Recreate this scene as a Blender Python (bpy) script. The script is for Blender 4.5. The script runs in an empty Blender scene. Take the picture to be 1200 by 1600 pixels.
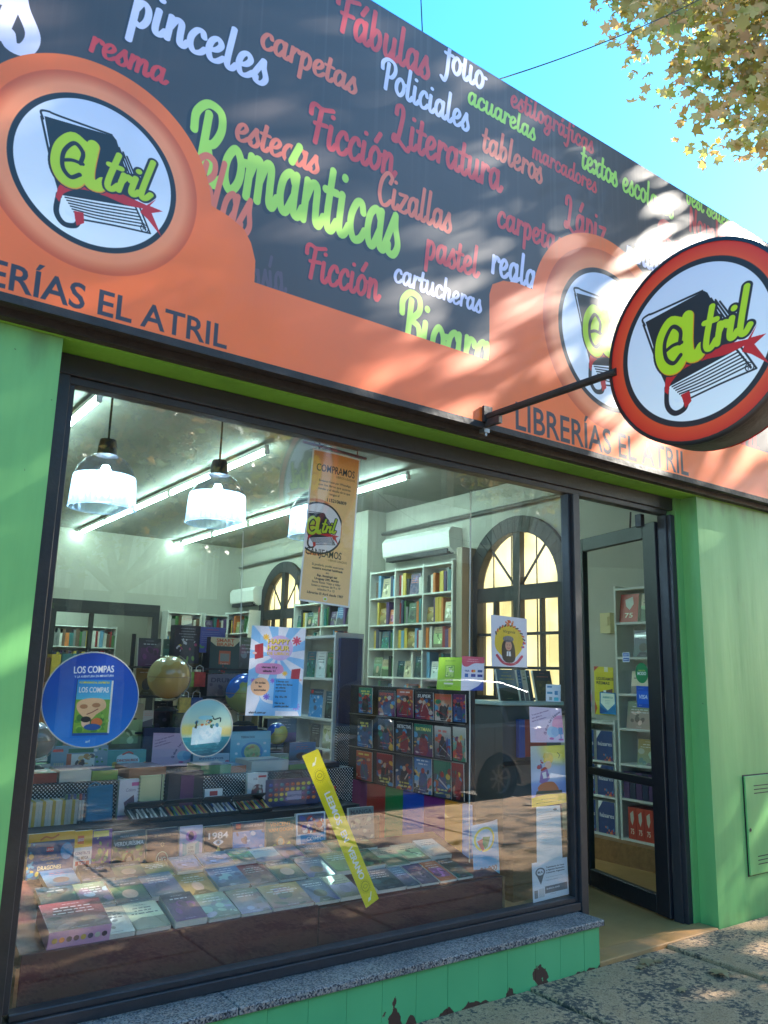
import bpy, bmesh, math, random
import numpy as np
from mathutils import Vector, Matrix, noise
R_ = math.radians
sc = bpy.context.scene; C = sc.collection
# ------------------------------------------------------------------ camera, sky, sun, exposure
CAM = np.array([0., -3.2, 1.55]); F = 1248.
def cam_axes(yaw, pit, rol):
    cy, sy, cp, sp, cr, sr = math.cos(yaw), math.sin(yaw), math.cos(pit), math.sin(pit), math.cos(rol), math.sin(rol)
    f = np.array([sy*cp, cy*cp, sp]); r = np.array([cy, -sy, 0.]); u = np.cross(r, f)
    return cr*r+sr*u, -sr*r+cr*u, f
ca = cam_axes(R_(35.667), R_(11.356), R_(1.453))
cam = bpy.data.objects.new('camera', bpy.data.cameras.new('camera')); C.objects.link(cam)
cam.matrix_world = Matrix(((ca[0][0], ca[1][0], -ca[2][0], CAM[0]), (ca[0][1], ca[1][1], -ca[2][1], CAM[1]), (ca[0][2], ca[1][2], -ca[2][2], CAM[2]), (0, 0, 0, 1)))
cam.data.sensor_fit = 'VERTICAL'; cam.data.sensor_height = 32; cam.data.lens = 32*F/1600; cam.data.clip_end = 500; cam.data.clip_start = .05
sc.camera = cam
def at(px, py, x=None, y=None, z=None):
    """where the sight line of a photograph pixel meets the plane x=, y= or z="""
    d = (px-600)*ca[0]-(py-800)*ca[1]+F*ca[2]
    t = (x-CAM[0])/d[0] if x is not None else (y-CAM[1])/d[1] if y is not None else (z-CAM[2])/d[2]
    return CAM+t*d
SUN = Vector((.80, -.25, .54)).normalized()
w = bpy.data.worlds.new('World'); sc.world = w; w.use_nodes = True
nt = w.node_tree; sky = nt.nodes.new('ShaderNodeTexSky'); sky.sky_type = 'NISHITA'; sky.sun_disc = False
sky.sun_elevation = math.asin(SUN.z); sky.sun_rotation = math.atan2(SUN.x, SUN.y); sky.air_density = 1.0; sky.dust_density = .5; sky.ozone_density = 1.2
hs = nt.nodes.new('ShaderNodeHueSaturation'); hs.inputs['Saturation'].default_value = 1.42; hs.inputs['Hue'].default_value = .485; nt.links.new(sky.outputs[0], hs.inputs['Color']); nt.links.new(hs.outputs[0], nt.nodes['Background'].inputs[0]); nt.nodes['Background'].inputs[1].default_value = .082
sl = bpy.data.lights.new('sun', 'SUN'); sl.energy = 4.5; sl.angle = R_(.53); sl.color = (1, .93, .82)
so = bpy.data.objects.new('sun', sl); C.objects.link(so); so.rotation_euler = SUN.to_track_quat('Z', 'Y').to_euler()
sc.view_settings.view_transform = 'Standard'; sc.view_settings.look = 'None'; sc.view_settings.gamma = 1; sc.view_settings.use_curve_mapping = False
sc.view_settings.exposure = 3.0
sc.render.engine = 'CYCLES'; cy_ = sc.cycles
cy_.use_denoising = True; cy_.max_bounces = 8; cy_.transparent_max_bounces = 16; cy_.diffuse_bounces = 4; cy_.glossy_bounces = 4; cy_.transmission_bounces = 6
cy_.caustics_reflective = False; cy_.caustics_refractive = False; cy_.sample_clamp_indirect = 4
rng = random.Random(7); nr = np.random.default_rng(11)
# ------------------------------------------------------------------ flat print (lettering, covers, posters)
def lin(c):
    return tuple(((v/12.92) if v <= .04045 else ((v+.055)/1.055)**2.4) for v in c)
def H(r, g, b): return (r/255., g/255., b/255.)
_tx = {}
def text_tris(s, bold):
    """letters of Blender's built-in font as flat triangles, baseline at 0, cap height about 0.7"""
    k = (s, bold)
    if k in _tx: return _tx[k]
    cu = bpy.data.curves.new('lettering', 'FONT'); cu.body = s; cu.size = 1; cu.offset = bold; cu.resolution_u = 3
    o = bpy.data.objects.new('lettering', cu); C.objects.link(o)
    me = o.to_mesh()
    me.calc_loop_triangles()
    v = np.zeros(len(me.vertices)*3); me.vertices.foreach_get('co', v); v = v.reshape(-1, 3)[:, :2]
    t = np.zeros(len(me.loop_triangles)*3, int); me.loop_triangles.foreach_get('vertices', t)
    tr = v[t].reshape(-1, 3, 2)
    o.to_mesh_clear(); bpy.data.objects.remove(o); bpy.data.curves.remove(cu)
    if len(tr):
        tr = tr - np.array([tr[..., 0].min(), 0])
    _tx[k] = tr
    return tr
class Canvas:
    """y runs down, units are pixels"""
    def __init__(s, w, h, col=(1, 1, 1)):
        s.w, s.h = w, h
        s.a = np.empty((h, w, 3), np.float32); s.a[:] = col
    def win(s, x0, y0, x1, y1):
        return max(0, int(math.floor(x0))), max(0, int(math.floor(y0))), min(s.w, int(math.ceil(x1))+1), min(s.h, int(math.ceil(y1))+1)
    def grid(s, b):
        return np.meshgrid(np.arange(b[0], b[2])+.5, np.arange(b[1], b[3])+.5)
    def put(s, b, m, col):
        if m.size == 0: return
        t = s.a[b[1]:b[3], b[0]:b[2]]
        t += m[..., None]*(np.asarray(col, np.float32)-t)
    def rect(s, x0, y0, x1, y1, col, al=1.):
        b = s.win(x0, y0, x1, y1)
        if b[2] <= b[0] or b[3] <= b[1]: return
        X, Y = s.grid(b)
        m = np.clip(np.minimum(X-x0, x1-X)+.5, 0, 1)*np.clip(np.minimum(Y-y0, y1-Y)+.5, 0, 1)*al
        s.put(b, m, col)
    def ell(s, cx, cy, rx, ry, col, al=1., soft=1., ring=None, ang=0.):
        R = max(rx, ry)+soft+(ring or 0)
        b = s.win(cx-R, cy-R, cx+R, cy+R)
        if b[2] <= b[0] or b[3] <= b[1]: return
        X, Y = s.grid(b); X = X-cx; Y = Y-cy
        if ang: X, Y = X*math.cos(ang)+Y*math.sin(ang), -X*math.sin(ang)+Y*math.cos(ang)
        q = np.sqrt((X/rx)**2+(Y/ry)**2); d = (q-1)*min(rx, ry)
        if ring: d = np.abs(d)-ring/2
        s.put(b, np.clip(.5-d/soft, 0, 1)*al, col)
    def poly(s, pts, col, al=1.):
        pts = np.asarray(pts, float)
        b = s.win(pts[:, 0].min(), pts[:, 1].min(), pts[:, 0].max(), pts[:, 1].max())
        if b[2] <= b[0] or b[3] <= b[1]: return
        m = 0
        for ox, oy in ((.25, .25), (.75, .25), (.25, .75), (.75, .75)):
            X, Y = np.meshgrid(np.arange(b[0], b[2])+ox, np.arange(b[1], b[3])+oy)
            ins = np.zeros(X.shape, bool)
            for i in range(len(pts)):
                x0, y0 = pts[i]; x1, y1 = pts[i-1]
                if y0 == y1: continue
                ins ^= ((y0 > Y) != (y1 > Y)) & (X < (x1-x0)*(Y-y0)/(y1-y0)+x0)
            m = m+ins*.25
        s.put(b, m*al, col)
    def line(s, pts, wd, col, al=1., pen=None, T=None):
        """a stroke through pts; pen=(rx, ry) draws it with a broad nib"""
        P = smooth(pts) if len(pts) > 2 else np.linspace(pts[0], pts[1], 24)
        mask_stroke(s, [(P, pen or (wd/2, wd/2))], col, al)
    def text(s, t, x, y, size, col, bold=0.0, ang=0., sx=1., al=1., anchor='l', width=None, shear=0.):
        if bold > .014:
            e = (bold-.012)*size*.9
            for k in (-e, e): s.text(t, x+k*math.cos(ang), y+k*math.sin(ang), size, col, .012, ang, sx, al, anchor, width, shear)
            return
        tr = text_tris(t, bold)
        if not len(tr): return
        W = tr[..., 0].max()
        if width: sx = width/(W*size)
        q = tr.copy(); q[..., 0] += q[..., 1]*shear
        q[..., 0] *= size*sx; q[..., 1] *= -size
        if anchor == 'c': q[..., 0] -= W*size*sx/2
        if anchor == 'r': q[..., 0] -= W*size*sx
        c, n = math.cos(ang), math.sin(ang)
        q = np.stack([q[..., 0]*c-q[..., 1]*n+x, q[..., 0]*n+q[..., 1]*c+y], -1)
        b = s.win(q[..., 0].min(), q[..., 1].min(), q[..., 0].max(), q[..., 1].max())
        if b[2] <= b[0] or b[3] <= b[1]: return
        SS = 3
        m = np.zeros(((b[3]-b[1])*SS, (b[2]-b[0])*SS), bool)
        q = (q-np.array([b[0], b[1]]))*SS
        for (x0, y0), (x1, y1), (x2, y2) in q.tolist():
            ax, bx = max(0, int(min(x0, x1, x2))), min(m.shape[1], int(max(x0, x1, x2))+2)
            ay, by = max(0, int(min(y0, y1, y2))), min(m.shape[0], int(max(y0, y1, y2))+2)
            if bx <= ax or by <= ay: continue
            X = np.arange(ax, bx)[None]+.5; Y = np.arange(ay, by)[:, None]+.5
            e0 = (x1-x0)*(Y-y0)-(y1-y0)*(X-x0); e1 = (x2-x1)*(Y-y1)-(y2-y1)*(X-x1); e2 = (x0-x2)*(Y-y2)-(y0-y2)*(X-x2)
            m[ay:by, ax:bx] |= ((e0 >= 0) & (e1 >= 0) & (e2 >= 0)) | ((e0 <= 0) & (e1 <= 0) & (e2 <= 0))
        m = m.reshape(b[3]-b[1], SS, b[2]-b[0], SS).mean((1, 3))
        s.put(b, m.astype(np.float32)*al, col)
    def grad(s, x0, y0, x1, y1, c0, c1, horiz=False):
        x0, y0, x1, y1 = int(x0), int(y0), int(x1), int(y1)
        n = (x1-x0) if horiz else (y1-y0)
        t = np.linspace(0, 1, n)[:, None]
        g = np.asarray(c0)*(1-t)+np.asarray(c1)*t
        s.a[y0:y1, x0:x1] = g[None] if horiz else g[:, None]
    def blotch(s, n, cols, r0, r1, rng, box=None, al=.9):
        x0, y0, x1, y1 = box or (0, 0, s.w, s.h)
        for i in range(n):
            r = rng.uniform(r0, r1)
            s.ell(rng.uniform(x0, x1), rng.uniform(y0, y1), r, r*rng.uniform(.4, 1), rng.choice(cols), al, ang=rng.uniform(0, 3))
    def paste(s, o, x, y):
        s.a[y:y+o.h, x:x+o.w] = o.a
    def image(s, name):
        im = bpy.data.images.new(name, s.w, s.h, alpha=False)
        px = np.ones((s.h, s.w, 4), np.float32); px[..., :3] = np.clip(s.a[::-1], 0, 1)
        im.pixels.foreach_set(px.ravel()); im.update(); im.pack()
        return im
def smooth(pts, k=10):
    P = [np.array(p, float) for p in pts]
    closed = np.allclose(P[0], P[-1])
    P = ([P[-2]] if closed else [2*P[0]-P[1]])+P+([P[1]] if closed else [2*P[-1]-P[-2]])
    out = []
    for i in range(1, len(P)-2):
        a, b, c, d = P[i-1:i+3]
        for j in range(k):
            t = j/k
            out.append(.5*((2*b)+(-a+c)*t+(2*a-5*b+4*c-d)*t*t+(-a+3*b-3*c+d)*t**3))
    out.append(P[-2])
    return np.array(out)
def mask_stroke(cv, strokes, col, al=1.):
    allp = np.concatenate([p for p, _ in strokes]); R = max(max(q) for _, q in strokes)+2
    b = cv.win(allp[:, 0].min()-R, allp[:, 1].min()-R, allp[:, 0].max()+R, allp[:, 1].max()+R)
    if b[2] <= b[0] or b[3] <= b[1]: return
    m = np.zeros((b[3]-b[1], b[2]-b[0]), np.float32)
    for P, (rx, ry) in strokes:
        # densify
        seg = np.hypot(*(P[1:]-P[:-1]).T); L = np.concatenate([[0], np.cumsum(seg)])
        if L[-1] < 1e-6: n = 1
        else: n = int(L[-1]/max(.6, min(rx, ry)*.35))+2
        t = np.linspace(0, L[-1], n); Q = np.stack([np.interp(t, L, P[:, 0]), np.interp(t, L, P[:, 1])], 1)
        for x, y in Q:
            x -= b[0]; y -= b[1]
            ax, bx = max(0, int(x-rx-1)), min(m.shape[1], int(x+rx+2)); ay, by = max(0, int(y-ry-1)), min(m.shape[0], int(y+ry+2))
            if bx <= ax or by <= ay: continue
            X = np.arange(ax, bx)[None]+.5-x; Y = np.arange(ay, by)[:, None]+.5-y
            q = np.sqrt((X/rx)**2+(Y/ry)**2)
            v = np.clip(.5-(q-1)*min(rx, ry), 0, 1)
            np.maximum(m[ay:by, ax:bx], v, out=m[ay:by, ax:bx])
    cv.put(b, m*al, col)
# script alphabet drawn with a broad nib: strokes in x-height units
_bowl = [(.62, .72), (.45, .93), (.2, .78), (.12, .42), (.22, .12), (.4, .1), (.62, .45)]
_tail = [(.64, .4), (.68, .12), (.85, .08), (.98, .28)]
G = {
 'a': (.92, [_bowl, [(.66, .92)]+_tail]), 'b': (.8, [[(.18, 1.6), (.15, .8), (.15, .3), (.3, .07), (.5, .15), (.62, .5), (.52, .85), (.35, .85), (.18, .6)]]),
 'c': (.72, [[(.6, .72), (.5, .92), (.3, .88), (.13, .6), (.13, .3), (.3, .07), (.55, .12), (.72, .32)]]),
 'd': (.92, [_bowl, [(.68, 1.6)]+_tail]), 'e': (.76, [[(.15, .42), (.42, .5), (.58, .74), (.42, .93), (.2, .78), (.12, .42), (.25, .1), (.5, .09), (.76, .32)]]),
 'f': (.6, [[(.78, 1.42), (.62, 1.62), (.42, 1.5), (.35, 1.1), (.33, .4), (.3, -.2), (.15, -.55), (-.06, -.42)], [(.1, .88), (.65, .9)]]),
 'g': (.92, [_bowl, [(.66, .92), (.64, .2), (.6, -.25), (.38, -.55), (.12, -.42), (.2, -.15), (.5, .02), (.95, .3)]]),
 'h': (.9, [[(.18, 1.6), (.16, .08)], [(.17, .5), (.35, .88), (.58, .85), (.6, .5), (.6, .15), (.75, .06), (.92, .28)]]),
 'i': (.48, [[(.16, .92), (.14, .3), (.22, .08), (.38, .1), (.52, .3)], [(.2, 1.3), (.21, 1.32)]]),
 'l': (.48, [[(.2, 1.6), (.14, .4), (.2, .1), (.36, .08), (.52, .3)]]),
 'm': (1.2, [[(.16, .92), (.14, .08)], [(.15, .5), (.33, .88), (.5, .85), (.53, .5), (.53, .08)], [(.54, .5), (.72, .88), (.9, .85), (.93, .4), (.96, .12), (1.08, .06), (1.22, .28)]]),
 'n': (.86, [[(.16, .92), (.14, .08)], [(.15, .5), (.35, .88), (.55, .85), (.58, .4), (.62, .12), (.75, .06), (.9, .28)]]),
 'o': (.78, [[(.38, .93), (.14, .68), (.13, .3), (.36, .07), (.6, .3), (.62, .68), (.38, .93)], [(.6, .72), (.86, .74)]]),
 'p': (.78, [[(.16, .92), (.14, -.55)], [(.16, .6), (.35, .92), (.58, .75), (.6, .35), (.42, .07), (.2, .15)]]),
 'r': (.62, [[(.16, .92), (.14, .08)], [(.15, .55), (.33, .88), (.54, .86), (.56, .74)]]),
 's': (.62, [[(.36, .96), (.4, .68), (.55, .3), (.4, .06), (.16, .08), (.12, .26)], [(-.02, .2), (.36, .96)]]),
 't': (.54, [[(.24, 1.35), (.18, .4), (.24, .1), (.4, .07), (.56, .28)], [(.02, .9), (.48, .9)]]),
 'u': (.92, [[(.16, .92), (.14, .35), (.25, .08), (.45, .12), (.62, .45)], [(.66, .92)]+_tail]),
 'v': (.72, [[(.14, .92), (.14, .4), (.28, .07), (.5, .2), (.6, .6), (.56, .92)], [(.56, .88), (.78, .8)]]),
 'x': (.74, [[(.06, .85), (.22, .9), (.48, .1), (.65, .1), (.78, .25)], [(.68, .9), (.5, .78), (.2, .2), (.04, .08)]]),
 'y': (.92, [[(.16, .92), (.14, .35), (.25, .08), (.45, .12), (.62, .45)], [(.66, .92), (.64, .2), (.58, -.25), (.38, -.55), (.12, -.42), (.2, -.15), (.5, .02), (.92, .3)]]),
 'z': (.7, [[(.1, .85), (.6, .88)], [(.6, .88), (.12, .1)], [(.12, .1), (.5, .07), (.72, .22)]]),
 'F': (1.0, [[(.55, 1.4), (.48, .7), (.42, .08)], [(.02, 1.1), (.02, 1.4), (.2, 1.52), (.6, 1.44), (1.15, 1.55)], [(.3, .8), (.9, .86)]]),
 'P': (.98, [[(.42, 1.4), (.36, .05)], [(.02, 1.0), (.02, 1.35), (.35, 1.6), (.8, 1.52), (.92, 1.15), (.72, .78), (.42, .72)]]),
 'L': (1.0, [[(.12, 1.2), (.15, 1.5), (.4, 1.6), (.52, 1.3), (.42, .6), (.3, .15), (.08, .1), (.15, .32), (.6, .06), (.95, -.1), (1.05, .05)]]),
 'R': (1.08, [[(.42, 1.4), (.36, .05)], [(.02, 1.0), (.02, 1.35), (.35, 1.6), (.8, 1.52), (.9, 1.18), (.7, .85), (.42, .8)], [(.5, .8), (.7, .4), (.85, .06), (1.08, .2)]]),
 'B': (1.02, [[(.42, 1.4), (.36, .05)], [(.02, 1.0), (.02, 1.35), (.35, 1.6), (.78, 1.52), (.84, 1.18), (.45, .88)], [(.45, .88), (.86, .74), (.92, .3), (.6, .04), (.3, .1)]]),
 'C': (1.0, [[(.82, 1.15), (.92, 1.42), (.6, 1.6), (.25, 1.2), (.15, .55), (.35, .1), (.65, .06), (.98, .35)]]),
 'N': (1.05, [[(.2, .05), (.28, 1.5)], [(.28, 1.5), (.76, .08)], [(.76, .08), (.9, 1.5)]]),
}
ACC = {'á': 'a', 'é': 'e', 'í': 'i', 'ó': 'o', 'ú': 'u'}
def script_strokes(word):
    x = 0; out = []
    for ch in word:
        if ch == ' ': x += .55; continue
        base = ACC.get(ch, ch); adv, st = G[base]
        if ch == 'í': st = st[:1]
        for s_ in st: out.append(np.array([(x+a+b*.14, b) for a, b in (smooth(s_, 7) if len(s_) > 2 else np.linspace(s_[0], s_[1], 6))]))
        if ch in ACC:
            dx = adv*.5; out.append(np.array([(x+dx+a+b*.14, b) for a, b in np.linspace((-.06, 1.18), (.16, 1.55), 6)]))
        x += adv
    return x, out
def script(cv, word, x0, y0, x1, y1, col, sy=None, shadow=None, fat=1.):
    """write word from (x0, y0) to (x1, y1) along its baseline; sy: x-height in pixels"""
    w, st = script_strokes(word)
    s = math.hypot(x1-x0, y1-y0)/w; sy = sy or s
    c, n = (x1-x0)/(w*s), (y1-y0)/(w*s)
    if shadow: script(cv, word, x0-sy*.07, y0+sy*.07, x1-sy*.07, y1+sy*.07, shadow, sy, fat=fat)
    pen = (.135*s*fat, .088*sy*fat)
    mask_stroke(cv, [(np.stack([x0+p[:, 0]*s*c+p[:, 1]*sy*n, y0+p[:, 0]*s*n-p[:, 1]*sy*c], 1), pen) for p in st], col)
INK = H(34, 32, 38); LIME = H(178, 205, 28); RED = H(196, 30, 34)
def logo(cv, cx, cy, r, disc=True, white=None):
    """round bookshop emblem: black book, lime name, red ribbon; r is the radius of the pale disc"""
    rc, rs, k9 = math.cos(.15), math.sin(.15), .95
    def T(p): return [(cx+(x*rc-y*rs)*r*k9, cy-(x*rs+y*rc)*r*k9) for x, y in p]
    if disc:
        cv.ell(cx, cy, r*1.04, r*1.04, INK, soft=1.5)
        b = cv.win(cx-r, cy-r, cx+r, cy+r); X, Y = cv.grid(b)
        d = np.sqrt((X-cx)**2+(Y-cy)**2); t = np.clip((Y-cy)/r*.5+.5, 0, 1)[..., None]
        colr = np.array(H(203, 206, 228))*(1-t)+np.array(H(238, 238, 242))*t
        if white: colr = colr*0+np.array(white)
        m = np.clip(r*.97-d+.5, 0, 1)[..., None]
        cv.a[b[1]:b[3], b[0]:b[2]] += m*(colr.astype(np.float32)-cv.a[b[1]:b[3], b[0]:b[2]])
    L = max(1.2, r*.022)
    # pages at right of the cover
    for k in range(4):
        cv.line(T([(.28+.05*k, .50-.05*k), (.42+.05*k, .05-.03*k)]), L, INK)
    # cover
    cv.poly(T([(-.62, .62), (.26, .60), (.30, .55), (.52, -.36), (-.50, -.46)]), INK)
    cv.line(T([(-.64, .58), (-.66, .68), (-.56, .70), (-.45, .68), (.24, .61)]), L*1.2, INK)
    cv.line(T([(-.66, .6), (-.56, -.05), (-.48, -.42)]), L*1.2, INK)
    # page block at the foot
    cv.poly(T([(-.46, -.42), (.56, -.36), (.66, -.66), (-.3, -.68), (-.48, -.58)]), H(236, 236, 240))
    for k in range(6):
        cv.line(T([(-.42+.02*k, -.44-.035*k), (0, -.43-.042*k), (.52+.02*k, -.40-.045*k)]), L*.8, INK)
    cv.line(T([(.50, -.36), (.62, -.66)]), L, INK); cv.line(T([(.56, -.36), (.68, -.70)]), L, INK); cv.line(T([(-.3, -.70), (.2, -.69), (.68, -.70)]), L, INK)
    # ribbon
    cv.line(T([(-.5, -.42), (-.54, -.66), (-.46, -.80), (-.32, -.80), (-.26, -.72)]), L*3, INK)
    cv.line(T([(-.46, -.56), (-.44, -.68), (-.34, -.72)]), L*2.2, H(236, 236, 240))
    cv.poly(T([(-.32, -.60), (-.2, -.60), (-.2, -.74), (-.3, -.80)]), RED)
    up = smooth([(-.54, -.46), (-.46, -.26), (-.22, -.14), (.1, -.16), (.42, -.24), (.66, -.30)]); lo = smooth([(.60, -.36), (.36, -.36), (.1, -.30), (-.2, -.28), (-.42, -.38), (-.50, -.52)])
    cv.poly(T(list(up)+[(.80, -.18), (.70, -.30), (.88, -.34), (.72, -.40), (.84, -.72), (.66, -.50), (.56, -.42)]+list(lo)), RED)
    # big a with an e inside
    def blob(pen, col, dx=0, dy=0):
        st = [[(-.16, .36), (-.28, .42), (-.44, .26), (-.50, .02), (-.44, -.16), (-.30, -.20), (-.18, -.06), (-.10, .16)], [(-.02, .38), (-.10, .04), (-.10, -.14), (0, -.18), (.08, -.12)]]
        mask_stroke(cv, [(np.array(T(smooth([(a+dx, b+dy) for a, b in s_]))), (pen*r, pen*r)) for s_ in st], col)
    blob(.105, INK); blob(.082, H(224, 140, 20), .006, -.012); blob(.077, LIME)
    cv.poly(T(smooth([(-.42, .2), (-.28, .34), (-.16, .25), (-.2, .0), (-.32, -.12), (-.44, 0), (-.42, .2)])), LIME)
    cv.line(T([(-.20, .08), (-.16, .24), (-.26, .35), (-.40, .20), (-.43, -.02), (-.34, -.14), (-.22, -.08)]), L*2.4, INK)
    cv.line(T([(-.43, .07), (-.30, .10), (-.17, .08)]), L*2, INK)
    # tril
    sc = r*.345
    for pen, col in ((.235, INK), (.135, LIME)):
        x = 0
        for ch, k, yy in (('t', 1.15, 0), ('r', .82, .02), ('i', .82, .02), ('l', 1.05, -.02)):
            adv, st = G[ch]
            for s_ in st:
                P = smooth(s_) if len(s_) > 2 else np.linspace(s_[0], s_[1], 8)
                q = np.array([(cx+r*.065+(x+a*k*.86+b*k*.2)*sc, cy+r*(.17-x*.035)-(b*k+yy)*sc) for a, b in P])
                mask_stroke(cv, [(q, (pen*sc*.9, pen*sc*.75))], col)
            x += adv*k*.86
    cv.ell(cx+r*.66, cy+r*.52, r*.05, r*.05, INK, ring=max(1, r*.012)); cv.text('R', cx+r*.66, cy+r*.55, r*.08, INK, anchor='c')
# ------------------------------------------------------------------ helpers
def tag(o, label=None, cat=None, group=None, kind=None):
    if label: o['label'] = label
    if cat: o['category'] = cat
    if group: o['group'] = group
    if kind: o['kind'] = kind
    return o
def empty(name, label, cat, loc=(0, 0, 0), group=None, rot=(0, 0, 0)):
    o = bpy.data.objects.new(name, None); C.objects.link(o); o.location = loc; o.rotation_euler = rot; o.empty_display_size = .1
    return tag(o, label, cat, group)
def link(name, me, parent=None, m=None, loc=None, rot=None):
    o = bpy.data.objects.new(name, me); C.objects.link(o)
    if m is not None: me.materials.clear(); me.materials.append(m)
    if parent is not None: o.parent = parent
    if loc is not None: o.location = loc
    if rot is not None: o.rotation_euler = rot
    return o
class MB:
    """collects shapes for one mesh"""
    def __init__(s): s.v = []; s.f = []; s.uv = {}; s.mi = []
    def add(s, v, f, mi=0):
        n = len(s.v); s.v += [tuple(p) for p in v]; s.f += [tuple(i+n for i in q) for q in f]; s.mi += [mi]*len(f); return s
    def box(s, x0, x1, y0, y1, z0, z1, mi=0, M=None):
        v = [(x0, y0, z0), (x1, y0, z0), (x1, y1, z0), (x0, y1, z0), (x0, y0, z1), (x1, y0, z1), (x1, y1, z1), (x0, y1, z1)]
        if M is not None: v = [tuple(M @ Vector(p)) for p in v]
        return s.add(v, [(0, 3, 2, 1), (4, 5, 6, 7), (0, 1, 5, 4), (1, 2, 6, 5), (2, 3, 7, 6), (3, 0, 4, 7)], mi)
    def prism(s, poly, a, b, axis=1, mi=0):
        """poly in the two other axes, extruded from a to b along axis"""
        n = len(poly)
        def P(p, t): return (t, p[0], p[1]) if axis == 0 else (p[0], t, p[1]) if axis == 1 else (p[0], p[1], t)
        v = [P(p, a) for p in poly]+[P(p, b) for p in poly]
        return s.add(v, [tuple(range(n))[::-1], tuple(range(n, 2*n))]+[(i, (i+1) % n, n+(i+1) % n, n+i) for i in range(n)], mi)
    def tube(s, pts, r, n=8, mi=0, caps=True):
        pts = [Vector(p) for p in pts]; rr = r if isinstance(r, (list, tuple)) else [r]*len(pts)
        base = len(s.v); up = None
        for i, p in enumerate(pts):
            d = (pts[min(i+1, len(pts)-1)]-pts[max(i-1, 0)]).normalized()
            if up is None: up = Vector((0, 0, 1)) if abs(d.z) < .9 else Vector((1, 0, 0))
            a = d.cross(up).normalized(); b = a.cross(d).normalized(); up = b
            for k in range(n):
                t = 2*math.pi*k/n; s.v.append(tuple(p+a*math.cos(t)*rr[i]+b*math.sin(t)*rr[i]))
        for i in range(len(pts)-1):
            for k in range(n):
                s.f.append((base+i*n+k, base+i*n+(k+1) % n, base+(i+1)*n+(k+1) % n, base+(i+1)*n+k)); s.mi.append(mi)
        if caps: s.f += [tuple(base+k for k in range(n))[::-1], tuple(base+(len(pts)-1)*n+k for k in range(n))]; s.mi += [mi, mi]
        return s
    def lathe(s, prof, c=(0, 0, 0), n=24, mi=0, axis='z', cap=False):
        base = len(s.v)
        for (r, h) in prof:
            for k in range(n):
                t = 2*math.pi*k/n; x, y = r*math.cos(t), r*math.sin(t)
                p = (x, y, h) if axis == 'z' else (h, x, y) if axis == 'x' else (x, h, y)
                s.v.append((c[0]+p[0], c[1]+p[1], c[2]+p[2]))
        for i in range(len(prof)-1):
            for k in range(n):
                s.f.append((base+i*n+k, base+i*n+(k+1) % n, base+(i+1)*n+(k+1) % n, base+(i+1)*n+k)); s.mi.append(mi)
        if cap: s.f += [tuple(base+k for k in range(n))[::-1], tuple(base+(len(prof)-1)*n+k for k in range(n))]; s.mi += [mi, mi]
        return s
    def quad(s, a, b, c, d, uv=None, mi=0):
        """corners: lower left, lower right, upper right, upper left; uv = (u0, v0, u1, v1)"""
        s.add([a, b, c, d], [(0, 1, 2, 3)], mi)
        if uv: s.uv[len(s.f)-1] = [(uv[0], uv[1]), (uv[2], uv[1]), (uv[2], uv[3]), (uv[0], uv[3])]
        return s
    def mesh(s, name, mats, smooth_=False, bev=0):
        me = bpy.data.meshes.new(name); me.from_pydata(s.v, [], s.f)
        for m in (mats if isinstance(mats, (list, tuple)) else [mats]): me.materials.append(m)
        me.polygons.foreach_set('material_index', s.mi)
        if smooth_: me.polygons.foreach_set('use_smooth', [True]*len(s.f))
        if s.uv:
            ul = me.uv_layers.new(name='UVMap')
            for p in me.polygons:
                if p.index in s.uv:
                    for li, q in zip(p.loop_indices, s.uv[p.index]): ul.data[li].uv = q
        me.validate(); me.update()
        if bev:
            bm = bmesh.new(); bm.from_mesh(me)
            bmesh.ops.bevel(bm, geom=[e for e in bm.edges if len(e.link_faces) == 2 and e.calc_face_angle(0) > .5], offset=bev, segments=1, affect='EDGES', profile=.5)
            bm.to_mesh(me); bm.free()
        return me
    def obj(s, name, mats, parent=None, smooth_=False, bev=0, loc=None, rot=None):
        return link(name, s.mesh(name, mats, smooth_, bev), parent, None, loc, rot)
def box(name, d, m, parent=None, bev=0): return MB().box(*d).obj(name, m, parent, bev=bev)
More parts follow.
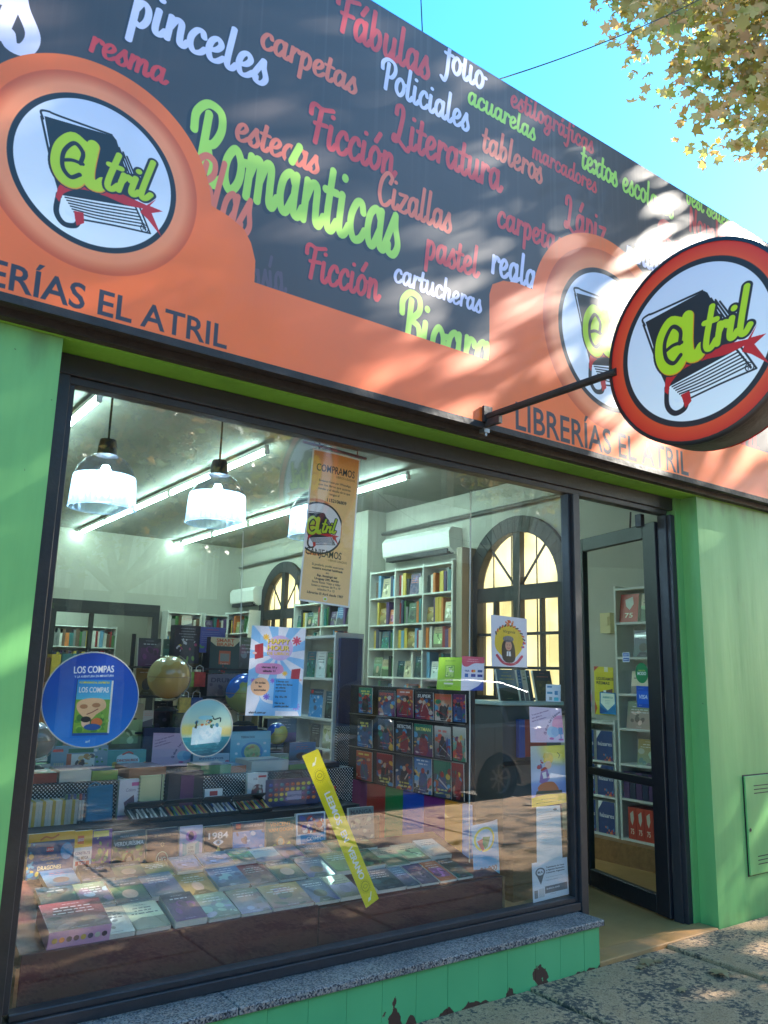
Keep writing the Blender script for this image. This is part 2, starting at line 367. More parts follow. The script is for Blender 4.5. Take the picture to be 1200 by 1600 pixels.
# ---- materials
def mat(name, col, rough=.6, metal=0., var=0., vscale=4., bump=0., bscale=30., col2=None, spec=.5, coat=0., emit=None, es=0., stretch=None, detail=5):
    m = bpy.data.materials.new(name); m.use_nodes = True; n = m.node_tree.nodes; L = m.node_tree.links; b = n['Principled BSDF']
    c = lin(col)+(1,); b.inputs['Base Color'].default_value = c; b.inputs['Roughness'].default_value = rough; b.inputs['Metallic'].default_value = metal
    b.inputs['Specular IOR Level'].default_value = spec; b.inputs['Coat Weight'].default_value = coat
    if emit is not None: b.inputs['Emission Color'].default_value = lin(emit)+(1,); b.inputs['Emission Strength'].default_value = es
    if var or bump:
        tc = n.new('ShaderNodeTexCoord'); mp = n.new('ShaderNodeMapping'); L.new(tc.outputs['Object'], mp.inputs[0])
        if stretch: mp.inputs['Scale'].default_value = stretch
    if var or col2:
        no = n.new('ShaderNodeTexNoise'); no.inputs['Scale'].default_value = vscale; no.inputs['Detail'].default_value = detail; no.inputs['Roughness'].default_value = .65
        L.new(mp.outputs[0], no.inputs['Vector'])
        cr = n.new('ShaderNodeValToRGB'); cr.color_ramp.elements[0].position = .3; cr.color_ramp.elements[1].position = .7
        c2 = lin(col2)+(1,) if col2 else tuple(v*(1-var) for v in c[:3])+(1,)
        cr.color_ramp.elements[0].color = c2; cr.color_ramp.elements[1].color = c if col2 else tuple(min(1, v*(1+var*.4)) for v in c[:3])+(1,)
        L.new(no.outputs['Fac'], cr.inputs[0]); L.new(cr.outputs[0], b.inputs['Base Color'])
        rr = n.new('ShaderNodeMapRange'); rr.inputs['To Min'].default_value = min(1, rough+.12); rr.inputs['To Max'].default_value = max(.03, rough-.12)
        L.new(no.outputs['Fac'], rr.inputs[0]); L.new(rr.outputs[0], b.inputs['Roughness'])
    if bump:
        n2 = n.new('ShaderNodeTexNoise'); n2.inputs['Scale'].default_value = bscale; n2.inputs['Detail'].default_value = 4; L.new(mp.outputs[0], n2.inputs['Vector'])
        bp = n.new('ShaderNodeBump'); bp.inputs['Strength'].default_value = bump; bp.inputs['Distance'].default_value = .01
        L.new(n2.outputs['Fac'], bp.inputs['Height']); L.new(bp.outputs[0], b.inputs['Normal'])
    return m
def print_mat(name, img, rough=.45, bump=0., bscale=2., spec=.5, coat=0.):
    m = mat(name, (1, 1, 1), rough, spec=spec, coat=coat, bump=bump, bscale=bscale); n = m.node_tree.nodes; L = m.node_tree.links
    t = n.new('ShaderNodeTexImage'); t.image = img; t.extension = 'EXTEND'
    L.new(t.outputs[0], n['Principled BSDF'].inputs['Base Color']); return m
def glass_mat(name, r0=.085, tint=(1, 1, 1), rough=0., dirt=.0):
    m = bpy.data.materials.new(name); m.use_nodes = True; n = m.node_tree.nodes; L = m.node_tree.links; n.remove(n['Principled BSDF'])
    out = n['Material Output']; tr = n.new('ShaderNodeBsdfTransparent'); tr.inputs[0].default_value = tint+(1,)
    gl = n.new('ShaderNodeBsdfGlossy'); gl.inputs['Roughness'].default_value = rough
    lw = n.new('ShaderNodeLayerWeight'); pw = n.new('ShaderNodeMath'); pw.operation = 'POWER'; pw.inputs[1].default_value = 5; L.new(lw.outputs['Facing'], pw.inputs[0])
    fr = n.new('ShaderNodeMath'); fr.operation = 'MULTIPLY_ADD'; fr.inputs[1].default_value = 1-r0; fr.inputs[2].default_value = r0; L.new(pw.outputs[0], fr.inputs[0]); mx = n.new('ShaderNodeMixShader')
    L.new(fr.outputs[0], mx.inputs[0]); L.new(tr.outputs[0], mx.inputs[1]); L.new(gl.outputs[0], mx.inputs[2])
    last = mx
    if dirt:
        df = n.new('ShaderNodeBsdfDiffuse'); df.inputs[0].default_value = (.5, .5, .5, 1)
        no = n.new('ShaderNodeTexNoise'); no.inputs['Scale'].default_value = 1.4; no.inputs['Detail'].default_value = 6
        mr = n.new('ShaderNodeMapRange'); mr.inputs[1].default_value = .4; mr.inputs[2].default_value = .8; mr.inputs[3].default_value = dirt*.3; mr.inputs[4].default_value = dirt*1.6
        tc = n.new('ShaderNodeTexCoord'); L.new(tc.outputs['Object'], no.inputs['Vector']); L.new(no.outputs[0], mr.inputs[0])
        m2 = n.new('ShaderNodeMixShader'); L.new(mr.outputs[0], m2.inputs[0]); L.new(mx.outputs[0], m2.inputs[1]); L.new(df.outputs[0], m2.inputs[2]); last = m2
    L.new(last.outputs[0], out.inputs[0]); return m
# ------------------------------------------------------------------ the print on the long sign
SX0, SX1, SZ0, SZ1 = -.60, 7.2, 2.90, 5.11
PXM = 520
def sign_canvas():
    W, Hh = int((SX1-SX0)*PXM), int((SZ1-SZ0)*PXM)
    cv = Canvas(W, Hh, H(68, 59, 60))
    def S(px, py):
        p = at(px, py, y=-.12); return ((p[0]-SX0)*PXM, (SZ1-p[2])*PXM)
    WHT, SAL, RD, LM = H(216, 208, 236), H(228, 112, 84), H(208, 58, 58), H(176, 216, 84)
    words = [('pinceles', 200, 40, 416, 131, WHT, 1.35), ('resma', 138, 79, 258, 132, RD, 1.2), ('Fábulas', 522, 56, 670, 117, RD, 1.6), ('carpetas', 405, 77, 556, 146, SAL, 1.25),
             ('folio', 692, 112, 756, 138, WHT, 1.5), ('Policiales', 594, 138, 732, 205, WHT, 1.5), ('acuarelas', 730, 161, 836, 221, LM, 1.3), ('estilográficas', 797, 167, 927, 240, RD, 1.35),
             ('Ficción', 480, 222, 616, 277, RD, 1.6), ('Literatura', 612, 224, 782, 299, RD, 1.6), ('tableros', 752, 232, 847, 292, SAL, 1.5), ('marcadores', 831, 246, 932, 303, RD, 1.3),
             ('textos escolares', 908, 262, 1052, 343, LM, 1.5), ('best seller', 1072, 318, 1140, 357, LM, 1.5), ('Novelas', 1076, 364, 1142, 393, RD, 1.5), ('estecas', 365, 218, 497, 272, SAL, 1.3),
             ('Románticas', 290, 280, 622, 402, LM, 2.05), ('Cizallas', 588, 318, 705, 364, SAL, 1.6), ('carpetas', 776, 357, 878, 396, RD, 1.4), ('Lápiz', 882, 357, 946, 385, RD, 1.7),
             ('Ficción', 474, 437, 591, 468, RD, 1.6), ('pastel', 664, 405, 747, 433, RD, 1.5), ('cartucheras', 614, 441, 752, 489, WHT, 1.3), ('reglas', 767, 430, 848, 456, WHT, 1.5),
             ('Biografía', 622, 548, 820, 604, LM, 1.8), ('Bau', 1030, 398, 1085, 420, RD, 1.35), ('pintura', 978, 410, 1050, 432, WHT, 1.2), ('aut', 1150, 395, 1186, 418, RD, 1.4),
             ('ura', 1146, 697, 1184, 707, RD, 1.2), ('Po', 1192, 648, 1226, 660, LM, 1.3)]
    words = [w_ for w_ in words]
    for t, a, b, c, d, col, k in words:

        t = t.replace('í', 'í')
        p, q = S(a, b), S(c, d); n = script_strokes(t)[0]; s_ = abs(q[0]-p[0])/n; k *= .86
        ym = (p[1]+q[1])/2; sl = max(-.05, min(.05, (q[1]-p[1])/(q[0]-p[0])))*(q[0]-p[0])/2; p, q = (p[0], ym-sl*.4), (q[0], ym+sl*.4)
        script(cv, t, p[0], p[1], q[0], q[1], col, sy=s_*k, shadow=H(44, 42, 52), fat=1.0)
    script(cv, 'os', *S(-75, 60), *S(60, 88), WHT, sy=150)
    script(cv, 'Blas', *S(290, 330), *S(388, 372), SAL, sy=100)
    script(cv, 'Fantasía', *S(330, 450), *S(446, 462), H(92, 72, 84), sy=60)
    # orange band with the rounded shoulders around the emblems
    OR = H(242, 108, 42); OR2 = H(208, 84, 36)
    def M(x, z): return ((x-SX0)*PXM, (SZ1-z)*PXM)
    band = [M(SX0, 2.8), M(SX1, 2.8), M(SX1, 3.28), M(5.0, 3.27)]
    lead = [M(5.0, 3.27), M(4.99, 3.62), M(4.93, 3.76), M(4.80, 3.80), M(4.62, 3.83)]
    cv.poly([M(SX0, 2.6), M(SX1, 2.6), M(SX1, 3.27), M(SX0, 3.27)], OR)
    for cx, cz, k in ((.725, 3.515, 1.), (3.955, 3.68, 1.42)):
        R = .50*k
        def Q(a, b): return M(cx+a*k, cz+b*k)
        top = (3.81-cz)/k if k > 1 else .03
        if k > 1:
            sh = [Q(-.737, -.29), Q(-.737, top-.1), Q(-.72, top-.05), Q(-.66, top-.015), Q(-.58, top), Q(-.45, top), Q(.45, top), Q(.58, top), Q(.66, top-.015), Q(.72, top-.05), Q(.737, top-.1), Q(.737, -.29)]
        else:
            sh = [Q(-.72, -.29), Q(-.72, -.02), Q(-.66, .03), Q(-.45, .06), Q(.45, .06), Q(.58, .03), Q(.66, -.005), Q(.70, -.06), Q(.727, -.14), Q(.73, -.29)]
        cv.poly(sh, OR)
        q = M(cx, cz); cv.ell(q[0], q[1], R*PXM, R*PXM, OR)
        r = .337*k*PXM
        cv.ell(q[0], q[1], r*1.28, r*1.28, OR2, soft=2)
        for i in range(14):
            t = i/13.; rr = r*(1.27-.15*t); cv.ell(q[0], q[1], rr, rr, tuple(OR2[j]*(1-t)+H(244, 140, 92)[j]*t for j in range(3)), soft=r*.04)
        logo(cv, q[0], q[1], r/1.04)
        ca_ = S(805, 671) if k > 1 else None
        cap = (.165 if k > 1 else .125)
        if k > 1:
            p, e = S(806, 672), S(1076, 741); cv.text('LIBRERÍAS EL ATRIL', p[0], (p[1]+e[1])/2, cap*PXM/.72, H(52, 46, 58), bold=.012, width=e[0]-p[0])
        else:
            e = S(354, 545); cv.text('LIBRERÍAS EL ATRIL', e[0], e[1], .112*PXM/.72, H(52, 46, 58), bold=.012, width=1.33*PXM, anchor='r') if False else cv.text('LIBRERÍAS EL ATRIL', e[0]-1.235*PXM, e[1], .108*PXM/.72, H(52, 46, 58), bold=.014, width=1.235*PXM)
    g = np.random.default_rng(3); lo = g.random((14, 50)); yy = np.linspace(0, 12.99, Hh); xx = np.linspace(0, 48.99, W); yi, xi = yy.astype(int), xx.astype(int); fy, fx = (yy-yi)[:, None], (xx-xi)[None]
    n_ = (lo[yi][:, xi]*(1-fx)+lo[yi][:, xi+1]*fx)*(1-fy)+(lo[yi+1][:, xi]*(1-fx)+lo[yi+1][:, xi+1]*fx)*fy
    cv.a *= (.95+.08*n_)[..., None].astype(np.float32)
    st = np.interp(np.arange(W), np.arange(0, W, 9)[:(W+8)//9], g.random((W+8)//9)); dep = np.clip(1-np.arange(Hh)/Hh*1.6, 0, 1)[:, None]
    m = np.clip((st[None]-.72)*2.2, 0, 1)*dep*.28; cv.a += m[..., None].astype(np.float32)*(np.array(H(150, 146, 140), np.float32)-cv.a)
    return cv
# ------------------------------------------------------------------ posters, stickers and covers, packed on two sheets
PR = {}; TONE = {}
def cname(c):
    r, g, b = [float(v) for v in c]; mx, mn = max(r, g, b), min(r, g, b); d = mx-mn
    if d < .07: return 'black' if mx < .2 else 'dark grey' if mx < .38 else 'grey' if mx < .6 else 'pale grey'
    h = (60*((g-b)/d) if mx == r else 60*((b-r)/d+2) if mx == g else 60*((r-g)/d+4)) % 360
    n = 'red' if h < 14 or h > 340 else 'brown' if h < 45 and mx < .55 else 'orange' if h < 38 else 'tan' if h < 52 and d < .3 else 'yellow' if h < 62 else 'olive' if h < 80 and mx < .6 else 'green' if h < 160 else 'teal' if h < 195 else 'blue' if h < 250 else 'purple' if h < 300 else 'plum'
    return ('dark ' if mx < .34 else 'pale ' if mn > .5 else '')+n
class Sheet:
    def __init__(s, n): s.cv = Canvas(n, n, (.5, .5, .5)); s.n = n; s.x = s.y = s.h = 0; s.m = None
    def place(s, name, c):
        if s.x+c.w+4 > s.n: s.x = 0; s.y += s.h+4; s.h = 0
        assert s.y+c.h < s.n, name
        s.cv.a[s.y:s.y+c.h, s.x:s.x+c.w] = c.a
        PR[name] = (s, ((s.x+1)/s.n, 1-(s.y+c.h-1)/s.n, (s.x+c.w-1)/s.n, 1-(s.y+1)/s.n)); s.x += c.w+4; s.h = max(s.h, c.h)
SH1, SH2 = Sheet(2048), Sheet(2048)
BK = H(30, 30, 34); WH = H(240, 240, 242)
def lines(cv, x, y, w_, n, dy, size, col, r, center=False, bold=0):
    """rows of small print"""
    for i in range(n):
        ww = w_*r.uniform(.6, 1); xx = x+(w_-ww)/2 if center else x
        k = xx
        while k < xx+ww:
            l = r.uniform(1, 4)*size*.5; cv.rect(k, y+i*dy, min(k+l, xx+ww), y+i*dy+size*.45, col, .75); k += l+size*.35
def rainbow_poster(c):
    c.a[:] = H(96, 186, 226); c.grad(0, 0, c.w, c.h*.3, H(200, 220, 238), H(110, 196, 230))
    c.ell(75, 100, 60, 60, H(170, 214, 236)); c.ell(80, 100, 62, 68, H(228, 222, 92), ring=13)
    c.rect(0, 165, 60, 240, H(96, 186, 226)); c.poly([(30, 105), (78, 90), (74, 165), (60, 168)], H(206, 84, 92)); c.poly([(66, 84), (118, 92), (98, 150), (80, 160), (66, 130)], H(50, 152, 96))
    c.text('$1.000', 160, 300, 44, H(40, 50, 60), bold=.01, anchor='r')
def make_prints():
    r = random.Random(5)
    def new(name, w_, h_, col, sh=SH1):
        c = Canvas(w_, h_, col); todo.append((sh, name, c)); return c
    todo = []
    # hanging banner
    c = new('banner', 230, 640, H(240, 240, 240)); c.rect(8, 8, 222, 632, H(246, 196, 122)); c.grad(8, 8, 222, 200, H(240, 166, 84), H(248, 200, 128)); c.grad(8, 200, 222, 632, H(248, 200, 128), H(248, 210, 150))
    c.text('COMPRAMOS', 115, 92, 44, BK, bold=.005, anchor='c', width=180); c.text('LIBROS USADOS', 210, 108, 13, H(120, 80, 30), anchor='r')
    for i, t in enumerate(('Envianos fotos por WhatsApp', 'con los libros que quieras', 'vender y el detalle de lo que', 'tengas al')): c.text(t, 115, 136+i*17, 13.5, BK, anchor='c', width=150 if i < 3 else None)
    c.text('1152106809', 130, 215, 19, BK, bold=.02, anchor='c')
    c.ell(46, 330, 118, 118, H(232, 140, 70)); c.ell(46, 330, 98, 98, H(240, 190, 120))
    cc = Canvas(330, 330, H(248, 202, 132)); logo(cc, 165, 165, 105, white=H(236, 232, 228)); 
    c.a[225:440, 8:160] = cc.a[58:273, 112:264]
    c.rect(0, 0, 8, 640, H(240, 240, 240))
    c.text('CANJEAMOS', 92, 448, 42, BK, bold=.005, anchor='c', width=160); c.text('LIBROS USADOS', 200, 462, 12, H(120, 80, 30), anchor='r')
    for i, (t, b_) in enumerate((('Si preferís, podés acercarte', 0), ('nuestra sucursal habilitada', .015), ('en:', 0), ('Esp. Ituzaingó del', .02), ('Uruguay 599, Morón', .02), ('Santa Rosa: Viejo y Alfar', 0), ('lunes a viernes de 9 a 19', 0), ('sábados 9 a 13', 0))):
        c.text(t, 115, 488+i*14, 13, BK, bold=b_, anchor='c')
    c.text('Librerías El Atril desde 1987', 115, 604, 14, BK, bold=.01, anchor='c'); c.ell(115, 618, 9, 9, WH); c.ell(115, 618, 6, 5, LIME)
    # happy hour
    c = new('happy', 230, 380, H(228, 232, 244))
    for i in range(9):
        a0 = i*.7+.15; c.poly([(115, 120), (115+420*math.cos(a0), 120+420*math.sin(a0)), (115+420*math.cos(a0+.33), 120+420*math.sin(a0+.33))], H(142, 196, 240))
    c.line([(0, 230), (60, 250), (90, 330), (230, 340)], 40, H(150, 200, 242)); c.line([(40, 240), (70, 310), (150, 330)], 14, H(232, 236, 246))
    c.ell(122, 92, 56, 54, H(206, 182, 228))
    for k, (t, y) in enumerate((('HAPPY', 74), ('HOUR', 102))):
        c.text(t, 119, y+2, 30, H(120, 90, 30), bold=.035, anchor='c', width=92); c.text(t, 117, y, 30, H(240, 216, 84), bold=.03, anchor='c', width=92)
    c.text('DE LIBROS', 117, 122, 17, H(230, 190, 60), bold=.03, anchor='c', width=92)
    for x, y, s_, q in ((62, 48, 12, H(244, 190, 60)), (192, 58, 17, H(226, 80, 110)), (150, 200, 10, H(244, 190, 60)), (22, 234, 9, H(140, 110, 210)), (102, 232, 10, H(140, 110, 210)), (80, 300, 12, H(120, 100, 210)), (206, 340, 14, H(160, 140, 220))):
        for k in range(8): c.line([(x, y), (x+s_*math.cos(k*.785), y+s_*math.sin(k*.785))], s_*.4, q)
    c.poly([(18, 84), (52, 74), (56, 136), (22, 144)], H(168, 46, 62)); c.poly([(178, 182), (216, 176), (212, 232), (176, 226)], H(172, 60, 74)); c.ell(20, 118, 9, 5, H(236, 190, 180)); c.ell(216, 226, 9, 5, H(236, 190, 180))
    c.poly(smooth([(30, 170), (50, 160), (120, 160), (142, 176), (140, 196), (110, 206), (40, 204), (28, 190), (30, 170)]), H(226, 150, 196)); c.text('viernes 10 y', 84, 180, 13, BK, bold=.03, anchor='c'); c.text('sábado 11', 84, 196, 13, BK, bold=.03, anchor='c')
    c.ell(52, 258, 38, 38, H(240, 190, 150)); 
    for i, t in enumerate(('En todas', 'las', 'sucursales')): c.text(t, 52, 246+i*15, 12, BK, bold=.02, anchor='c')
    c.poly([(108, 222), (212, 222), (212, 346), (108, 346)], H(70, 160, 226))
    for i, t in enumerate(('2 horas con', 'todos los libros', 'en oferta', 'y promos', '', 'De 18 a 20', '', 'No te las', 'podés perder')): c.text(t, 116, 238+i*13, 11, BK, bold=.02)
    c.text('elatril.com.ar', 14, 370, 13, BK, bold=.02)
    # big blue disc with a book on it
    c = new('blue_disc', 300, 300, H(0, 84, 200)); c.grad(0, 0, 300, 300, H(4, 62, 170), H(6, 132, 222))
    c.text('LOS COMPAS', 150, 66, 31, WH, bold=.03, anchor='c', width=124, ang=-.05); c.text('Y LA AVENTURA EN MINIATURA', 152, 80, 10, WH, bold=.02, anchor='c', width=122, ang=-.05)
    c.rect(100, 94, 212, 262, H(0, 40, 110), .5); c.rect(102, 88, 208, 254, H(96, 190, 222)); c.grad(102, 88, 208, 150, H(40, 140, 214), H(90, 190, 222)); c.rect(208, 90, 214, 256, H(230, 230, 220))
    c.text('ACOMPAÑANOS AL CENTÍMETRO', 155, 100, 9, H(246, 220, 60), bold=.02, anchor='c', width=94); c.text('LOS COMPAS', 155, 128, 24, WH, bold=.03, anchor='c', width=92)
    c.poly([(102, 150), (208, 150), (208, 254), (102, 254)], H(120, 170, 60)); c.blotch(26, [H(70, 140, 50), H(150, 200, 80), H(50, 110, 50)], 3, 16, r, (102, 160, 208, 250), .8)
    c.poly(smooth([(108, 160), (130, 148), (165, 146), (190, 152), (196, 176), (170, 196), (150, 214), (124, 200), (108, 180), (108, 160)]), H(226, 186, 140)); c.ell(128, 172, 12, 7, H(170, 120, 80)); c.ell(166, 168, 13, 7, H(170, 120, 80)); c.line([(140, 196), (155, 190), (172, 180)], 3, H(140, 80, 60))
    c.rect(100, 88, 102, 254, H(20, 60, 90)); c.ell(138, 222, 13, 16, H(240, 200, 170)); c.ell(138, 212, 15, 9, BK); c.ell(172, 222, 18, 14, H(220, 120, 60)); c.ell(160, 236, 26, 10, H(40, 90, 160)); c.text('arf', 150, 284, 12, WH, bold=.02, anchor='c')
    # round sticker: little island of ice on the sea
    c = new('ice_disc', 240, 260, H(170, 216, 220)); c.grad(0, 0, 240, 150, H(140, 204, 214), H(216, 228, 190)); c.ell(30, 140, 80, 24, H(244, 226, 120), soft=24); c.ell(220, 150, 60, 22, H(240, 222, 140), soft=20); c.grad(0, 172, 240, 260, H(40, 150, 160), H(10, 84, 110))
    for k in range(40): x = r.uniform(0, 240); y = r.uniform(178, 256); c.line([(x, y), (x+10, y-2), (x+22, y)], 1.6, H(90, 190, 196), .6)
    c.poly([(52, 128), (84, 118), (168, 120), (190, 132), (184, 196), (50, 206)], H(206, 234, 240)); c.blotch(14, [H(180, 218, 232), H(232, 244, 246)], 8, 22, r, (56, 136, 180, 196), .6)
    c.blotch(18, [H(40, 90, 60), H(200, 190, 120), H(220, 120, 60), H(60, 140, 170), H(240, 240, 230)], 4, 11, r, (62, 98, 170, 128), .9); c.line([(140, 78), (152, 92), (178, 86), (180, 102)], 6, H(20, 60, 60)); c.ell(110, 84, 34, 10, H(150, 214, 224)); c.rect(66, 100, 72, 132, H(70, 60, 50))
    # green phone paper + cards paper
    c = new('green_paper', 170, 210, H(150, 208, 50)); lines(c, 30, 22, 110, 1, 10, 9, H(60, 120, 30), r, True); c.rect(52, 52, 118, 130, H(110, 170, 60)); c.rect(58, 58, 112, 124, H(176, 222, 110)); c.blotch(16, [H(240, 246, 230), H(60, 130, 60)], 3, 9, r, (62, 62, 108, 120)); c.text('CLUB', 85, 154, 20, H(40, 90, 30), bold=.02, anchor='c'); c.rect(48, 164, 112, 174, H(230, 240, 220)); c.text('DE LIBROS', 80, 188, 10, H(40, 90, 30), anchor='c')
    c = new('cards_paper', 160, 230, H(222, 226, 244)); c.poly(smooth([(0, 0), (160, 0), (160, 40), (90, 46), (40, 70), (10, 62), (0, 40)]), H(214, 84, 112)); c.rect(0, 0, 160, 10, H(214, 84, 112)); lines(c, 20, 18, 120, 2, 14, 8, H(250, 220, 226), r, True)
    c.text('VISA', 22, 104, 17, H(30, 60, 140), bold=.03); c.ell(78, 98, 9, 9, H(224, 60, 40)); c.ell(90, 98, 9, 9, H(240, 160, 40)); c.rect(114, 90, 148, 106, H(40, 90, 160)); c.rect(24, 116, 48, 140, H(30, 100, 180)); c.rect(68, 118, 100, 138, H(60, 70, 150)); c.rect(114, 120, 150, 138, H(20, 60, 150)); lines(c, 20, 156, 128, 1, 10, 10, H(90, 120, 190), r); c.poly([(160, 160), (160, 230), (60, 230), (120, 200)], H(30, 80, 180))
    # girl with cap in a yellow ring
    c = new('girl_poster', 230, 320, H(228, 230, 242)); c.poly(smooth([(24, 150), (40, 90), (90, 60), (140, 58), (180, 90), (204, 140), (196, 200), (150, 262), (116, 282), (80, 262), (30, 210), (24, 150)]), H(236, 200, 40))
    for k in range(14): t = 3.6+k*.2; c.line([(115+92*math.cos(t), 165+104*math.sin(t)), (115+100*math.cos(t+.1), 165+112*math.sin(t+.1))], 9, [H(60, 50, 60), H(220, 90, 30)][k % 2])
    c.blotch(10, [H(230, 90, 30), H(240, 130, 40), H(240, 240, 240)], 5, 12, r, (90, 26, 150, 56)); c.blotch(6, [H(120, 70, 170), H(200, 40, 60)], 5, 9, r, (194, 150, 218, 200)); c.text('Virginia', 112, 106, 26, H(60, 40, 20), bold=.0, anchor='c', shear=.2)
    c.poly(smooth([(72, 270), (66, 200), (78, 160), (108, 140), (136, 160), (150, 210), (148, 276), (110, 296), (72, 270)]), H(48, 34, 30)); c.ell(109, 186, 21, 32, H(216, 160, 132)); c.ell(108, 144, 34, 20, H(130, 126, 130)); 
    for k in range(6): c.line([(78+k*11, 132), (80+k*11, 156)], 1.5, H(70, 66, 72))
    c.rect(86, 152, 134, 160, H(90, 86, 92)); c.ell(101, 182, 3, 2, BK); c.ell(117, 182, 3, 2, BK); c.line([(101, 200), (109, 204), (117, 200)], 3, H(180, 50, 60)); c.poly([(98, 222), (122, 222), (124, 252), (96, 252)], WH); c.line([(109, 226), (106, 262)], 3, BK)
    c.line([(36, 250), (70, 290), (115, 304), (160, 290), (194, 250)], 16, H(196, 50, 80)); lines(c, 60, 292, 110, 1, 10, 7, WH, r, True)
    # small cards sticker, pink globe papers, reading child poster
    c = new('small_cards', 110, 130, H(204, 226, 236)); c.rect(10, 12, 44, 26, H(30, 130, 180)); c.rect(10, 56, 48, 72, H(20, 140, 180)); c.rect(64, 48, 88, 78, H(40, 140, 190)); c.rect(24, 94, 46, 118, H(120, 150, 160)); c.rect(60, 96, 94, 122, H(60, 190, 210))
    for nm in ('pink_paper', 'pink_paper_wide'):
        wd = 230 if nm == 'pink_paper' else 300; c = new(nm, wd, 230, H(226, 208, 232) if wd == 230 else H(214, 182, 216)); c.ell(wd*.92, 110, 60, 62, H(232, 150, 190)); c.ell(wd*.66, 160, 40, 36, H(150, 200, 232)); c.ell(wd*.74, 158, 28, 30, H(120, 178, 224)); c.rect(wd*.84, 130, wd*.97, 176, H(30, 140, 200)); c.rect(wd*.89, 176, wd*.92, 210, H(30, 140, 200)); c.ell(wd*.62, 204, 16, 8, H(214, 110, 170)); c.ell(wd*.9, 210, 18, 6, H(214, 110, 170))
        for i, t in enumerate(('Y con sus ojos visitaste', 'otro globo es', 'tierra en miniatura...')): c.text(t, 16, 60+i*20, 13, H(90, 50, 110), bold=.01, ang=-.32)
        x = wd*.46; y = 178
        for i, ch in enumerate('Globos terráqueos'):
            a_ = -1.35+i*.055; c.text(ch, x, y, 24, H(70, 40, 100), bold=.01, ang=a_); x += 11.5*math.cos(a_); y += 11.5*math.sin(a_)
    c = new('reader_poster', 230, 390, H(110, 150, 216)); c.grad(0, 0, 230, 240, H(196, 206, 190), H(150, 180, 224)); c.grad(0, 240, 230, 390, H(140, 170, 224), H(100, 130, 200)); c.ell(200, 20, 120, 90, H(232, 220, 70), soft=70); c.ell(120, 190, 110, 40, H(200, 214, 236), soft=50)
    c.blotch(14, [H(240, 200, 60), H(220, 190, 70)], 10, 26, r, (82, 60, 128, 100)); c.blotch(10, [H(90, 60, 140), H(160, 40, 60)], 6, 14, r, (44, 88, 74, 160)); c.ell(112, 128, 22, 26, H(232, 196, 170)); c.ell(88, 160, 18, 20, H(180, 60, 50)); c.poly([(62, 170), (104, 150), (122, 214), (84, 258), (52, 236)], H(150, 120, 180)); c.poly([(70, 176), (96, 170), (100, 212), (78, 214)], WH)
    c.poly(smooth([(56, 250), (96, 238), (150, 246), (176, 310), (60, 310), (40, 270)]), H(196, 120, 80)); c.poly([(34, 290), (200, 300), (206, 340), (20, 340)], H(70, 80, 70)); c.line([(176, 50), (190, 66), (184, 84)], 4, BK); c.poly(smooth([(0, 330), (90, 318), (160, 322), (230, 330), (230, 390), (0, 390)]), H(240, 206, 40)); c.rect(0, 345, 230, 390, H(240, 206, 40)); c.rect(0, 318, 90, 322, WH, .0); lines(c, 60, 346, 100, 1, 10, 8, H(90, 80, 20), r); lines(c, 30, 366, 180, 1, 10, 8, H(60, 60, 20), r)
    c = new('white_list', 170, 360, H(212, 222, 222)); c.rect(14, 36, 156, 38, H(90, 90, 90)); c.ell(132, 26, 14, 8, H(120, 130, 130)); lines(c, 16, 56, 138, 3, 14, 6, H(150, 156, 158), r); lines(c, 30, 110, 90, 12, 16, 5, H(170, 176, 178), r, True)
    c = new('bla_paper', 250, 290, H(218, 222, 228)); c.ell(56, 78, 33, 33, H(96, 100, 106)); c.poly([(32, 100), (80, 100), (58, 172)], H(96, 100, 106)); c.ell(56, 78, 24, 24, H(220, 224, 230)); c.text('BLA', 56, 85, 20, H(60, 64, 70), bold=.04, anchor='c')
    for i, t in enumerate(('Tratamiento de Venta', 'a Agentes Retención', 'Comercio Argentina')): c.text(t, 96, 56+i*20, 15, H(40, 44, 50), bold=.02, width=130)
    lines(c, 96, 124, 120, 2, 22, 10, H(150, 154, 160), r); c.rect(84, 190, 240, 244, H(104, 108, 116)); c.text('BUENOS AIRES', 96, 216, 14, WH, bold=.02); c.rect(12, 206, 36, 264, H(120, 124, 130)); c.rect(42, 200, 80, 264, H(190, 194, 198)); lines(c, 120, 254, 60, 1, 8, 6, H(110, 110, 120), r)
    # long yellow strip (kept upright here)
    c = new('yellow_strip', 90, 720, H(232, 216, 30)); 
    for i, (t, y, l) in enumerate((('LEEMOS', 190, 150), ('EN', 372, 48), ('VERANO', 450, 150))): c.text(t, 30, y, 46, WH, bold=.04, ang=math.pi/2, width=l)
    for y in (110, 636): 
        c.ell(45, y, 22, 22, H(120, 112, 30), ring=2); c.ell(45, y, 12, 8, H(150, 140, 40), ring=2)
        for k in range(20): c.line([(45+27*math.cos(k*.314), y+27*math.sin(k*.314)), (45+31*math.cos(k*.314), y+31*math.sin(k*.314))], 1.5, H(120, 112, 30))
    for y in (50, 690): c.line([(30, y+10), (48, y), (62, y-18)], 5, H(246, 244, 220)); c.ell(40, y+4, 8, 7, H(246, 244, 220))
    rainbow_poster(new('rainbow_poster', 180, 330, H(96, 186, 226)))
    c = new('liquidamos', 150, 290, H(212, 196, 40)); c.poly([(0, 0), (40, 0), (0, 30)], H(190, 60, 50)); c.poly([(0, 200), (20, 250), (0, 290)], H(190, 80, 50)); c.rect(80, 0, 108, 30, H(220, 220, 190)); c.text('LIQUIDAMOS', 18, 80, 24, BK, bold=.02, width=130); c.text('RESMAS', 18, 106, 24, BK, bold=.02, width=100); c.poly([(50, 150), (140, 130), (140, 200), (60, 210)], H(110, 70, 60)); c.rect(70, 140, 90, 190, WH)
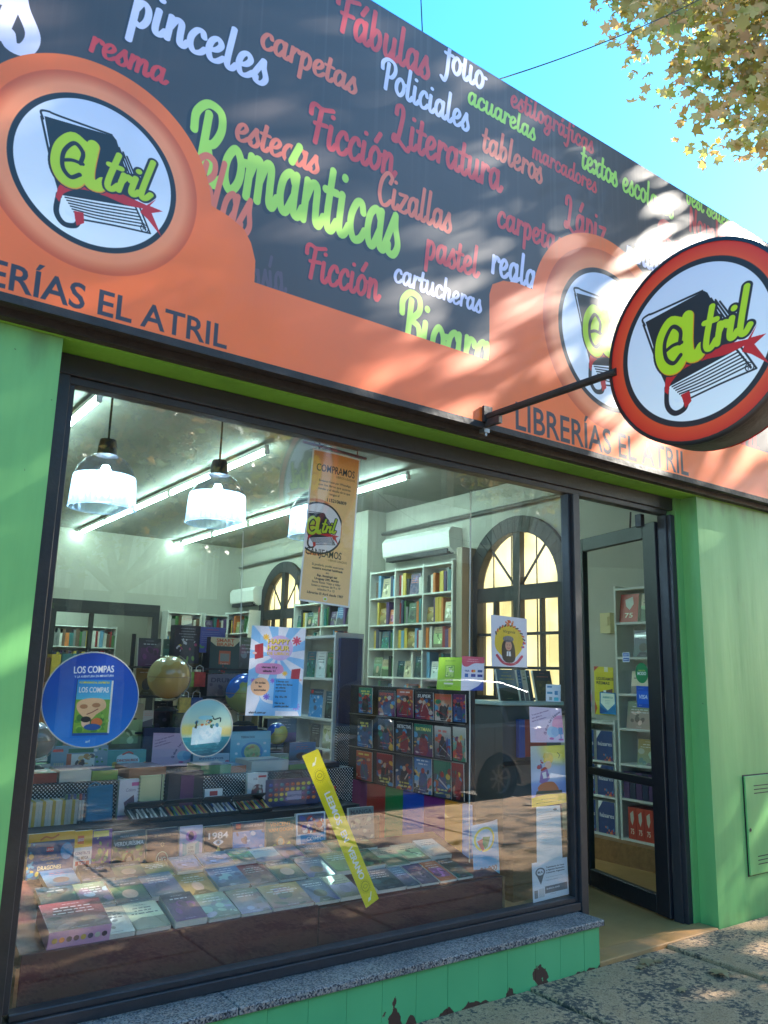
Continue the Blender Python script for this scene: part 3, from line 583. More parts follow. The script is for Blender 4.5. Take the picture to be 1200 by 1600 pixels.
    c = new('blue_notice', 130, 170, H(30, 120, 180)); c.poly([(10, 8), (120, 8), (120, 84), (65, 140), (10, 84)], H(226, 236, 226)); c.text('ABIERTO', 65, 46, 20, H(30, 130, 140), bold=.02, anchor='c'); lines(c, 36, 62, 56, 3, 12, 6, H(120, 140, 150), r, True); c.poly([(0, 110), (65, 150), (0, 170)], H(10, 80, 150))
    c = new('modo', 140, 160, H(28, 128, 78)); c.text('PAGÁ CON', 70, 66, 14, H(220, 210, 90), bold=.02, anchor='c'); c.text('MODO', 70, 96, 36, WH, bold=.03, anchor='c', width=92)
    c = new('visa', 120, 170, H(20, 76, 180)); c.rect(8, 40, 112, 140, H(24, 92, 200)); c.text('VISA', 60, 100, 44, H(220, 226, 240), bold=.03, anchor='c', shear=.25, width=84); lines(c, 20, 20, 80, 1, 8, 7, H(140, 180, 230), r); lines(c, 20, 150, 40, 1, 8, 7, WH, r)
    c = new('two_stickers', 90, 100, H(216, 222, 236)); c.rect(8, 8, 82, 42, H(30, 80, 160)); c.rect(8, 54, 82, 90, H(30, 80, 160)); c.text('ABIERTO', 45, 31, 16, WH, bold=.02, anchor='c'); c.text('ABIERTO', 45, 78, 16, WH, bold=.02, anchor='c')
    c = new('disk', 512, 512, H(196, 52, 30)); 
    for k in range(24): t = k/23.; c.ell(256, 256, 256-50*t, 256-50*t, tuple(H(206, 40, 28)[j]*(1-t)+H(226, 84, 40)[j]*t for j in range(3)), soft=6)
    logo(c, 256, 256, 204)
    # --- standing books in the front row and boxed goods
    def bk(name, w_, h_, col): return new(name, w_, h_, col, SH2)
    c = bk('dragons_book', 300, 320, H(40, 70, 110)); c.rect(0, 0, 300, 52, H(222, 160, 30)); c.line([(80, 40), (110, 24), (150, 34), (190, 18)], 10, H(190, 90, 30)); c.poly(smooth([(30, 150), (60, 90), (150, 60), (240, 90), (280, 150), (240, 210), (60, 210), (30, 150)]), H(20, 60, 110)); c.ell(250, 120, 40, 50, H(30, 130, 190)); c.rect(120, 88, 164, 116, H(200, 30, 30)); c.text('LEGO', 142, 108, 18, WH, bold=.03, anchor='c')
    for i, t in enumerate(('CUENTOS', 'FANTÁSTICOS', 'CON')): c.text(t, 146, 148+i*20, 18, H(200, 160, 90), anchor='c')
    c.text('DRAGONES', 146, 222, 34, H(226, 206, 150), bold=.02, anchor='c', width=150); c.blotch(20, [H(60, 140, 190), H(200, 110, 50), H(230, 190, 60), H(40, 90, 70)], 8, 26, r, (0, 240, 300, 320), .8); c.blotch(12, [H(70, 150, 190), H(226, 180, 60)], 6, 18, r, (0, 60, 40, 240), .8)
    c = bk('robots_book', 170, 320, H(224, 226, 230)); c.rect(0, 0, 170, 100, H(234, 170, 30)); c.rect(30, 30, 90, 80, H(220, 90, 40)); c.text('LEGO', 60, 62, 22, WH, bold=.03, anchor='c'); c.text('CONSTRUYE', 85, 142, 22, H(40, 60, 120), bold=.03, anchor='c', width=140); c.text('TU MEGA', 85, 172, 26, H(30, 40, 60), bold=.03, anchor='c'); c.rect(20, 182, 150, 208, H(190, 30, 50)); c.text('ROBOT', 85, 202, 22, WH, bold=.03, anchor='c'); c.blotch(12, [H(40, 90, 180), H(60, 60, 70), H(200, 200, 210)], 8, 20, r, (20, 220, 150, 310))
    c = bk('purple_comic', 180, 320, H(86, 56, 120)); c.rect(10, 8, 170, 44, H(210, 190, 70)); c.blotch(26, [H(120, 170, 60), H(80, 60, 120), H(60, 120, 90), H(220, 220, 120)], 8, 24, r, (0, 50, 180, 300), .8); c.rect(150, 0, 180, 320, H(96, 54, 130))
    c = bk('green_cookbook', 230, 320, H(60, 76, 84)); c.text('PAULINA COCINA', 115, 40, 15, WH, anchor='c'); c.text('VERDURÍSIMA', 115, 92, 36, WH, bold=.03, anchor='c', width=206); c.blotch(40, [H(60, 120, 60), H(90, 150, 80), H(150, 60, 70), H(40, 80, 50)], 6, 22, r, (20, 100, 210, 220), .8); c.ell(120, 186, 34, 46, H(40, 28, 26)); c.ell(120, 188, 20, 27, H(214, 160, 130)); c.poly([(60, 320), (80, 250), (120, 232), (160, 250), (190, 320)], H(226, 210, 200))
    c = bk('navy_emblem_book', 210, 250, H(44, 50, 64)); c.text('EL HEREDERO', 105, 44, 17, H(170, 160, 130), anchor='c'); c.ell(105, 84, 10, 10, H(170, 160, 130), ring=2); c.ell(105, 160, 38, 38, H(120, 180, 170), ring=4); c.text('HG', 105, 174, 36, H(130, 190, 180), bold=.02, anchor='c')
    c = bk('pastel_angel_book', 150, 260, H(206, 190, 214)); c.ell(75, 60, 36, 32, H(190, 120, 190)); c.ell(75, 58, 18, 24, H(80, 40, 90)); c.poly([(20, 90), (60, 110), (50, 200), (26, 240)], H(90, 170, 180)); c.poly([(130, 90), (90, 110), (100, 200), (124, 240)], H(90, 170, 180)); c.rect(48, 100, 102, 220, H(180, 200, 190)); c.text('LOS', 75, 130, 18, BK, anchor='c'); c.text('DÍAS', 75, 152, 18, BK, anchor='c'); c.text('AZULES', 75, 174, 16, BK, anchor='c')
    c = bk('eye_book', 190, 260, H(50, 50, 56)); c.rect(10, 4, 180, 26, H(90, 86, 70)); c.text('1984', 95, 82, 56, WH, bold=.03, anchor='c', width=130); c.poly(smooth([(60, 104), (95, 88), (130, 104), (95, 124), (60, 104)]), H(220, 230, 240)); c.ell(95, 105, 14, 14, H(60, 110, 150)); c.ell(95, 105, 6, 6, BK); c.poly([(95, 124), (160, 260), (30, 260)], H(214, 190, 110)); c.text('GEORGE ORWELL', 95, 240, 14, BK, anchor='c')
    c = bk('blue_blocks_book', 220, 280, H(50, 130, 200)); c.rect(0, 0, 220, 60, H(44, 60, 80)); c.rect(22, 10, 56, 44, H(200, 40, 40)); c.text('HOGAR LETRAS', 140, 36, 18, H(180, 190, 200), anchor='c'); c.blotch(16, [H(240, 240, 240), H(70, 150, 220), H(180, 200, 230), H(60, 60, 80)], 8, 26, r, (0, 70, 220, 280), .8)
    c = bk('painter_book', 200, 280, H(66, 92, 84)); c.text('VINCENT', 100, 48, 32, H(226, 130, 60), bold=.02, anchor='c', width=140); c.text('VAN GOGH', 100, 82, 30, H(226, 130, 60), bold=.02, anchor='c', width=160); c.poly([(0, 200), (60, 160), (110, 190), (160, 150), (200, 200), (200, 280), (0, 280)], H(180, 200, 70)); c.ell(100, 150, 26, 34, H(206, 130, 70)); c.ell(100, 148, 19, 24, H(226, 190, 150)); c.ell(90, 146, 3, 2, BK); c.ell(110, 146, 3, 2, BK)
    c = bk('comic_book', 210, 280, H(210, 216, 226)); c.rect(12, 10, 198, 130, H(70, 76, 100)); c.blotch(26, [H(200, 50, 50), H(220, 220, 220), H(60, 70, 150), H(30, 30, 36)], 8, 24, r, (20, 18, 190, 124), .9); c.poly([(30, 134), (198, 130), (196, 186), (34, 190)], H(70, 150, 200)); c.text('COMIC', 130, 176, 36, WH, bold=.02, anchor='c', shear=.1); c.blotch(14, [H(200, 60, 60), H(90, 90, 110)], 6, 16, r, (20, 200, 190, 270), .7)
    c = bk('manga_book', 190, 240, H(108, 120, 116)); c.text('MANGA', 95, 50, 44, H(50, 50, 56), bold=.03, anchor='c', width=160); lines(c, 30, 66, 130, 1, 10, 10, BK, r, True); c.blotch(30, [H(60, 90, 80), H(150, 170, 140), H(40, 50, 60), H(190, 200, 170)], 5, 18, r, (10, 90, 180, 230), .7)
    c = bk('animals_box', 340, 220, H(120, 150, 170)); c.rect(10, 20, 70, 40, H(200, 60, 50)); c.rect(100, 20, 250, 50, H(40, 100, 70)); c.rect(120, 60, 260, 180, H(226, 226, 220)); c.blotch(16, [H(200, 130, 60), H(70, 60, 60), H(230, 190, 120)], 8, 20, r, (130, 70, 250, 170)); c.rect(92, 56, 120, 190, H(190, 90, 60)); c.blotch(10, [H(60, 130, 60), H(226, 226, 226)], 6, 14, r, (260, 20, 330, 200)); c.line([(0, 205), (80, 195), (200, 208), (340, 196)], 14, H(40, 80, 140)); [c.rect(20+k*12, 120, 28+k*12, 180, H(210, 190, 150)) for k in range(5)]
    c = bk('dinosaurs_box', 280, 180, H(70, 150, 150)); c.blotch(16, [H(60, 120, 70), H(130, 180, 80), H(230, 170, 60)], 10, 26, r, (0, 100, 280, 180)); c.poly(smooth([(70, 50), (130, 30), (210, 50), (230, 100), (160, 140), (80, 110), (70, 50)]), H(200, 226, 236)); c.text('DINOSAURIOS', 146, 90, 28, H(190, 60, 50), bold=.03, anchor='c', width=150); c.line([(110, 34), (150, 18), (180, 30)], 12, H(190, 60, 50)); lines(c, 100, 104, 100, 2, 12, 8, H(60, 100, 140), r, True)
    c = bk('globe_box', 260, 260, H(104, 180, 210)); c.rect(0, 0, 260, 60, H(120, 190, 214)); c.text('TIERRACOCK', 110, 50, 22, H(40, 70, 90), bold=.02, anchor='c', width=90); c.ell(140, 150, 70, 70, H(60, 130, 190)); c.ell(140, 150, 52, 56, H(180, 190, 120)); c.blotch(12, [H(200, 130, 80), H(120, 160, 90), H(200, 190, 110)], 8, 22, r, (100, 110, 180, 190), .8); [c.ell(x, y, 9, 9, H(220, 226, 230)) for x, y in ((50, 90), (40, 160), (56, 214), (220, 90), (226, 150))]
    c = bk('inventors_box', 230, 160, H(170, 190, 210)); c.text('INVENTOS', 115, 60, 28, H(60, 80, 120), bold=.03, anchor='c', width=150); c.blotch(16, [H(190, 60, 90), H(80, 140, 190), H(226, 226, 226)], 8, 18, r, (0, 70, 230, 160), .8)
    c = bk('smart_box', 200, 240, H(40, 66, 64)); c.poly([(0, 0), (200, 0), (200, 20), (160, 60), (40, 60), (0, 30)], H(224, 216, 170)); c.text('SMART', 100, 32, 32, H(214, 90, 50), bold=.04, anchor='c', width=120); c.text('BRAIN', 100, 58, 30, H(214, 90, 50), bold=.04, anchor='c', width=110); c.rect(62, 90, 140, 180, H(206, 96, 60)); c.rect(70, 108, 132, 160, H(130, 140, 130)); c.text('Cerebro', 100, 180, 16, WH, anchor='c'); c.blotch(8, [H(226, 216, 190), H(180, 60, 50)], 6, 12, r, (70, 190, 130, 230))
    c = bk('drums_box', 220, 200, H(120, 104, 104)); c.text('DRUMS', 110, 56, 40, H(50, 40, 46), bold=.02, anchor='c', width=170); c.blotch(20, [H(170, 140, 130), H(90, 70, 80), H(60, 50, 60)], 10, 28, r, (0, 70, 220, 200), .7)
    c = bk('black_poster_box', 200, 220, H(44, 42, 54)); lines(c, 30, 18, 140, 5, 16, 8, H(200, 200, 210), r, True); c.blotch(12, [H(190, 60, 110), H(220, 190, 60), H(230, 230, 240)], 5, 12, r, (20, 70, 170, 160)); c.blotch(6, [H(110, 170, 60)], 8, 16, r, (20, 180, 180, 215))
    c = bk('violet_box', 220, 220, H(86, 98, 190)); lines(c, 60, 20, 110, 1, 10, 12, H(220, 60, 60), r); lines(c, 20, 44, 180, 6, 18, 7, H(190, 196, 240), r); c.blotch(5, [H(110, 190, 90)], 6, 12, r, (10, 150, 90, 200))
    c = bk('paints_case', 300, 190, H(70, 64, 96)); 
    pal = [H(70, 80, 160), H(90, 60, 120), H(60, 120, 140), H(150, 50, 60), H(190, 70, 50), H(230, 130, 40), H(240, 200, 60), H(200, 210, 60), H(90, 170, 90)]
    for i in range(9):
        for j in range(4): c.ell(30+i*30, 40+j*34, 11, 12, pal[(i+j*2) % 9]); c.ell(27+i*30, 35+j*34, 3, 3, WH, .5)
    c.rect(120, 90, 200, 150, H(140, 150, 190)); c.text('GIOTTO', 160, 128, 20, H(30, 40, 90), bold=.02, anchor='c')
    c = bk('colour_set', 150, 260, H(214, 208, 224)); c.text('Colors', 84, 70, 26, H(110, 90, 130), anchor='c', shear=.2); c.poly([(40, 130), (110, 90), (120, 150), (60, 190)], H(90, 60, 80)); c.rect(0, 200, 150, 260, H(130, 90, 150)); c.rect(90, 20, 146, 40, H(206, 80, 140))
    c = bk('marker_pack', 140, 220, WH); c.rect(40, 20, 100, 60, H(200, 60, 60)); [c.rect(24+k*18, 90, 38+k*18, 170, q) for k, q in enumerate((H(60, 130, 60), H(130, 170, 60), H(170, 90, 50), H(120, 50, 50), H(90, 60, 50)))]; c.rect(10, 186, 130, 208, H(90, 130, 190))
    c = bk('pen_set', 150, 270, H(222, 216, 214)); c.text('Ink', 60, 50, 26, H(120, 90, 90), anchor='c'); c.rect(80, 20, 140, 34, H(200, 60, 60)); c.ell(75, 140, 44, 60, H(120, 60, 60)); c.blotch(10, [H(60, 70, 60), H(200, 190, 180), H(150, 120, 100)], 8, 18, r, (44, 96, 108, 190)); c.poly([(20, 230), (130, 210), (120, 262), (30, 262)], H(90, 70, 80))
    c = bk('folk_set', 230, 230, H(110, 96, 110)); c.blotch(30, [H(150, 60, 60), H(40, 60, 90), H(190, 190, 190), H(60, 50, 50)], 8, 22, r, al=.8)
    # goods behind the door and generic covers
    c = bk('paper_ream', 200, 240, H(26, 52, 110)); c.poly([(0, 0), (60, 0), (0, 70)], WH); c.text('húsares', 104, 120, 46, WH, bold=.01, anchor='c', width=170); c.blotch(10, [H(230, 120, 60), H(200, 60, 60), H(60, 120, 180)], 8, 22, r, (90, 190, 200, 240), .9)
    c = bk('red_ream', 150, 300, H(178, 44, 34)); c.poly([(40, 60), (100, 30), (110, 110), (80, 170), (50, 130)], H(190, 190, 180)); c.text('75', 75, 250, 70, H(220, 210, 190), bold=.02, anchor='c')
    CM = [H(20, 22, 30), H(150, 24, 30), H(30, 90, 160), H(20, 110, 80), H(190, 70, 30), H(96, 30, 80), H(60, 60, 70), H(214, 200, 190)]
    TW = ['MARVEL', 'DEAD', 'SPIDER', 'VENOM', 'HEROES', 'TITAN', 'NOIR', 'GUARD', 'OMEGA']
    for k in range(18):
        rr = random.Random(900+k); a_, b_ = rr.sample(CM, 2); c = bk('comic%d' % k, 110, 170, a_); c.grad(0, 0, 110, 170, a_, b_)
        c.blotch(26, rr.sample(CM, 5)+[H(220, 60, 50), H(230, 170, 50), H(60, 150, 210), H(200, 150, 120)], 4, 20, rr, (4, 44, 106, 165), .85)
        c.poly([(55, 60), (78, 80), (84, 140), (70, 166), (40, 166), (28, 130), (34, 82)], rr.choice([H(20, 20, 26), H(140, 30, 40), H(40, 60, 110)]), .85); c.ell(55, 64, 11, 13, rr.choice([H(206, 160, 130), H(160, 30, 30), H(30, 30, 34)]))
        tc_ = rr.choice([H(236, 220, 90), WH, H(226, 70, 60)])
        if k in (1, 8): c.text('DETECTIVE', 55, 34, 26, tc_, bold=.03, anchor='c', width=90)
        elif k in (4, 9): c.text('BATMAN', 55, 36, 26, tc_, bold=.03, anchor='c', width=86)
        elif k == 3: c.text('SUPER', 55, 34, 28, tc_, bold=.03, anchor='c', width=80, shear=.2)
        else: lines(c, 12, rr.choice([14, 20, 130]), 86, rr.randint(1, 2), 16, rr.uniform(14, 26), tc_, rr, True)
        lines(c, 14, 152, 60, 1, 8, 6, WH, rr)
        for _ in range(rr.randint(0, 3)): c.line([(rr.uniform(0, 110), rr.uniform(40, 160)), (rr.uniform(0, 110), rr.uniform(40, 160))], rr.uniform(3, 9), rr.choice(CM), .8)
    for k in range(70):
        rr = random.Random(100+k); w_, h_ = 120, 172
        base = rr.choice([H(30, 34, 44), H(44, 70, 90), H(96, 116, 130), H(170, 150, 120), H(52, 84, 60), H(120, 40, 44), H(60, 96, 140), H(200, 196, 188), H(66, 50, 84), H(150, 120, 60), H(36, 40, 40), H(110, 130, 100), H(190, 90, 50), H(210, 200, 160)])
        c = bk('cover%d' % k, w_, h_, base); g_ = sum(base)/3; b2 = tuple(max(.05, min(.9, .5*(v+g_)+rr.uniform(-.12, .2))) for v in base)
        if rr.random() < .6: c.grad(0, 0, w_, h_, base, b2)
        if rr.random() < .45: c.grad(0, int(h_*rr.uniform(.3, .5)), w_, h_, b2, tuple(v*.5 for v in base))
        kk = rr.random()
        if kk < .35: c.blotch(rr.randint(5, 14), [tuple(max(.04, min(.9, v+q_+rr.uniform(-.12, .12))) for v in b2) for q_ in (-.25, -.12, .12, .25)], 5, 26, rr, (0, 40, w_, h_), .7)
        elif kk < .55:
            c.ell(60, 110, rr.uniform(18, 30), rr.uniform(24, 38), rr.choice([H(190, 150, 124), H(60, 50, 50), tuple(v*.7 for v in b2)]))
            c.poly([(20, 172), (40, 140), (80, 140), (104, 172)], tuple(v*.6 for v in base))
        elif kk < .75: c.poly([(0, 172), (0, rr.uniform(90, 130)), (40, rr.uniform(80, 110)), (80, rr.uniform(95, 125)), (120, rr.uniform(80, 120)), (120, 172)], tuple(v*.5 for v in b2))
        else: c.rect(14, 60, 106, 140, b2, .8); c.blotch(7, [tuple(min(1, v*1.5) for v in b2), tuple(v*.5 for v in b2)], 8, 22, rr, (22, 66, 98, 134), .8)
        lt = WH if sum(base) < 1.4 else BK
        if rr.random() < .3: lt = rr.choice([H(230, 200, 90), H(220, 90, 70), lt])
        lines(c, 34, 16, 52, 1, 9, 5, lt, rr, True)
        for q in range(rr.randint(1, 3)): lines(c, 14, 34+q*17, 92, 1, 9, rr.uniform(8, 14), lt, rr, True)
        lines(c, 40, 158, 40, 1, 9, 4, lt, rr, True)
    for sh, name, c in todo:
        if sh is SH2: c.a = np.clip(c.a, 0, 1)**.82
    for sh, name, c in todo: TONE[name] = cname(c.a.reshape(-1, 3).mean(0))
    for sh, name, c in sorted(todo, key=lambda t: -t[2].h): sh.place(name, c)
make_prints()
# ------------------------------------------------------------------ materials
MS1, MS2 = print_mat('printed_paper', SH1.cv.image('poster_print'), .4), print_mat('book_covers', SH2.cv.image('cover_print'), .35, coat=.3)
def pm(name): return MS1 if PR[name][0] is SH1 else MS2
def UV(name): return PR[name][1]
M_green = mat('green_wall_paint', H(112, 176, 104), .5, var=.2, vscale=2.2, bump=.35, bscale=5, stretch=(1.6, 1, .22), detail=9)
M_green2 = mat('green_lintel_paint', H(110, 172, 62), .55, var=.25, vscale=3, bump=.2, bscale=12)
M_black = mat('black_frame_paint', H(44, 44, 50), .42, var=.25, vscale=7, bump=.15, bscale=40)
M_blackd = mat('black_door_paint', H(30, 30, 38), .4, var=.25, vscale=6, bump=.1, bscale=40)
M_iron = mat('rusty_dark_iron', H(46, 42, 42), .6, col2=H(30, 26, 26), vscale=8, bump=.4, bscale=30)
M_wallout = mat('grey_render', H(150, 146, 140), .9, var=.3, vscale=1.5, bump=.5, bscale=20)
M_white = mat('white_laminate', H(214, 216, 212), .45, var=.06, vscale=3)
M_iwall = mat('interior_wall_paint', H(172, 170, 160), .85, var=.08, vscale=1.2)
M_ceil = mat('ceiling_paint', H(126, 126, 122), .9, var=.12, vscale=1)
M_floor = mat('shop_floor', H(180, 134, 84), .35, var=.2, vscale=2)
M_steel = mat('brushed_steel', H(150, 150, 150), .35, metal=.9)
M_brown = mat('brown_vinyl', H(92, 42, 42), .45, var=.2, vscale=5, bump=.2, bscale=9)
M_dark = mat('dark_board', H(34, 34, 40), .6, var=.2)
M_navy = mat('navy_board', H(52, 58, 96), .55, var=.15)
M_page = mat('page_edges', H(226, 222, 212), .8, var=.12, vscale=60, stretch=(1, 1, 8))
M_white2 = mat('white_plastic', H(220, 220, 216), .4)
M_tube = mat('lit_tube', (1, 1, 1), .5, emit=(.80, 1., .95), es=10.5)
M_glass = glass_mat('window_glass', .09, dirt=.004)
M_glassd = glass_mat('door_glass', .05, dirt=.01)
M_wire = mat('black_cable', H(24, 24, 26), .6)
M_cord = mat('white_cord', H(220, 220, 214), .6)
M_wood = mat('tan_wood', H(150, 106, 66), .5, var=.3, vscale=4, stretch=(1, 6, 6))
def grime(m, z0, z1, col, amt=.8, sc_=7., zz=(.0, -.05)):
    n = m.node_tree.nodes; L = m.node_tree.links; b = n['Principled BSDF']; src = b.inputs['Base Color'].links[0].from_socket
    tc = n.new('ShaderNodeTexCoord'); sp = n.new('ShaderNodeSeparateXYZ'); L.new(tc.outputs['Object'], sp.inputs[0])
    a = n.new('ShaderNodeMapRange'); a.inputs[1].default_value = z0; a.inputs[2].default_value = z1; a.inputs[3].default_value = 0; a.inputs[4].default_value = .42; L.new(sp.outputs['Z'], a.inputs[0])
    c = n.new('ShaderNodeMapRange'); c.inputs[1].default_value = .16; c.inputs[2].default_value = -.03; c.inputs[3].default_value = 0; c.inputs[4].default_value = .30; L.new(sp.outputs['Z'], c.inputs[0])
    mp = n.new('ShaderNodeMapping'); mp.inputs['Scale'].default_value = (1, 1, .3); L.new(tc.outputs['Object'], mp.inputs[0]); no = n.new('ShaderNodeTexNoise'); no.inputs['Scale'].default_value = sc_; no.inputs['Detail'].default_value = 9; L.new(mp.outputs[0], no.inputs['Vector'])
    n2 = n.new('ShaderNodeTexNoise'); n2.inputs['Scale'].default_value = 24; n2.inputs['Detail'].default_value = 2; L.new(tc.outputs['Object'], n2.inputs['Vector'])
    s1 = n.new('ShaderNodeMath'); L.new(a.outputs[0], s1.inputs[0]); L.new(c.outputs[0], s1.inputs[1]); s2 = n.new('ShaderNodeMath'); L.new(s1.outputs[0], s2.inputs[0]); L.new(no.outputs[0], s2.inputs[1])
    g = n.new('ShaderNodeMapRange'); g.inputs[1].default_value = .66; g.inputs[2].default_value = .95; g.inputs[4].default_value = amt; L.new(s2.outputs[0], g.inputs[0])
    nk = n.new('ShaderNodeMapRange'); nk.inputs[1].default_value = .765; nk.inputs[2].default_value = .78; nk.inputs[4].default_value = .8; L.new(n2.outputs[0], nk.inputs[0]); mxx = n.new('ShaderNodeMath'); mxx.operation = 'MAXIMUM'; L.new(g.outputs[0], mxx.inputs[0]); L.new(nk.outputs[0], mxx.inputs[1])
    mx = n.new('ShaderNodeMix'); mx.data_type = 'RGBA'; L.new(mxx.outputs[0], mx.inputs[0]); L.new(src, mx.inputs[6]); mx.inputs[7].default_value = lin(col)+(1,); L.new(mx.outputs[2], b.inputs['Base Color'])
grime(M_green, 2.62, 2.86, H(74, 84, 58), .5); grime(M_green2, 2.83, 2.9, H(52, 48, 36), .7)
def granite():
    m = mat('speckled_granite', H(150, 146, 148), .35); n = m.node_tree.nodes; L = m.node_tree.links; b = n['Principled BSDF']
    tc = n.new('ShaderNodeTexCoord'); v = n.new('ShaderNodeTexVoronoi'); v.inputs['Scale'].default_value = 150; L.new(tc.outputs['Object'], v.inputs['Vector'])
    cr = n.new('ShaderNodeValToRGB'); cr.color_ramp.interpolation = 'CONSTANT'; e = cr.color_ramp.elements
    for p, c in ((0, H(60, 60, 70)), (.22, H(120, 118, 124)), (.5, H(168, 162, 160)), (.8, H(190, 168, 156)), (.93, H(40, 40, 46))):
        q = e.new(p) if p else e[0]; q.color = lin(c)+(1,)
    e[-1].color = lin(H(200, 196, 194))+(1,) if e[-1].position == 1 else e[-1].color
    sp = n.new('ShaderNodeSeparateColor'); L.new(v.outputs['Color'], sp.inputs[0]); L.new(sp.outputs[0], cr.inputs[0])
    no = n.new('ShaderNodeTexNoise'); no.inputs['Scale'].default_value = 3; L.new(tc.outputs['Object'], no.inputs['Vector']); mx = n.new('ShaderNodeMix'); mx.data_type = 'RGBA'; mx.blend_type = 'MULTIPLY'; mx.inputs[0].default_value = .5
    L.new(cr.outputs[0], mx.inputs[6]); L.new(no.outputs[0], mx.inputs[7]); L.new(mx.outputs[2], b.inputs['Base Color']); return m
M_granite = granite()
def chipped_tile():
    """green paint over brown tile, flaking near the foot"""
    m = mat('painted_tile', H(70, 184, 122), .45); n = m.node_tree.nodes; L = m.node_tree.links; b = n['Principled BSDF']
    tc = n.new('ShaderNodeTexCoord'); no = n.new('ShaderNodeTexNoise'); no.inputs['Scale'].default_value = 5.5; no.inputs['Detail'].default_value = 6; L.new(tc.outputs['Object'], no.inputs['Vector'])
    sx = n.new('ShaderNodeSeparateXYZ'); L.new(tc.outputs['Object'], sx.inputs[0])
    mr = n.new('ShaderNodeMapRange'); mr.inputs[1].default_value = -.03; mr.inputs[2].default_value = .11; mr.inputs[3].default_value = .17; mr.inputs[4].default_value = -.03; L.new(sx.outputs['Z'], mr.inputs[0])
    ad = n.new('ShaderNodeMath'); L.new(no.outputs[0], ad.inputs[0]); L.new(mr.outputs[0], ad.inputs[1])
    gt = n.new('ShaderNodeMapRange'); gt.inputs[1].default_value = .685; gt.inputs[2].default_value = .692; L.new(ad.outputs[0], gt.inputs[0])
    n2 = n.new('ShaderNodeTexNoise'); n2.inputs['Scale'].default_value = 2.5; L.new(tc.outputs['Object'], n2.inputs['Vector']); cr = n.new('ShaderNodeValToRGB'); cr.color_ramp.elements[0].color = lin(H(78, 160, 104))+(1,); cr.color_ramp.elements[1].color = lin(H(104, 188, 126))+(1,); L.new(n2.outputs[0], cr.inputs[0])
    mx = n.new('ShaderNodeMix'); mx.data_type = 'RGBA'; mx.inputs[7].default_value = lin(H(84, 54, 46))+(1,); L.new(gt.outputs[0], mx.inputs[0]); L.new(cr.outputs[0], mx.inputs[6]); L.new(mx.outputs[2], b.inputs['Base Color'])
    bp = n.new('ShaderNodeBump'); bp.inputs['Strength'].default_value = .6; bp.inputs['Distance'].default_value = .004; bp.invert = True; L.new(gt.outputs[0], bp.inputs['Height']); L.new(bp.outputs[0], b.inputs['Normal'])
    return m
M_tile = chipped_tile()
def paving(name, a, b_, c, dark, sc_=1.):
    """old exposed-aggregate slab: tan and pink grit with black lichen"""
    m = mat(name, a, .9); n = m.node_tree.nodes; L = m.node_tree.links; b = n['Principled BSDF']; tc = n.new('ShaderNodeTexCoord')
    def no(s_, d=6): q = n.new('ShaderNodeTexNoise'); q.inputs['Scale'].default_value = s_*sc_; q.inputs['Detail'].default_value = d; q.inputs['Roughness'].default_value = .7; L.new(tc.outputs['Object'], q.inputs['Vector']); return q
    n1, n2, n3 = no(3.2), no(38, 10), no(130, 3)
    cr = n.new('ShaderNodeValToRGB'); cr.color_ramp.elements[0].position = .35; cr.color_ramp.elements[0].color = lin(a)+(1,); cr.color_ramp.elements[1].position = .65; cr.color_ramp.elements[1].color = lin(b_)+(1,); L.new(n1.outputs[0], cr.inputs[0])
    ad = n.new('ShaderNodeMath'); ad.operation = 'MULTIPLY_ADD'; ad.inputs[1].default_value = .8; L.new(n1.outputs[0], ad.inputs[0]); L.new(n2.outputs[0], ad.inputs[2])
    g = n.new('ShaderNodeMapRange'); g.inputs[1].default_value = dark; g.inputs[2].default_value = dark+.09; L.new(ad.outputs[0], g.inputs[0])
    g3 = n.new('ShaderNodeMapRange'); g3.inputs[1].default_value = .35; g3.inputs[2].default_value = .6; g3.inputs[3].default_value = .6; g3.inputs[4].default_value = 1.15; L.new(n3.outputs[0], g3.inputs[0])
    mx = n.new('ShaderNodeMix'); mx.data_type = 'RGBA'; mx.inputs[7].default_value = lin(c)+(1,); L.new(g.outputs[0], mx.inputs[0]); L.new(cr.outputs[0], mx.inputs[6])
    ml = n.new('ShaderNodeMix'); ml.data_type = 'RGBA'; ml.blend_type = 'MULTIPLY'; ml.inputs[0].default_value = 1; L.new(mx.outputs[2], ml.inputs[6]); L.new(g3.outputs[0], ml.inputs[7]); L.new(ml.outputs[2], b.inputs['Base Color'])
    bp = n.new('ShaderNodeBump'); bp.inputs['Strength'].default_value = 1.0; bp.inputs['Distance'].default_value = .014; L.new(n2.outputs[0], bp.inputs['Height']); L.new(bp.outputs[0], b.inputs['Normal']); return m
M_pave = paving('sidewalk_stone', H(168, 134, 100), H(200, 164, 128), H(80, 72, 66), .895)
M_pave2 = mat('stone_doorstep', H(196, 138, 76), .7, col2=H(160, 122, 86), vscale=2.5, bump=.2, bscale=40)
M_asph = mat('asphalt', H(112, 108, 102), .9, var=.25, vscale=6, bump=.6, bscale=120)
M_kerb = mat('kerb_concrete', H(158, 152, 142), .9, var=.3, vscale=4, bump=.4, bscale=40)
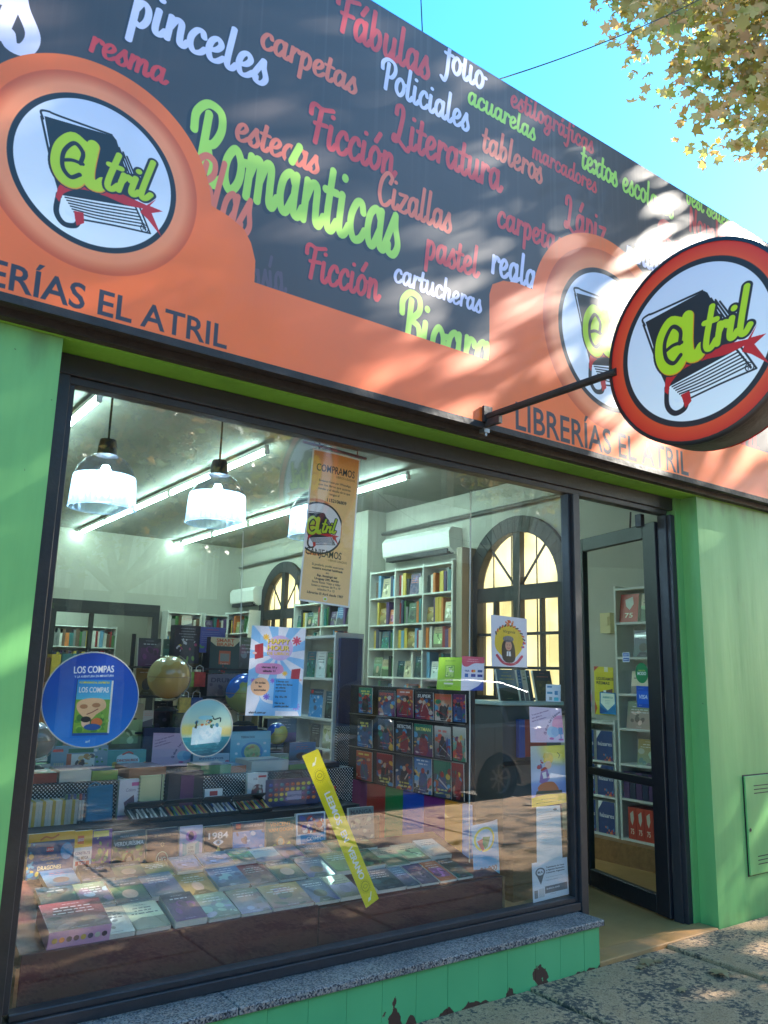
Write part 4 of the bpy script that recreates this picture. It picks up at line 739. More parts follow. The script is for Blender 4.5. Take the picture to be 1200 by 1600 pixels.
def dots():
    m = mat('polka_dot_cloth', H(24, 24, 28), .8); n = m.node_tree.nodes; L = m.node_tree.links; b = n['Principled BSDF']; tc = n.new('ShaderNodeTexCoord'); sp = n.new('ShaderNodeSeparateXYZ'); L.new(tc.outputs['Object'], sp.inputs[0])
    def M(op, a, b2=None, v=None):
        q = n.new('ShaderNodeMath'); q.operation = op; L.new(a, q.inputs[0])
        if b2 is not None: L.new(b2, q.inputs[1])
        if v is not None: q.inputs[1].default_value = v
        return q.outputs[0]
    s = 1/.0135; xy = M('ADD', sp.outputs['X'], sp.outputs['Y']); zz = M('SUBTRACT', sp.outputs['Z'], sp.outputs['Y'])
    a = M('MULTIPLY', M('ADD', xy, zz), v=s*.7); c = M('MULTIPLY', M('SUBTRACT', xy, zz), v=s*.7)
    fa = M('SUBTRACT', M('FRACT', a), v=.5); fc = M('SUBTRACT', M('FRACT', c), v=.5)
    d = M('ADD', M('MULTIPLY', fa, fa), M('MULTIPLY', fc, fc)); g = M('LESS_THAN', d, v=.07)
    mx = n.new('ShaderNodeMix'); mx.data_type = 'RGBA'; L.new(g, mx.inputs[0]); mx.inputs[6].default_value = lin(H(24, 24, 28))+(1,); mx.inputs[7].default_value = lin(H(220, 220, 220))+(1,); L.new(mx.outputs[2], b.inputs['Base Color']); return m
M_dots = dots()
def leafmat(name, cols, tr=.35):
    m = bpy.data.materials.new(name); m.use_nodes = True; n = m.node_tree.nodes; L = m.node_tree.links; n.remove(n['Principled BSDF'])
    at_ = n.new('ShaderNodeAttribute'); at_.attribute_name = 'tone'; cr = n.new('ShaderNodeValToRGB'); e = cr.color_ramp.elements
    for i, c in enumerate(cols):
        q = e[0] if i == 0 else e[1] if i == len(cols)-1 else e.new(i/(len(cols)-1)); q.position = i/(len(cols)-1); q.color = lin(c)+(1,)
    L.new(at_.outputs['Fac'], cr.inputs[0]); d = n.new('ShaderNodeBsdfDiffuse'); t = n.new('ShaderNodeBsdfTranslucent'); g = n.new('ShaderNodeBsdfGlossy'); g.inputs['Roughness'].default_value = .4
    L.new(cr.outputs[0], d.inputs[0]); L.new(cr.outputs[0], t.inputs[0]); a = n.new('ShaderNodeMixShader'); a.inputs[0].default_value = tr; L.new(d.outputs[0], a.inputs[1]); L.new(t.outputs[0], a.inputs[2])
    b = n.new('ShaderNodeMixShader'); b.inputs[0].default_value = .12; L.new(a.outputs[0], b.inputs[1]); L.new(g.outputs[0], b.inputs[2]); L.new(b.outputs[0], n['Material Output'].inputs[0]); return m
M_leaf = leafmat('plane_leaves', [H(124, 142, 54), H(158, 166, 70), H(188, 180, 90), H(190, 158, 84), H(176, 124, 66)], .5)
M_leafd = leafmat('fallen_leaves', [H(150, 120, 84), H(120, 84, 56), H(170, 140, 100)], .1)
M_bark = mat('plane_bark', H(150, 140, 120), .9, col2=H(96, 88, 72), vscale=5, bump=.5, bscale=8)
def flat(name, col, rough=.6, **k): return mat(name, col, rough, **k)
# ------------------------------------------------------------------ ground, road, sidewalk slabs
gb = MB(); gb.quad((-150, -150, -.36), (150, -150, -.36), (150, 150, -.36), (-150, 150, -.36)); tag(gb.obj('ground', M_asph), kind='structure')
tag(box('road', (-60, 80, -12.0, -4.42, -.34, -.17), M_asph), kind='structure')
sw = tag(box('sidewalk', (-20, 30, -4.3, 0, -.3, -.062), M_kerb), kind='structure')
xs = [3.28+1.16*i for i in range(-5, 9)]; ys = [0, -1.02, -2.12, -3.2, -4.28]
for i in range(len(xs)-1):
    for j in range(4):
        xa, xb = xs[i], xs[i+1]; z = (-.03 if xa < 3.2 else -.018 if xa < 4.4 else -.002)+rng.uniform(-.003, .003)
        e = .006+rng.random()*.004
        y1 = ys[j] if j else (-.012 if xb > 5.1 or xa < 4.0 else -.012)
        m = MB(); m.box(xa+e, xb-e, ys[j+1]+e, y1-(e if j else 0), -.061, z); link('paving_slab', m.mesh('paving_slab', M_pave, bev=.006), sw)
kb = tag(box('kerb', (-20, 30, -4.42, -4.3, -.34, -.035), M_kerb, bev=.015), kind='structure')
far = tag(box('far_sidewalk', (-60, 80, -15, -12.0, -.34, -.02), M_kerb), kind='structure')
# ------------------------------------------------------------------ the shop building
B = empty('shop_building', 'green painted bookshop front with a long dark printed sign and a big window', 'building')
X0, X1, XD = .695, 5.02, 3.95
box('wall', (-3, X0, 0, .25, -.05, 2.83), M_green, B)
box('wall', (X1, 7.2, 0, .25, -.05, 2.83), M_green, B)
box('wall', (4.957, X1-.0005, .13, .25, -.05, 2.832), M_green, B)
box('lintel', (-3, 7.2, 0, .25, 2.832, 2.95), M_green2, B)
box('parapet', (-3, 7.2, 0.004, .25, 2.952, 5.05), M_wallout, B)
box('roof', (-3, 7.2, .252, 14.2, 3.86, 4.0), M_wallout, B)
box('side_wall', (-3.2, -3, 0, 14.4, -.05, 5.05), M_wallout, B); box('side_wall', (7.2, 7.4, 0, 14.4, -.05, 5.05), M_wallout, B); box('rear_wall', (-3, 7.2, 14.2, 14.4, -.05, 5.05), M_wallout, B)
# window base: tiles under a granite sill
pl = box('plinth', (X0, 3.822, .0, .14, -.06, .192), M_kerb, B)
tx = [X0]+[2.153-.195*i for i in range(7, 0, -1)]+[2.153, 2.345, 2.54, 2.732, 2.93, 3.128, 3.33, 3.52, 3.71, 3.838]
for i in range(len(tx)-1):
    link('tile', MB().box(tx[i]+.0006, tx[i+1]-.0006, -.014+rng.uniform(-.001, .001), -.001, -.06, .19).mesh('tile', M_tile, bev=.0008), B)
for k in range(1): link('tile', MB().box(3.824, 3.838, .0, .14, -.06, .19).mesh('tile', M_tile), B)
for a, b_ in ((X0, 1.62), (1.624, 3.862)):
    link('granite_sill', MB().box(a, b_, -.035, .215, .193, .225).mesh('granite_sill', M_granite, bev=.004), B)
# steel frame of window and doorway
fr = MB()
fr.box(X0+.001, XD+.955+.05, .15, .24, 2.74, 2.83); fr.box(X0+.001, XD+.955, .165, .235, 2.705, 2.7395)
fr.box(X0+.001, .775, .15, .24, .226, 2.7395); fr.box(.7755, .80, .168, .232, .30, 2.7045)
fr.box(.7755, 3.885, .15, .24, .226, .27); fr.box(.8005, 3.86, .168, .232, .2705, .297)
fr.box(3.886, XD-.003, .145, .25, .0, 2.7045); fr.box(3.862, 3.8855, .168, .232, .2705, 2.7045)
fr.box(4.906, 4.956, .14, .245, .0, 2.7045); fr.box(4.89, 4.9055, .17, .24, .0, 2.7045)
fr.obj('window_frame', M_black, B, bev=.003)
box('window_pane', (.79, 3.87, .196, .204, .285, 2.715), M_glass, B)
# door leaf, opened inwards
DA = math.atan2(math.sin(R_(14.8)), math.cos(R_(14.8)))
Dm = Matrix.Translation((4.895, .245, 0)) @ Matrix.Rotation(R_(90-14.8), 4, 'Z')
def dl(s, y, z): return tuple(Dm @ Vector((s, y, z)))
d = MB(); WD = .97
d.box(.0, .135, -.025, .025, .012, 2.665, M=Dm); d.box(WD-.09, WD, -.025, .025, .012, 2.665, M=Dm)
d.box(.1355, WD-.0905, -.024, .024, 2.56, 2.664, M=Dm); d.box(.1355, WD-.0905, -.024, .024, .013, .13, M=Dm); d.box(.1355, WD-.0905, -.02, .02, .82, .875, M=Dm)
door = d.obj('door', M_blackd, B, bev=.003)
MB().box(.134, WD-.089, -.004, .004, .13, 2.56, M=Dm).obj('door_glass', M_glassd, door)
MB().tube([dl(WD-.06, .03, 1.0), dl(WD-.06, .07, 1.0), dl(WD-.06, .07, 1.3), dl(WD-.06, .03, 1.3)], .01).obj('handle', M_steel, door)
for z in (.3, 1.35, 2.4): MB().tube([(4.90, .235, z), (4.90, .235, z+.11)], .012).obj('hinge', M_blackd, door)
ch = MB().tube([(4.62, .26, 2.70), (4.66, .30, 2.60), (4.72, .34, 2.66)], .006, 6); ch.box(4.76, 4.80, .28, .33, 2.62, 2.71); ch.obj('door_closer', M_blackd, door)
# meter hatch on the green wall
h = box('hatch_recess', (5.388, 5.862, -.002, -.0005, .262, .918), M_dark, B)
box('meter_hatch', (5.396, 5.854, -.016, -.0022, .27, .91), M_green, B, bev=.004)
for z in (.36, .78): MB().tube([(5.86, -.012, z), (5.86, -.012, z+.06)], .007, 8).obj('hinge', M_green, B)
for z in (.79, .815, .84, .33, .355, .38): box('vent_slot', (5.50, 5.75, -.0175, -.0162, z, z+.006), M_dark, B)
MB().tube([(5.425, -.0185, .56), (5.425, -.0165, .56)], .012, 10).obj('lock', M_dark, B)
# doorstep
link('doorstep', MB().box(3.842, 5.0, -.01, .14, -.06, .004).mesh('doorstep', M_pave2, bev=.004), B)
# ------------------------------------------------------------------ long printed sign
scv = sign_canvas(); M_sign = print_mat('sign_vinyl', scv.image('sign_print'), .40, bump=.08, bscale=1.3, coat=.08)
S_ = empty('fascia_sign', 'long dark sign printed with book words and an orange band over the shop front', 'sign', (3, -.12, 2.9))
def loc(o, par): o.location = tuple(-v for v in par.location); return o
nx, nz = 110, 26; vv = []; ff = []; uvs = []
for j in range(nz+1):
    for i in range(nx+1):
        u, v = i/nx, j/nz; x = SX0+(SX1-SX0)*u; z = SZ0+(SZ1-SZ0)*v
        vv.append((x, -.12+.006*noise.noise(Vector((x*1.3, z*1.1, 3)))*math.sin(math.pi*v)*2, z))
for j in range(nz):
    for i in range(nx): a = j*(nx+1)+i; ff.append((a, a+1, a+nx+2, a+nx+1))
me = bpy.data.meshes.new('vinyl'); me.from_pydata(vv, [], ff); me.materials.append(M_sign); ul = me.uv_layers.new(name='UVMap')
for lp in me.loops: p = vv[lp.vertex_index]; ul.data[lp.index].uv = ((p[0]-SX0)/(SX1-SX0), (p[2]-SZ0)/(SZ1-SZ0))
me.polygons.foreach_set('use_smooth', [True]*len(ff)); loc(link('vinyl', me, S_), S_)
sb = MB().box(SX0, SX1, -.105, -.002, 2.906, 5.10); loc(sb.obj('sign_box', M_dark, S_), S_)
M_blue = flat('blue_edge', H(40, 80, 170), .5)
loc(MB().box(SX0, SX1, -.118, -.002, 5.1005, 5.116).obj('top_edge', M_blue, S_), S_)
ir = MB().box(SX0, SX1, -.122, -.112, 2.868, 2.902).box(SX0, SX1, -.1115, -.002, 2.874, 2.884)
loc(ir.obj('angle_iron', M_iron, S_), S_)
loc(MB().box(SX0, SX1, -.05, -.001, 2.84, 2.8735).obj('iron_rail', M_iron, S_), S_)
cl = MB().box(2.86, 2.90, -.13, -.09, 2.845, 2.867).box(2.872, 2.885, -.125, -.115, 2.826, 2.845); loc(cl.obj('clip', M_steel, S_), S_)
# ------------------------------------------------------------------ round projecting sign
DC = Vector((2.88, -1.395, 2.945)); DR = .437
D = empty('round_sign', 'round lit-box sign with red rim and bookshop emblem on an iron arm', 'sign', tuple(DC))
MB().lathe([(DR-.03, .002), (DR, .004), (DR+.002, .02), (DR+.002, .15), (DR-.02, .165)], (0, 0, 0), 64, axis='x').obj('drum', M_iron, D, smooth_=True)
n = 64; dv = [(0, 0, 0)]+[(0, DR*math.cos(2*math.pi*k/n), DR*math.sin(2*math.pi*k/n)) for k in range(n)]
me = bpy.data.meshes.new('face'); me.from_pydata(dv, [], [(0, 1+(k+1) % n, 1+k) for k in range(n)]); me.materials.append(pm('disk')); ul = me.uv_layers.new(name='UVMap'); q = UV('disk')
for lp in me.loops: p = dv[lp.vertex_index]; ul.data[lp.index].uv = (q[0]+(q[2]-q[0])*(.5-.5*p[1]/DR), q[1]+(q[3]-q[1])*(.5+.5*p[2]/DR))
link('face', me, D); bk2 = link('face', me.copy(), D, loc=(.166, 0, 0), rot=(0, 0, math.pi))
MB().lathe([(DR-.012, -.004), (DR+.004, -.004), (DR+.004, .02)], (0, 0, 0), 64, axis='x').obj('rim', M_blackd, D, smooth_=True)
ar = MB().tube([(.0, 1.27, -.012), (.0, .40, -.012)], .019, 10).box(-.03, .03, 1.255, 1.272, -.045, .045).box(-.012, .012, 1.16, 1.27, -.07, -.03)
ar.obj('iron_arm', M_iron, D)
# ------------------------------------------------------------------ overhead cables
def cable(name, a, b_, sag, label, r=.006, n=14, group=None):
    a, b_ = Vector(a), Vector(b_); pts = [a.lerp(b_, i/n)-Vector((0, 0, sag*4*(i/n)*(1-i/n))) for i in range(n+1)]
    return tag(MB().tube(pts, r, 5).obj(name, M_wire), label, 'cable', group)
cable('overhead_cable', at(757, 131, y=.05), tuple(CAM+9*(lambda v: v/np.linalg.norm(v))(at(1130, -20, y=2)-CAM)), .06, 'thin black cable running from the sign top up to the autumn tree', .0045)
cable('overhead_cable', at(660, 52, y=.05), tuple(at(655, -60, y=.6)), 0, 'short thin black cable rising straight up from the sign top', .004)
# ------------------------------------------------------------------ across the street
O = empty('opposite_house', 'grey two storey house front with a corrugated metal awning across the street', 'building', (9, -15, 0))
def OP(name, d, m, **k): o = box(name, d, m, O, **k); o.location = (-9, 15, 0); return o
M_o1 = mat('grey_facade', H(104, 100, 98), .9, var=.35, vscale=.8, bump=.2); M_o2 = mat('corrugated_sheet', H(196, 192, 188), .45, var=.3, vscale=1.5, stretch=(6, 1, .6)); M_o3 = mat('dark_shutter', H(60, 56, 60), .6, var=.3, vscale=2)
M_dg = flat('dark_window', H(26, 28, 34), .15)
OP('wall', (1.5, 26, -23, -15, -.1, 8.6), M_o1)
for i, x in enumerate((3, 6.2, 9.4, 12.6, 15.8, 19, 22.2)):
    OP('window', (x, x+1.5, -14.99, -14.9, 5.6, 7.4), M_dg); OP('window_sill', (x-.1, x+1.6, -14.95, -14.8, 5.5, 5.585), M_kerb)
for x in (2.5, 6, 9.5, 17, 21): OP('shutter', (x, x+2.4, -14.98, -14.88, 0, 2.8), M_o3)
def corr(x0, x1, y, z0, z1, nm, m=M_o2):
    mb = MB(); k = int((x1-x0)/.09); v = []
    for i in range(k+1): v += [(x0+.09*i, y+(.03 if i % 2 else -.03), z0), (x0+.09*i, y+(.03 if i % 2 else -.03), z1)]
    mb.add(v, [(2*i, 2*i+2, 2*i+3, 2*i+1) for i in range(k)]); o = mb.obj(nm, m, O); o.location = (-9, 15, 0); return o
corr(11.5, 16.6, -14.7, 4.9, 6.6, 'corrugated_sheet'); corr(17.4, 25.5, -14.7, 4.7, 8.2, 'corrugated_sheet'); corr(1.6, 8.2, -14.75, 3.2, 4.6, 'corrugated_sheet')
for i in range(9): x = 2+i*2.7; OP('pilaster', (x, x+.28, -14.99, -14.72, 0, 8.6), M_kerb)
O2 = empty('opposite_shop', 'low cream shop building farther left across the street', 'building', (-8, -15, 0))
for nm, d_, m_ in (('wall', (-20, 1.3, -22, -15, -.1, 6.2), mat('cream_facade', H(170, 158, 136), .9, var=.2, vscale=1)), ('window', (-16, -13, -14.99, -14.9, .8, 2.6), M_dg), ('window', (-10, -6, -14.99, -14.9, .8, 2.6), M_dg), ('cornice', (-20, 1.3, -15.0, -14.7, 5.9, 6.3), M_kerb)):
    o = box(nm, d_, m_, O2); o.location = (8, 15, 0)
O3 = empty('neighbour_house', 'plain rendered house beyond the right end of the bookshop', 'building', (7.5, 0, 0))
o = box('wall', (7.5, 22, .1, 12, -.1, 5.4), M_wallout, O3); o.location = (-7.5, 0, 0)
o = box('door', (9, 10, .05, .098, 0, 2.2), M_o3, O3); o.location = (-7.5, 0, 0)
P = empty('utility_pole', 'concrete utility pole on the far sidewalk carrying street cables', 'pole', (11.2, -12.7, 0))
MB().tube([(0, 0, -.1), (0, 0, 8.5)], [.16, .10], 12).obj('shaft', M_kerb, P); MB().box(-.9, .9, -.05, .05, 7.6, 7.72).obj('crossarm', M_wood, P)
for i, (a, b_) in enumerate((((11.0, -12.7, 7.6), (40, -12.5, 7.9)), ((11.4, -12.7, 7.5), (-20, -12.4, 7.7)), ((11.2, -12.7, 6.6), (-20, -12.6, 6.9)), ((11.2, -12.7, 6.2), (18, -15, 5.8)), ((11.2, -12.7, 6.0), (6.8, -15, 5.5)))):
    cable('street_cable', a, b_, .5, 'sagging black cable strung from the far utility pole', .012, group='cables strung from the utility pole')
# ------------------------------------------------------------------ parked cars (front wheel axis at xf, facing -x)
def car(name, label, xf, yn, body, L, Hh, dark=False):
    """yn: side of the car nearest the shop"""
    A = empty(name, label, 'car', (xf, yn-.9, -.17)); W = .90
    paint = mat(name+'_paint', body, .28, metal=.35, coat=1); wb = L*.60
    x0, x1 = -.85, L-.85
    low = [(x0, .42), (x0+.03, .30), (x0+.2, .22), (-.42, .22), (-.40, .36), (-.25, .60), (0, .70), (.25, .60), (.40, .36), (.42, .22), (wb-.42, .22), (wb-.40, .36), (wb-.25, .60), (wb, .70), (wb+.25, .60), (wb+.40, .36), (wb+.42, .22), (x1-.15, .26), (x1, .45), (x1+.02, .8), (x1-.05, 1.02), (wb+.2, 1.06), (.95, 1.02), (.45, 1.00), (-.35, .90), (x0+.12, .78), (x0, .62)]
    mb = MB(); mb.prism(low, -W, W, axis=1); mb.obj('body', paint, A, bev=.03)
    gh = [(.42, 1.0), (1.10, Hh-.12), (1.45, Hh-.02), (2.2, Hh), (wb+.2, Hh-.03), (wb+.72, Hh-.16), (x1-.08, 1.03)]
    v = []; k = len(gh)
    for y, s in ((-W+.02, 0), (W-.02, 0)):
        for (x, z) in gh: ins = .17*(z-1.0)/(Hh-1.0); v.append((x, y+(ins if y < 0 else -ins), z))
    cb = MB(); cb.add(v, [tuple(range(k))[::-1], tuple(range(k, 2*k))]+[(i, (i+1) % k, k+(i+1) % k, k+i) for i in range(k)]); cb.obj('cabin', paint, A, bev=.02)
    gl = flat(name+'_glass', H(18, 20, 24), .06, spec=.9)
    for sgn in (1, -1):
        def G_(x, z): ins = .17*(z-1.0)/(Hh-1.0); return (x, sgn*(W-.02-ins+.006), z)
        for nm, pts in (('side_window', [(.60, 1.05), (1.14, Hh-.17), (1.62, Hh-.10), (1.62, 1.06)]), ('side_window', [(1.70, 1.06), (1.70, Hh-.10), (2.35, Hh-.09), (wb+.02, Hh-.11), (wb+.12, 1.08)]), ('side_window', [(wb+.20, 1.09), (wb+.12, Hh-.13), (wb+.5, Hh-.2), (wb+.62, 1.12)])):
            v = [G_(*p) for p in pts]; MB().add(v, [tuple(range(len(v))) if sgn < 0 else tuple(range(len(v)))[::-1]]).obj(nm, gl, A)
        MB().lathe([(.02, -.05), (.08, -.04), (.09, .02), (.03, .07)], (.62, sgn*(W+.08), 1.08), 10, axis='x').obj('mirror', paint, A, smooth_=True)
        MB().box(1.64, 1.655, sgn*(W+.002)-.001, sgn*(W+.002)+.001, .32, 1.0).obj('door_seam', M_dark, A); MB().box(wb-.12, wb-.105, sgn*(W+.002)-.001, sgn*(W+.002)+.001, .62, 1.02).obj('door_seam', M_dark, A)
        for x in (1.35, wb-.5): MB().box(x, x+.16, sgn*W-.012, sgn*W+.022, .90, .925).obj('door_handle', paint, A, bev=.004)
        hl = MB().add([(x0+.02, sgn*.86, .62), (x0+.35, sgn*.905, .68), (x0+.38, sgn*.905, .80), (x0+.08, sgn*.84, .76)], [(0, 1, 2, 3), (3, 2, 1, 0)]); hl.obj('headlight', flat(name+'_lamp', H(200, 205, 210), .1), A)
        tl = MB().box(x1-.22, x1+.01, sgn*.905-.006 if sgn > 0 else -.911, sgn*.911 if sgn > 0 else -.899, .82, 1.0); tl.obj('tail_light', flat(name+'_rear', H(150, 20, 20), .2), A)
    ws = MB().add([(.50, -.74, 1.04), (.50, .74, 1.04), (1.07, .66, Hh-.15), (1.07, -.66, Hh-.15)], [(0, 1, 2, 3), (3, 2, 1, 0)]); o = ws.obj('windscreen', gl, A, loc=(-.015, 0, .02))
    for x in (0, wb):
        for sgn in (1, -1):
            wy = sgn*(W-.11)
            w_ = MB().lathe([(.19, -.1), (.32, -.1), (.345, -.07), (.345, .07), (.32, .1), (.19, .1)], (0, 0, 0), 28, axis='y').obj('wheel', flat('tyre', H(28, 28, 28), .85), A, smooth_=True, loc=(x, wy, .345))
            rm = MB().lathe([(.02, .07), (.05, .075), (.06, .06)], (0, 0, 0), 12, axis='y').lathe([(.18, .06), (.21, .085), (.215, .05)], (0, 0, 0), 28, axis='y')
            for s in range(8): a = s*math.pi/4; rm.add([(.05*math.cos(a-.3), .065, .05*math.sin(a-.3)), (.19*math.cos(a-.09), .07, .19*math.sin(a-.09)), (.19*math.cos(a+.09), .07, .19*math.sin(a+.09)), (.05*math.cos(a+.3), .065, .05*math.sin(a+.3))], [(0, 1, 2, 3), (3, 2, 1, 0)])
            q = rm.obj('rim', M_steel, w_); q.rotation_euler = (0, 0, 0 if sgn > 0 else math.pi)
            MB().lathe([(.0, 0), (.2, 0)], (0, sgn*.02, 0), 20, axis='y').obj('brake_disc', M_dark, w_)
    MB().box(x0-.02, x0+.02, -.5, .5, .42, .56).obj('number_plate', M_white2, A)
car('parked_suv', 'silver hatchback SUV parked at the kerb facing left, nearest the shop', 5.35, -4.62, H(132, 136, 142), 4.35, 1.66)
car('parked_sedan', 'grey car parked behind the silver SUV at the kerb', 10.6, -4.72, H(120, 124, 130), 4.4, 1.46)
# ------------------------------------------------------------------ plane trees
LEAF = np.array([(0, -.5, 0), (.18, -.3, .03), (.48, -.28, 0), (.30, -.02, .05), (.52, .22, 0), (.2, .2, .05), (0, .55, 0), (-.2, .2, .05), (-.52, .22, 0), (-.30, -.02, .05), (-.48, -.28, 0), (-.18, -.3, .03)], float)
SIMPLE = np.array([(0, -.5, 0), (.42, 0, .06), (0, .5, 0), (-.42, 0, .06)], float)
def leaves(name, P, size, parent, shape=LEAF, m=None, seed=1, flatz=.5):
    g = np.random.default_rng(seed); n = len(P); k = len(shape)
    # random frames, leaves hang roughly level
    nn = g.normal(size=(n, 3)); nn[:, 2] = np.abs(nn[:, 2])+flatz; nn /= np.linalg.norm(nn, axis=1)[:, None]
    t = g.normal(size=(n, 3)); t -= (t*nn).sum(1)[:, None]*nn; t /= np.linalg.norm(t, axis=1)[:, None]; b = np.cross(nn, t)
    s = size*g.uniform(.5, 1.3, n)[:, None, None]; curl = g.uniform(-2, 6, n)[:, None]
    L = shape[None]*s
    V = P[:, None]+L[..., :1]*t[:, None]+L[..., 1:2]*b[:, None]+(L[..., 2:]*curl[..., None])*nn[:, None]
    me = bpy.data.meshes.new(name); me.vertices.add(n*k); me.vertices.foreach_set('co', V.ravel().astype(np.float32))
    me.loops.add(n*k); me.loops.foreach_set('vertex_index', np.arange(n*k, dtype=np.int32)); me.polygons.add(n)
    me.polygons.foreach_set('loop_start', np.arange(0, n*k, k, dtype=np.int32)); me.polygons.foreach_set('loop_total', np.full(n, k, np.int32))
    tone = me.attributes.new('tone', 'FLOAT', 'FACE'); tone.data.foreach_set('value', np.clip(g.beta(1.6, 2.2, n), 0, 1).astype(np.float32))
    me.materials.append(m or M_leaf); me.update(); me.validate()
    return link(name, me, parent)
def crown_points(spheres, n_clumps, per, sig, seed, shell=.35):
    g = np.random.default_rng(seed); out = []
    if len(spheres[0]) > 4: pick = np.repeat(np.arange(len(spheres)), [s[4] for s in spheres]); per = np.repeat([s[5] for s in spheres], [s[4] for s in spheres]); n_clumps = len(pick)
    else: vol = np.array([s[3]**3 for s in spheres]); pick = g.choice(len(spheres), n_clumps, p=vol/vol.sum())
    cl = []
    for i in pick:
        c = spheres[i]; d = g.normal(size=3); d /= np.linalg.norm(d); r = c[3]*(shell+(1-shell)*g.random())**.6
        cl.append(np.array(c[:3])+d*r)
    cl = np.array(cl)
    k = g.poisson(per, n_clumps)+4
    for c, m_ in zip(cl, k): out.append(c+np.clip(g.normal(size=(m_, 3)), -1.7, 1.7)*sig*np.array([1, 1, .7]))
    return np.concatenate(out), cl
def plane_tree(label, base, forks, spheres, n, per, sig, size, seed, shape=LEAF, shell=.3):
    T = empty('plane_tree', label, 'tree', base); g = random.Random(seed); b0 = Vector(base)
    P, cl = crown_points(spheres, n, per, sig, seed, shell)
    mb = MB(); top = Vector(forks[0]); mb.tube([(0, 0, -.2), (.02, .03, 1.2), tuple((top-b0)*.55+Vector((.05, 0, 0))), tuple(top-b0)], [.24, .2, .17, .14], 12); tr = mb.obj('trunk', M_bark, T, smooth_=True)
    lb = MB()
    for s in spheres:
        c = Vector(s[:3]); a = top-b0; m1 = a.lerp(c-b0, .5)+Vector((g.uniform(-.2, .2), g.uniform(-.2, .2), .25)); lb.tube([tuple(a), tuple(m1), tuple(c-b0)], [.11, .08, .05], 8)
        near = sorted(range(len(cl)), key=lambda i: (Vector(cl[i])-c).length)[:(90 if s is spheres[0] and len(s) > 4 else 16)]
        for i in near: q = Vector(cl[i])-b0; e = (c-b0).lerp(q, .5)+Vector((g.uniform(-.1, .1), g.uniform(-.1, .1), g.uniform(-.1, .2))); lb.tube([tuple((c-b0)), tuple(e), tuple(q)], [.03, .016, .005], 4)
    lb.obj('limbs', M_bark, T)
    leaves('crown', P-np.array(base), size, T, shape, seed=seed); return T
near_sph = [(11.4, .37, 13.6, 4.1, 420, 46), (9.9, -3.4, 10.3, 1.5, 46, 40), (10.2, -3.6, 7.75, 1.4, 40, 40), (11.5, -4.0, 6.0, 1.35, 44, 40), (15.0, -3.0, 8.3, 1.15, 36, 40), (13.2, -3.4, 7.1, .95, 22, 34), (13.0, -3.0, 10.3, 1.3, 15, 26), (14.6, -1.5, 12.5, 2.4, 90, 40)]  # most clumps unseen, placed along sun rays to shade and dapple the shop front
plane_tree('tall plane tree with thinning yellow green leaves at the kerb right of the shop', (12.6, -3.75, -.02), [(12.3, -3.4, 5.6)], near_sph, 0, 0, .38, .20, 3)
plane_tree('plane tree farther along the kerb to the right', (21.5, -3.75, -.02), [(21.2, -3.6, 5.4)], [(20.5, -3.8, 8.2, 2.8), (22.5, -2.5, 9.6, 3.0), (23, -5.2, 9, 3.0)], 200, 45, .5, .2, 5, SIMPLE)
plane_tree('half bare plane tree on the far sidewalk with sunlit leaves', (5.2, -12.8, -.02), [(5.0, -12.4, 3.0)], [(3.9, -12.2, 5.2, 1.9), (6.8, -12.0, 5.6, 2.0), (5.2, -11.2, 7.6, 1.9), (3.0, -11.8, 3.9, 1.2), (8.8, -12.2, 5.0, 1.3)], 260, 22, .30, .19, 6, LEAF)
plane_tree('added leaning plane tree on the far sidewalk, its crown shading the road', (15.9, -12.7, -.02), [(15.7, -12.0, 4.6)], [(15.4, -10.0, 7.8, 2.1), (16.4, -12.2, 8.6, 2.3)], 150, 40, .42, .2, 8, SIMPLE)  # tree added for the shade its crown casts on road and kerb side
# fallen leaves on the sidewalk
lm = [] 
for k in range(3):
    g = np.random.default_rng(40+k); v = LEAF*np.array([.13, .13, .3]); v[:, 2] = np.abs(v[:, 2])*.6+g.uniform(.001, .014, 12); me = bpy.data.meshes.new('fallen_leaf'); me.from_pydata([tuple(p) for p in v], [], [tuple(range(12))]); me.materials.append(M_leafd)
    a = me.attributes.new('tone', 'FLOAT', 'FACE'); a.data.foreach_set('value', [[.1, .5, .9][k]]); lm.append(me)
def zpave(x): return -.03 if x < 3.28 else -.018 if x < 4.44 else -.002
for i, (px, py, s, lb) in enumerate(((1127, 1517, 1.1, 'large pale tan dry leaf on the slab right of the doorstep'), (1010, 1499, .75, 'curled brown dry leaf at the front edge of the doorstep'), (1000, 1506, .5, 'small brown leaf just before the doorstep, beside a curled one'), (1065, 1541, .45, 'small pale leaf on the slab in front of the doorstep'), (1028, 1497, .5, 'small grey brown leaf on the doorstep edge, right of a curled one'))):
    p = at(px, py, z=.006); o = link('fallen_leaf', lm[[2, 1, 1, 2, 0][i]]); o.location = (p[0], p[1], zpave(p[0])+.004); o.rotation_euler = (rng.uniform(-.1, .1), rng.uniform(-.1, .1), rng.uniform(0, 6)); o.scale = (s, s, s); tag(o, lb, 'leaf', 'dry leaves on the sidewalk')
for i in range(46):
    x, y = rng.uniform(.8, 8), rng.uniform(-4.0, -1.15)
    o = link('fallen_leaf', lm[i % 3]); o.location = (x, y, zpave(x)+.004); o.rotation_euler = (rng.uniform(-.2, .2), rng.uniform(-.2, .2), rng.uniform(0, 6)); s = rng.uniform(.6, 1.2); o.scale = (s, s, s)
    tag(o, 'dry brown leaf lying on the sidewalk away from the shop, seen mirrored in the window', 'leaf', 'dry leaves on the sidewalk')
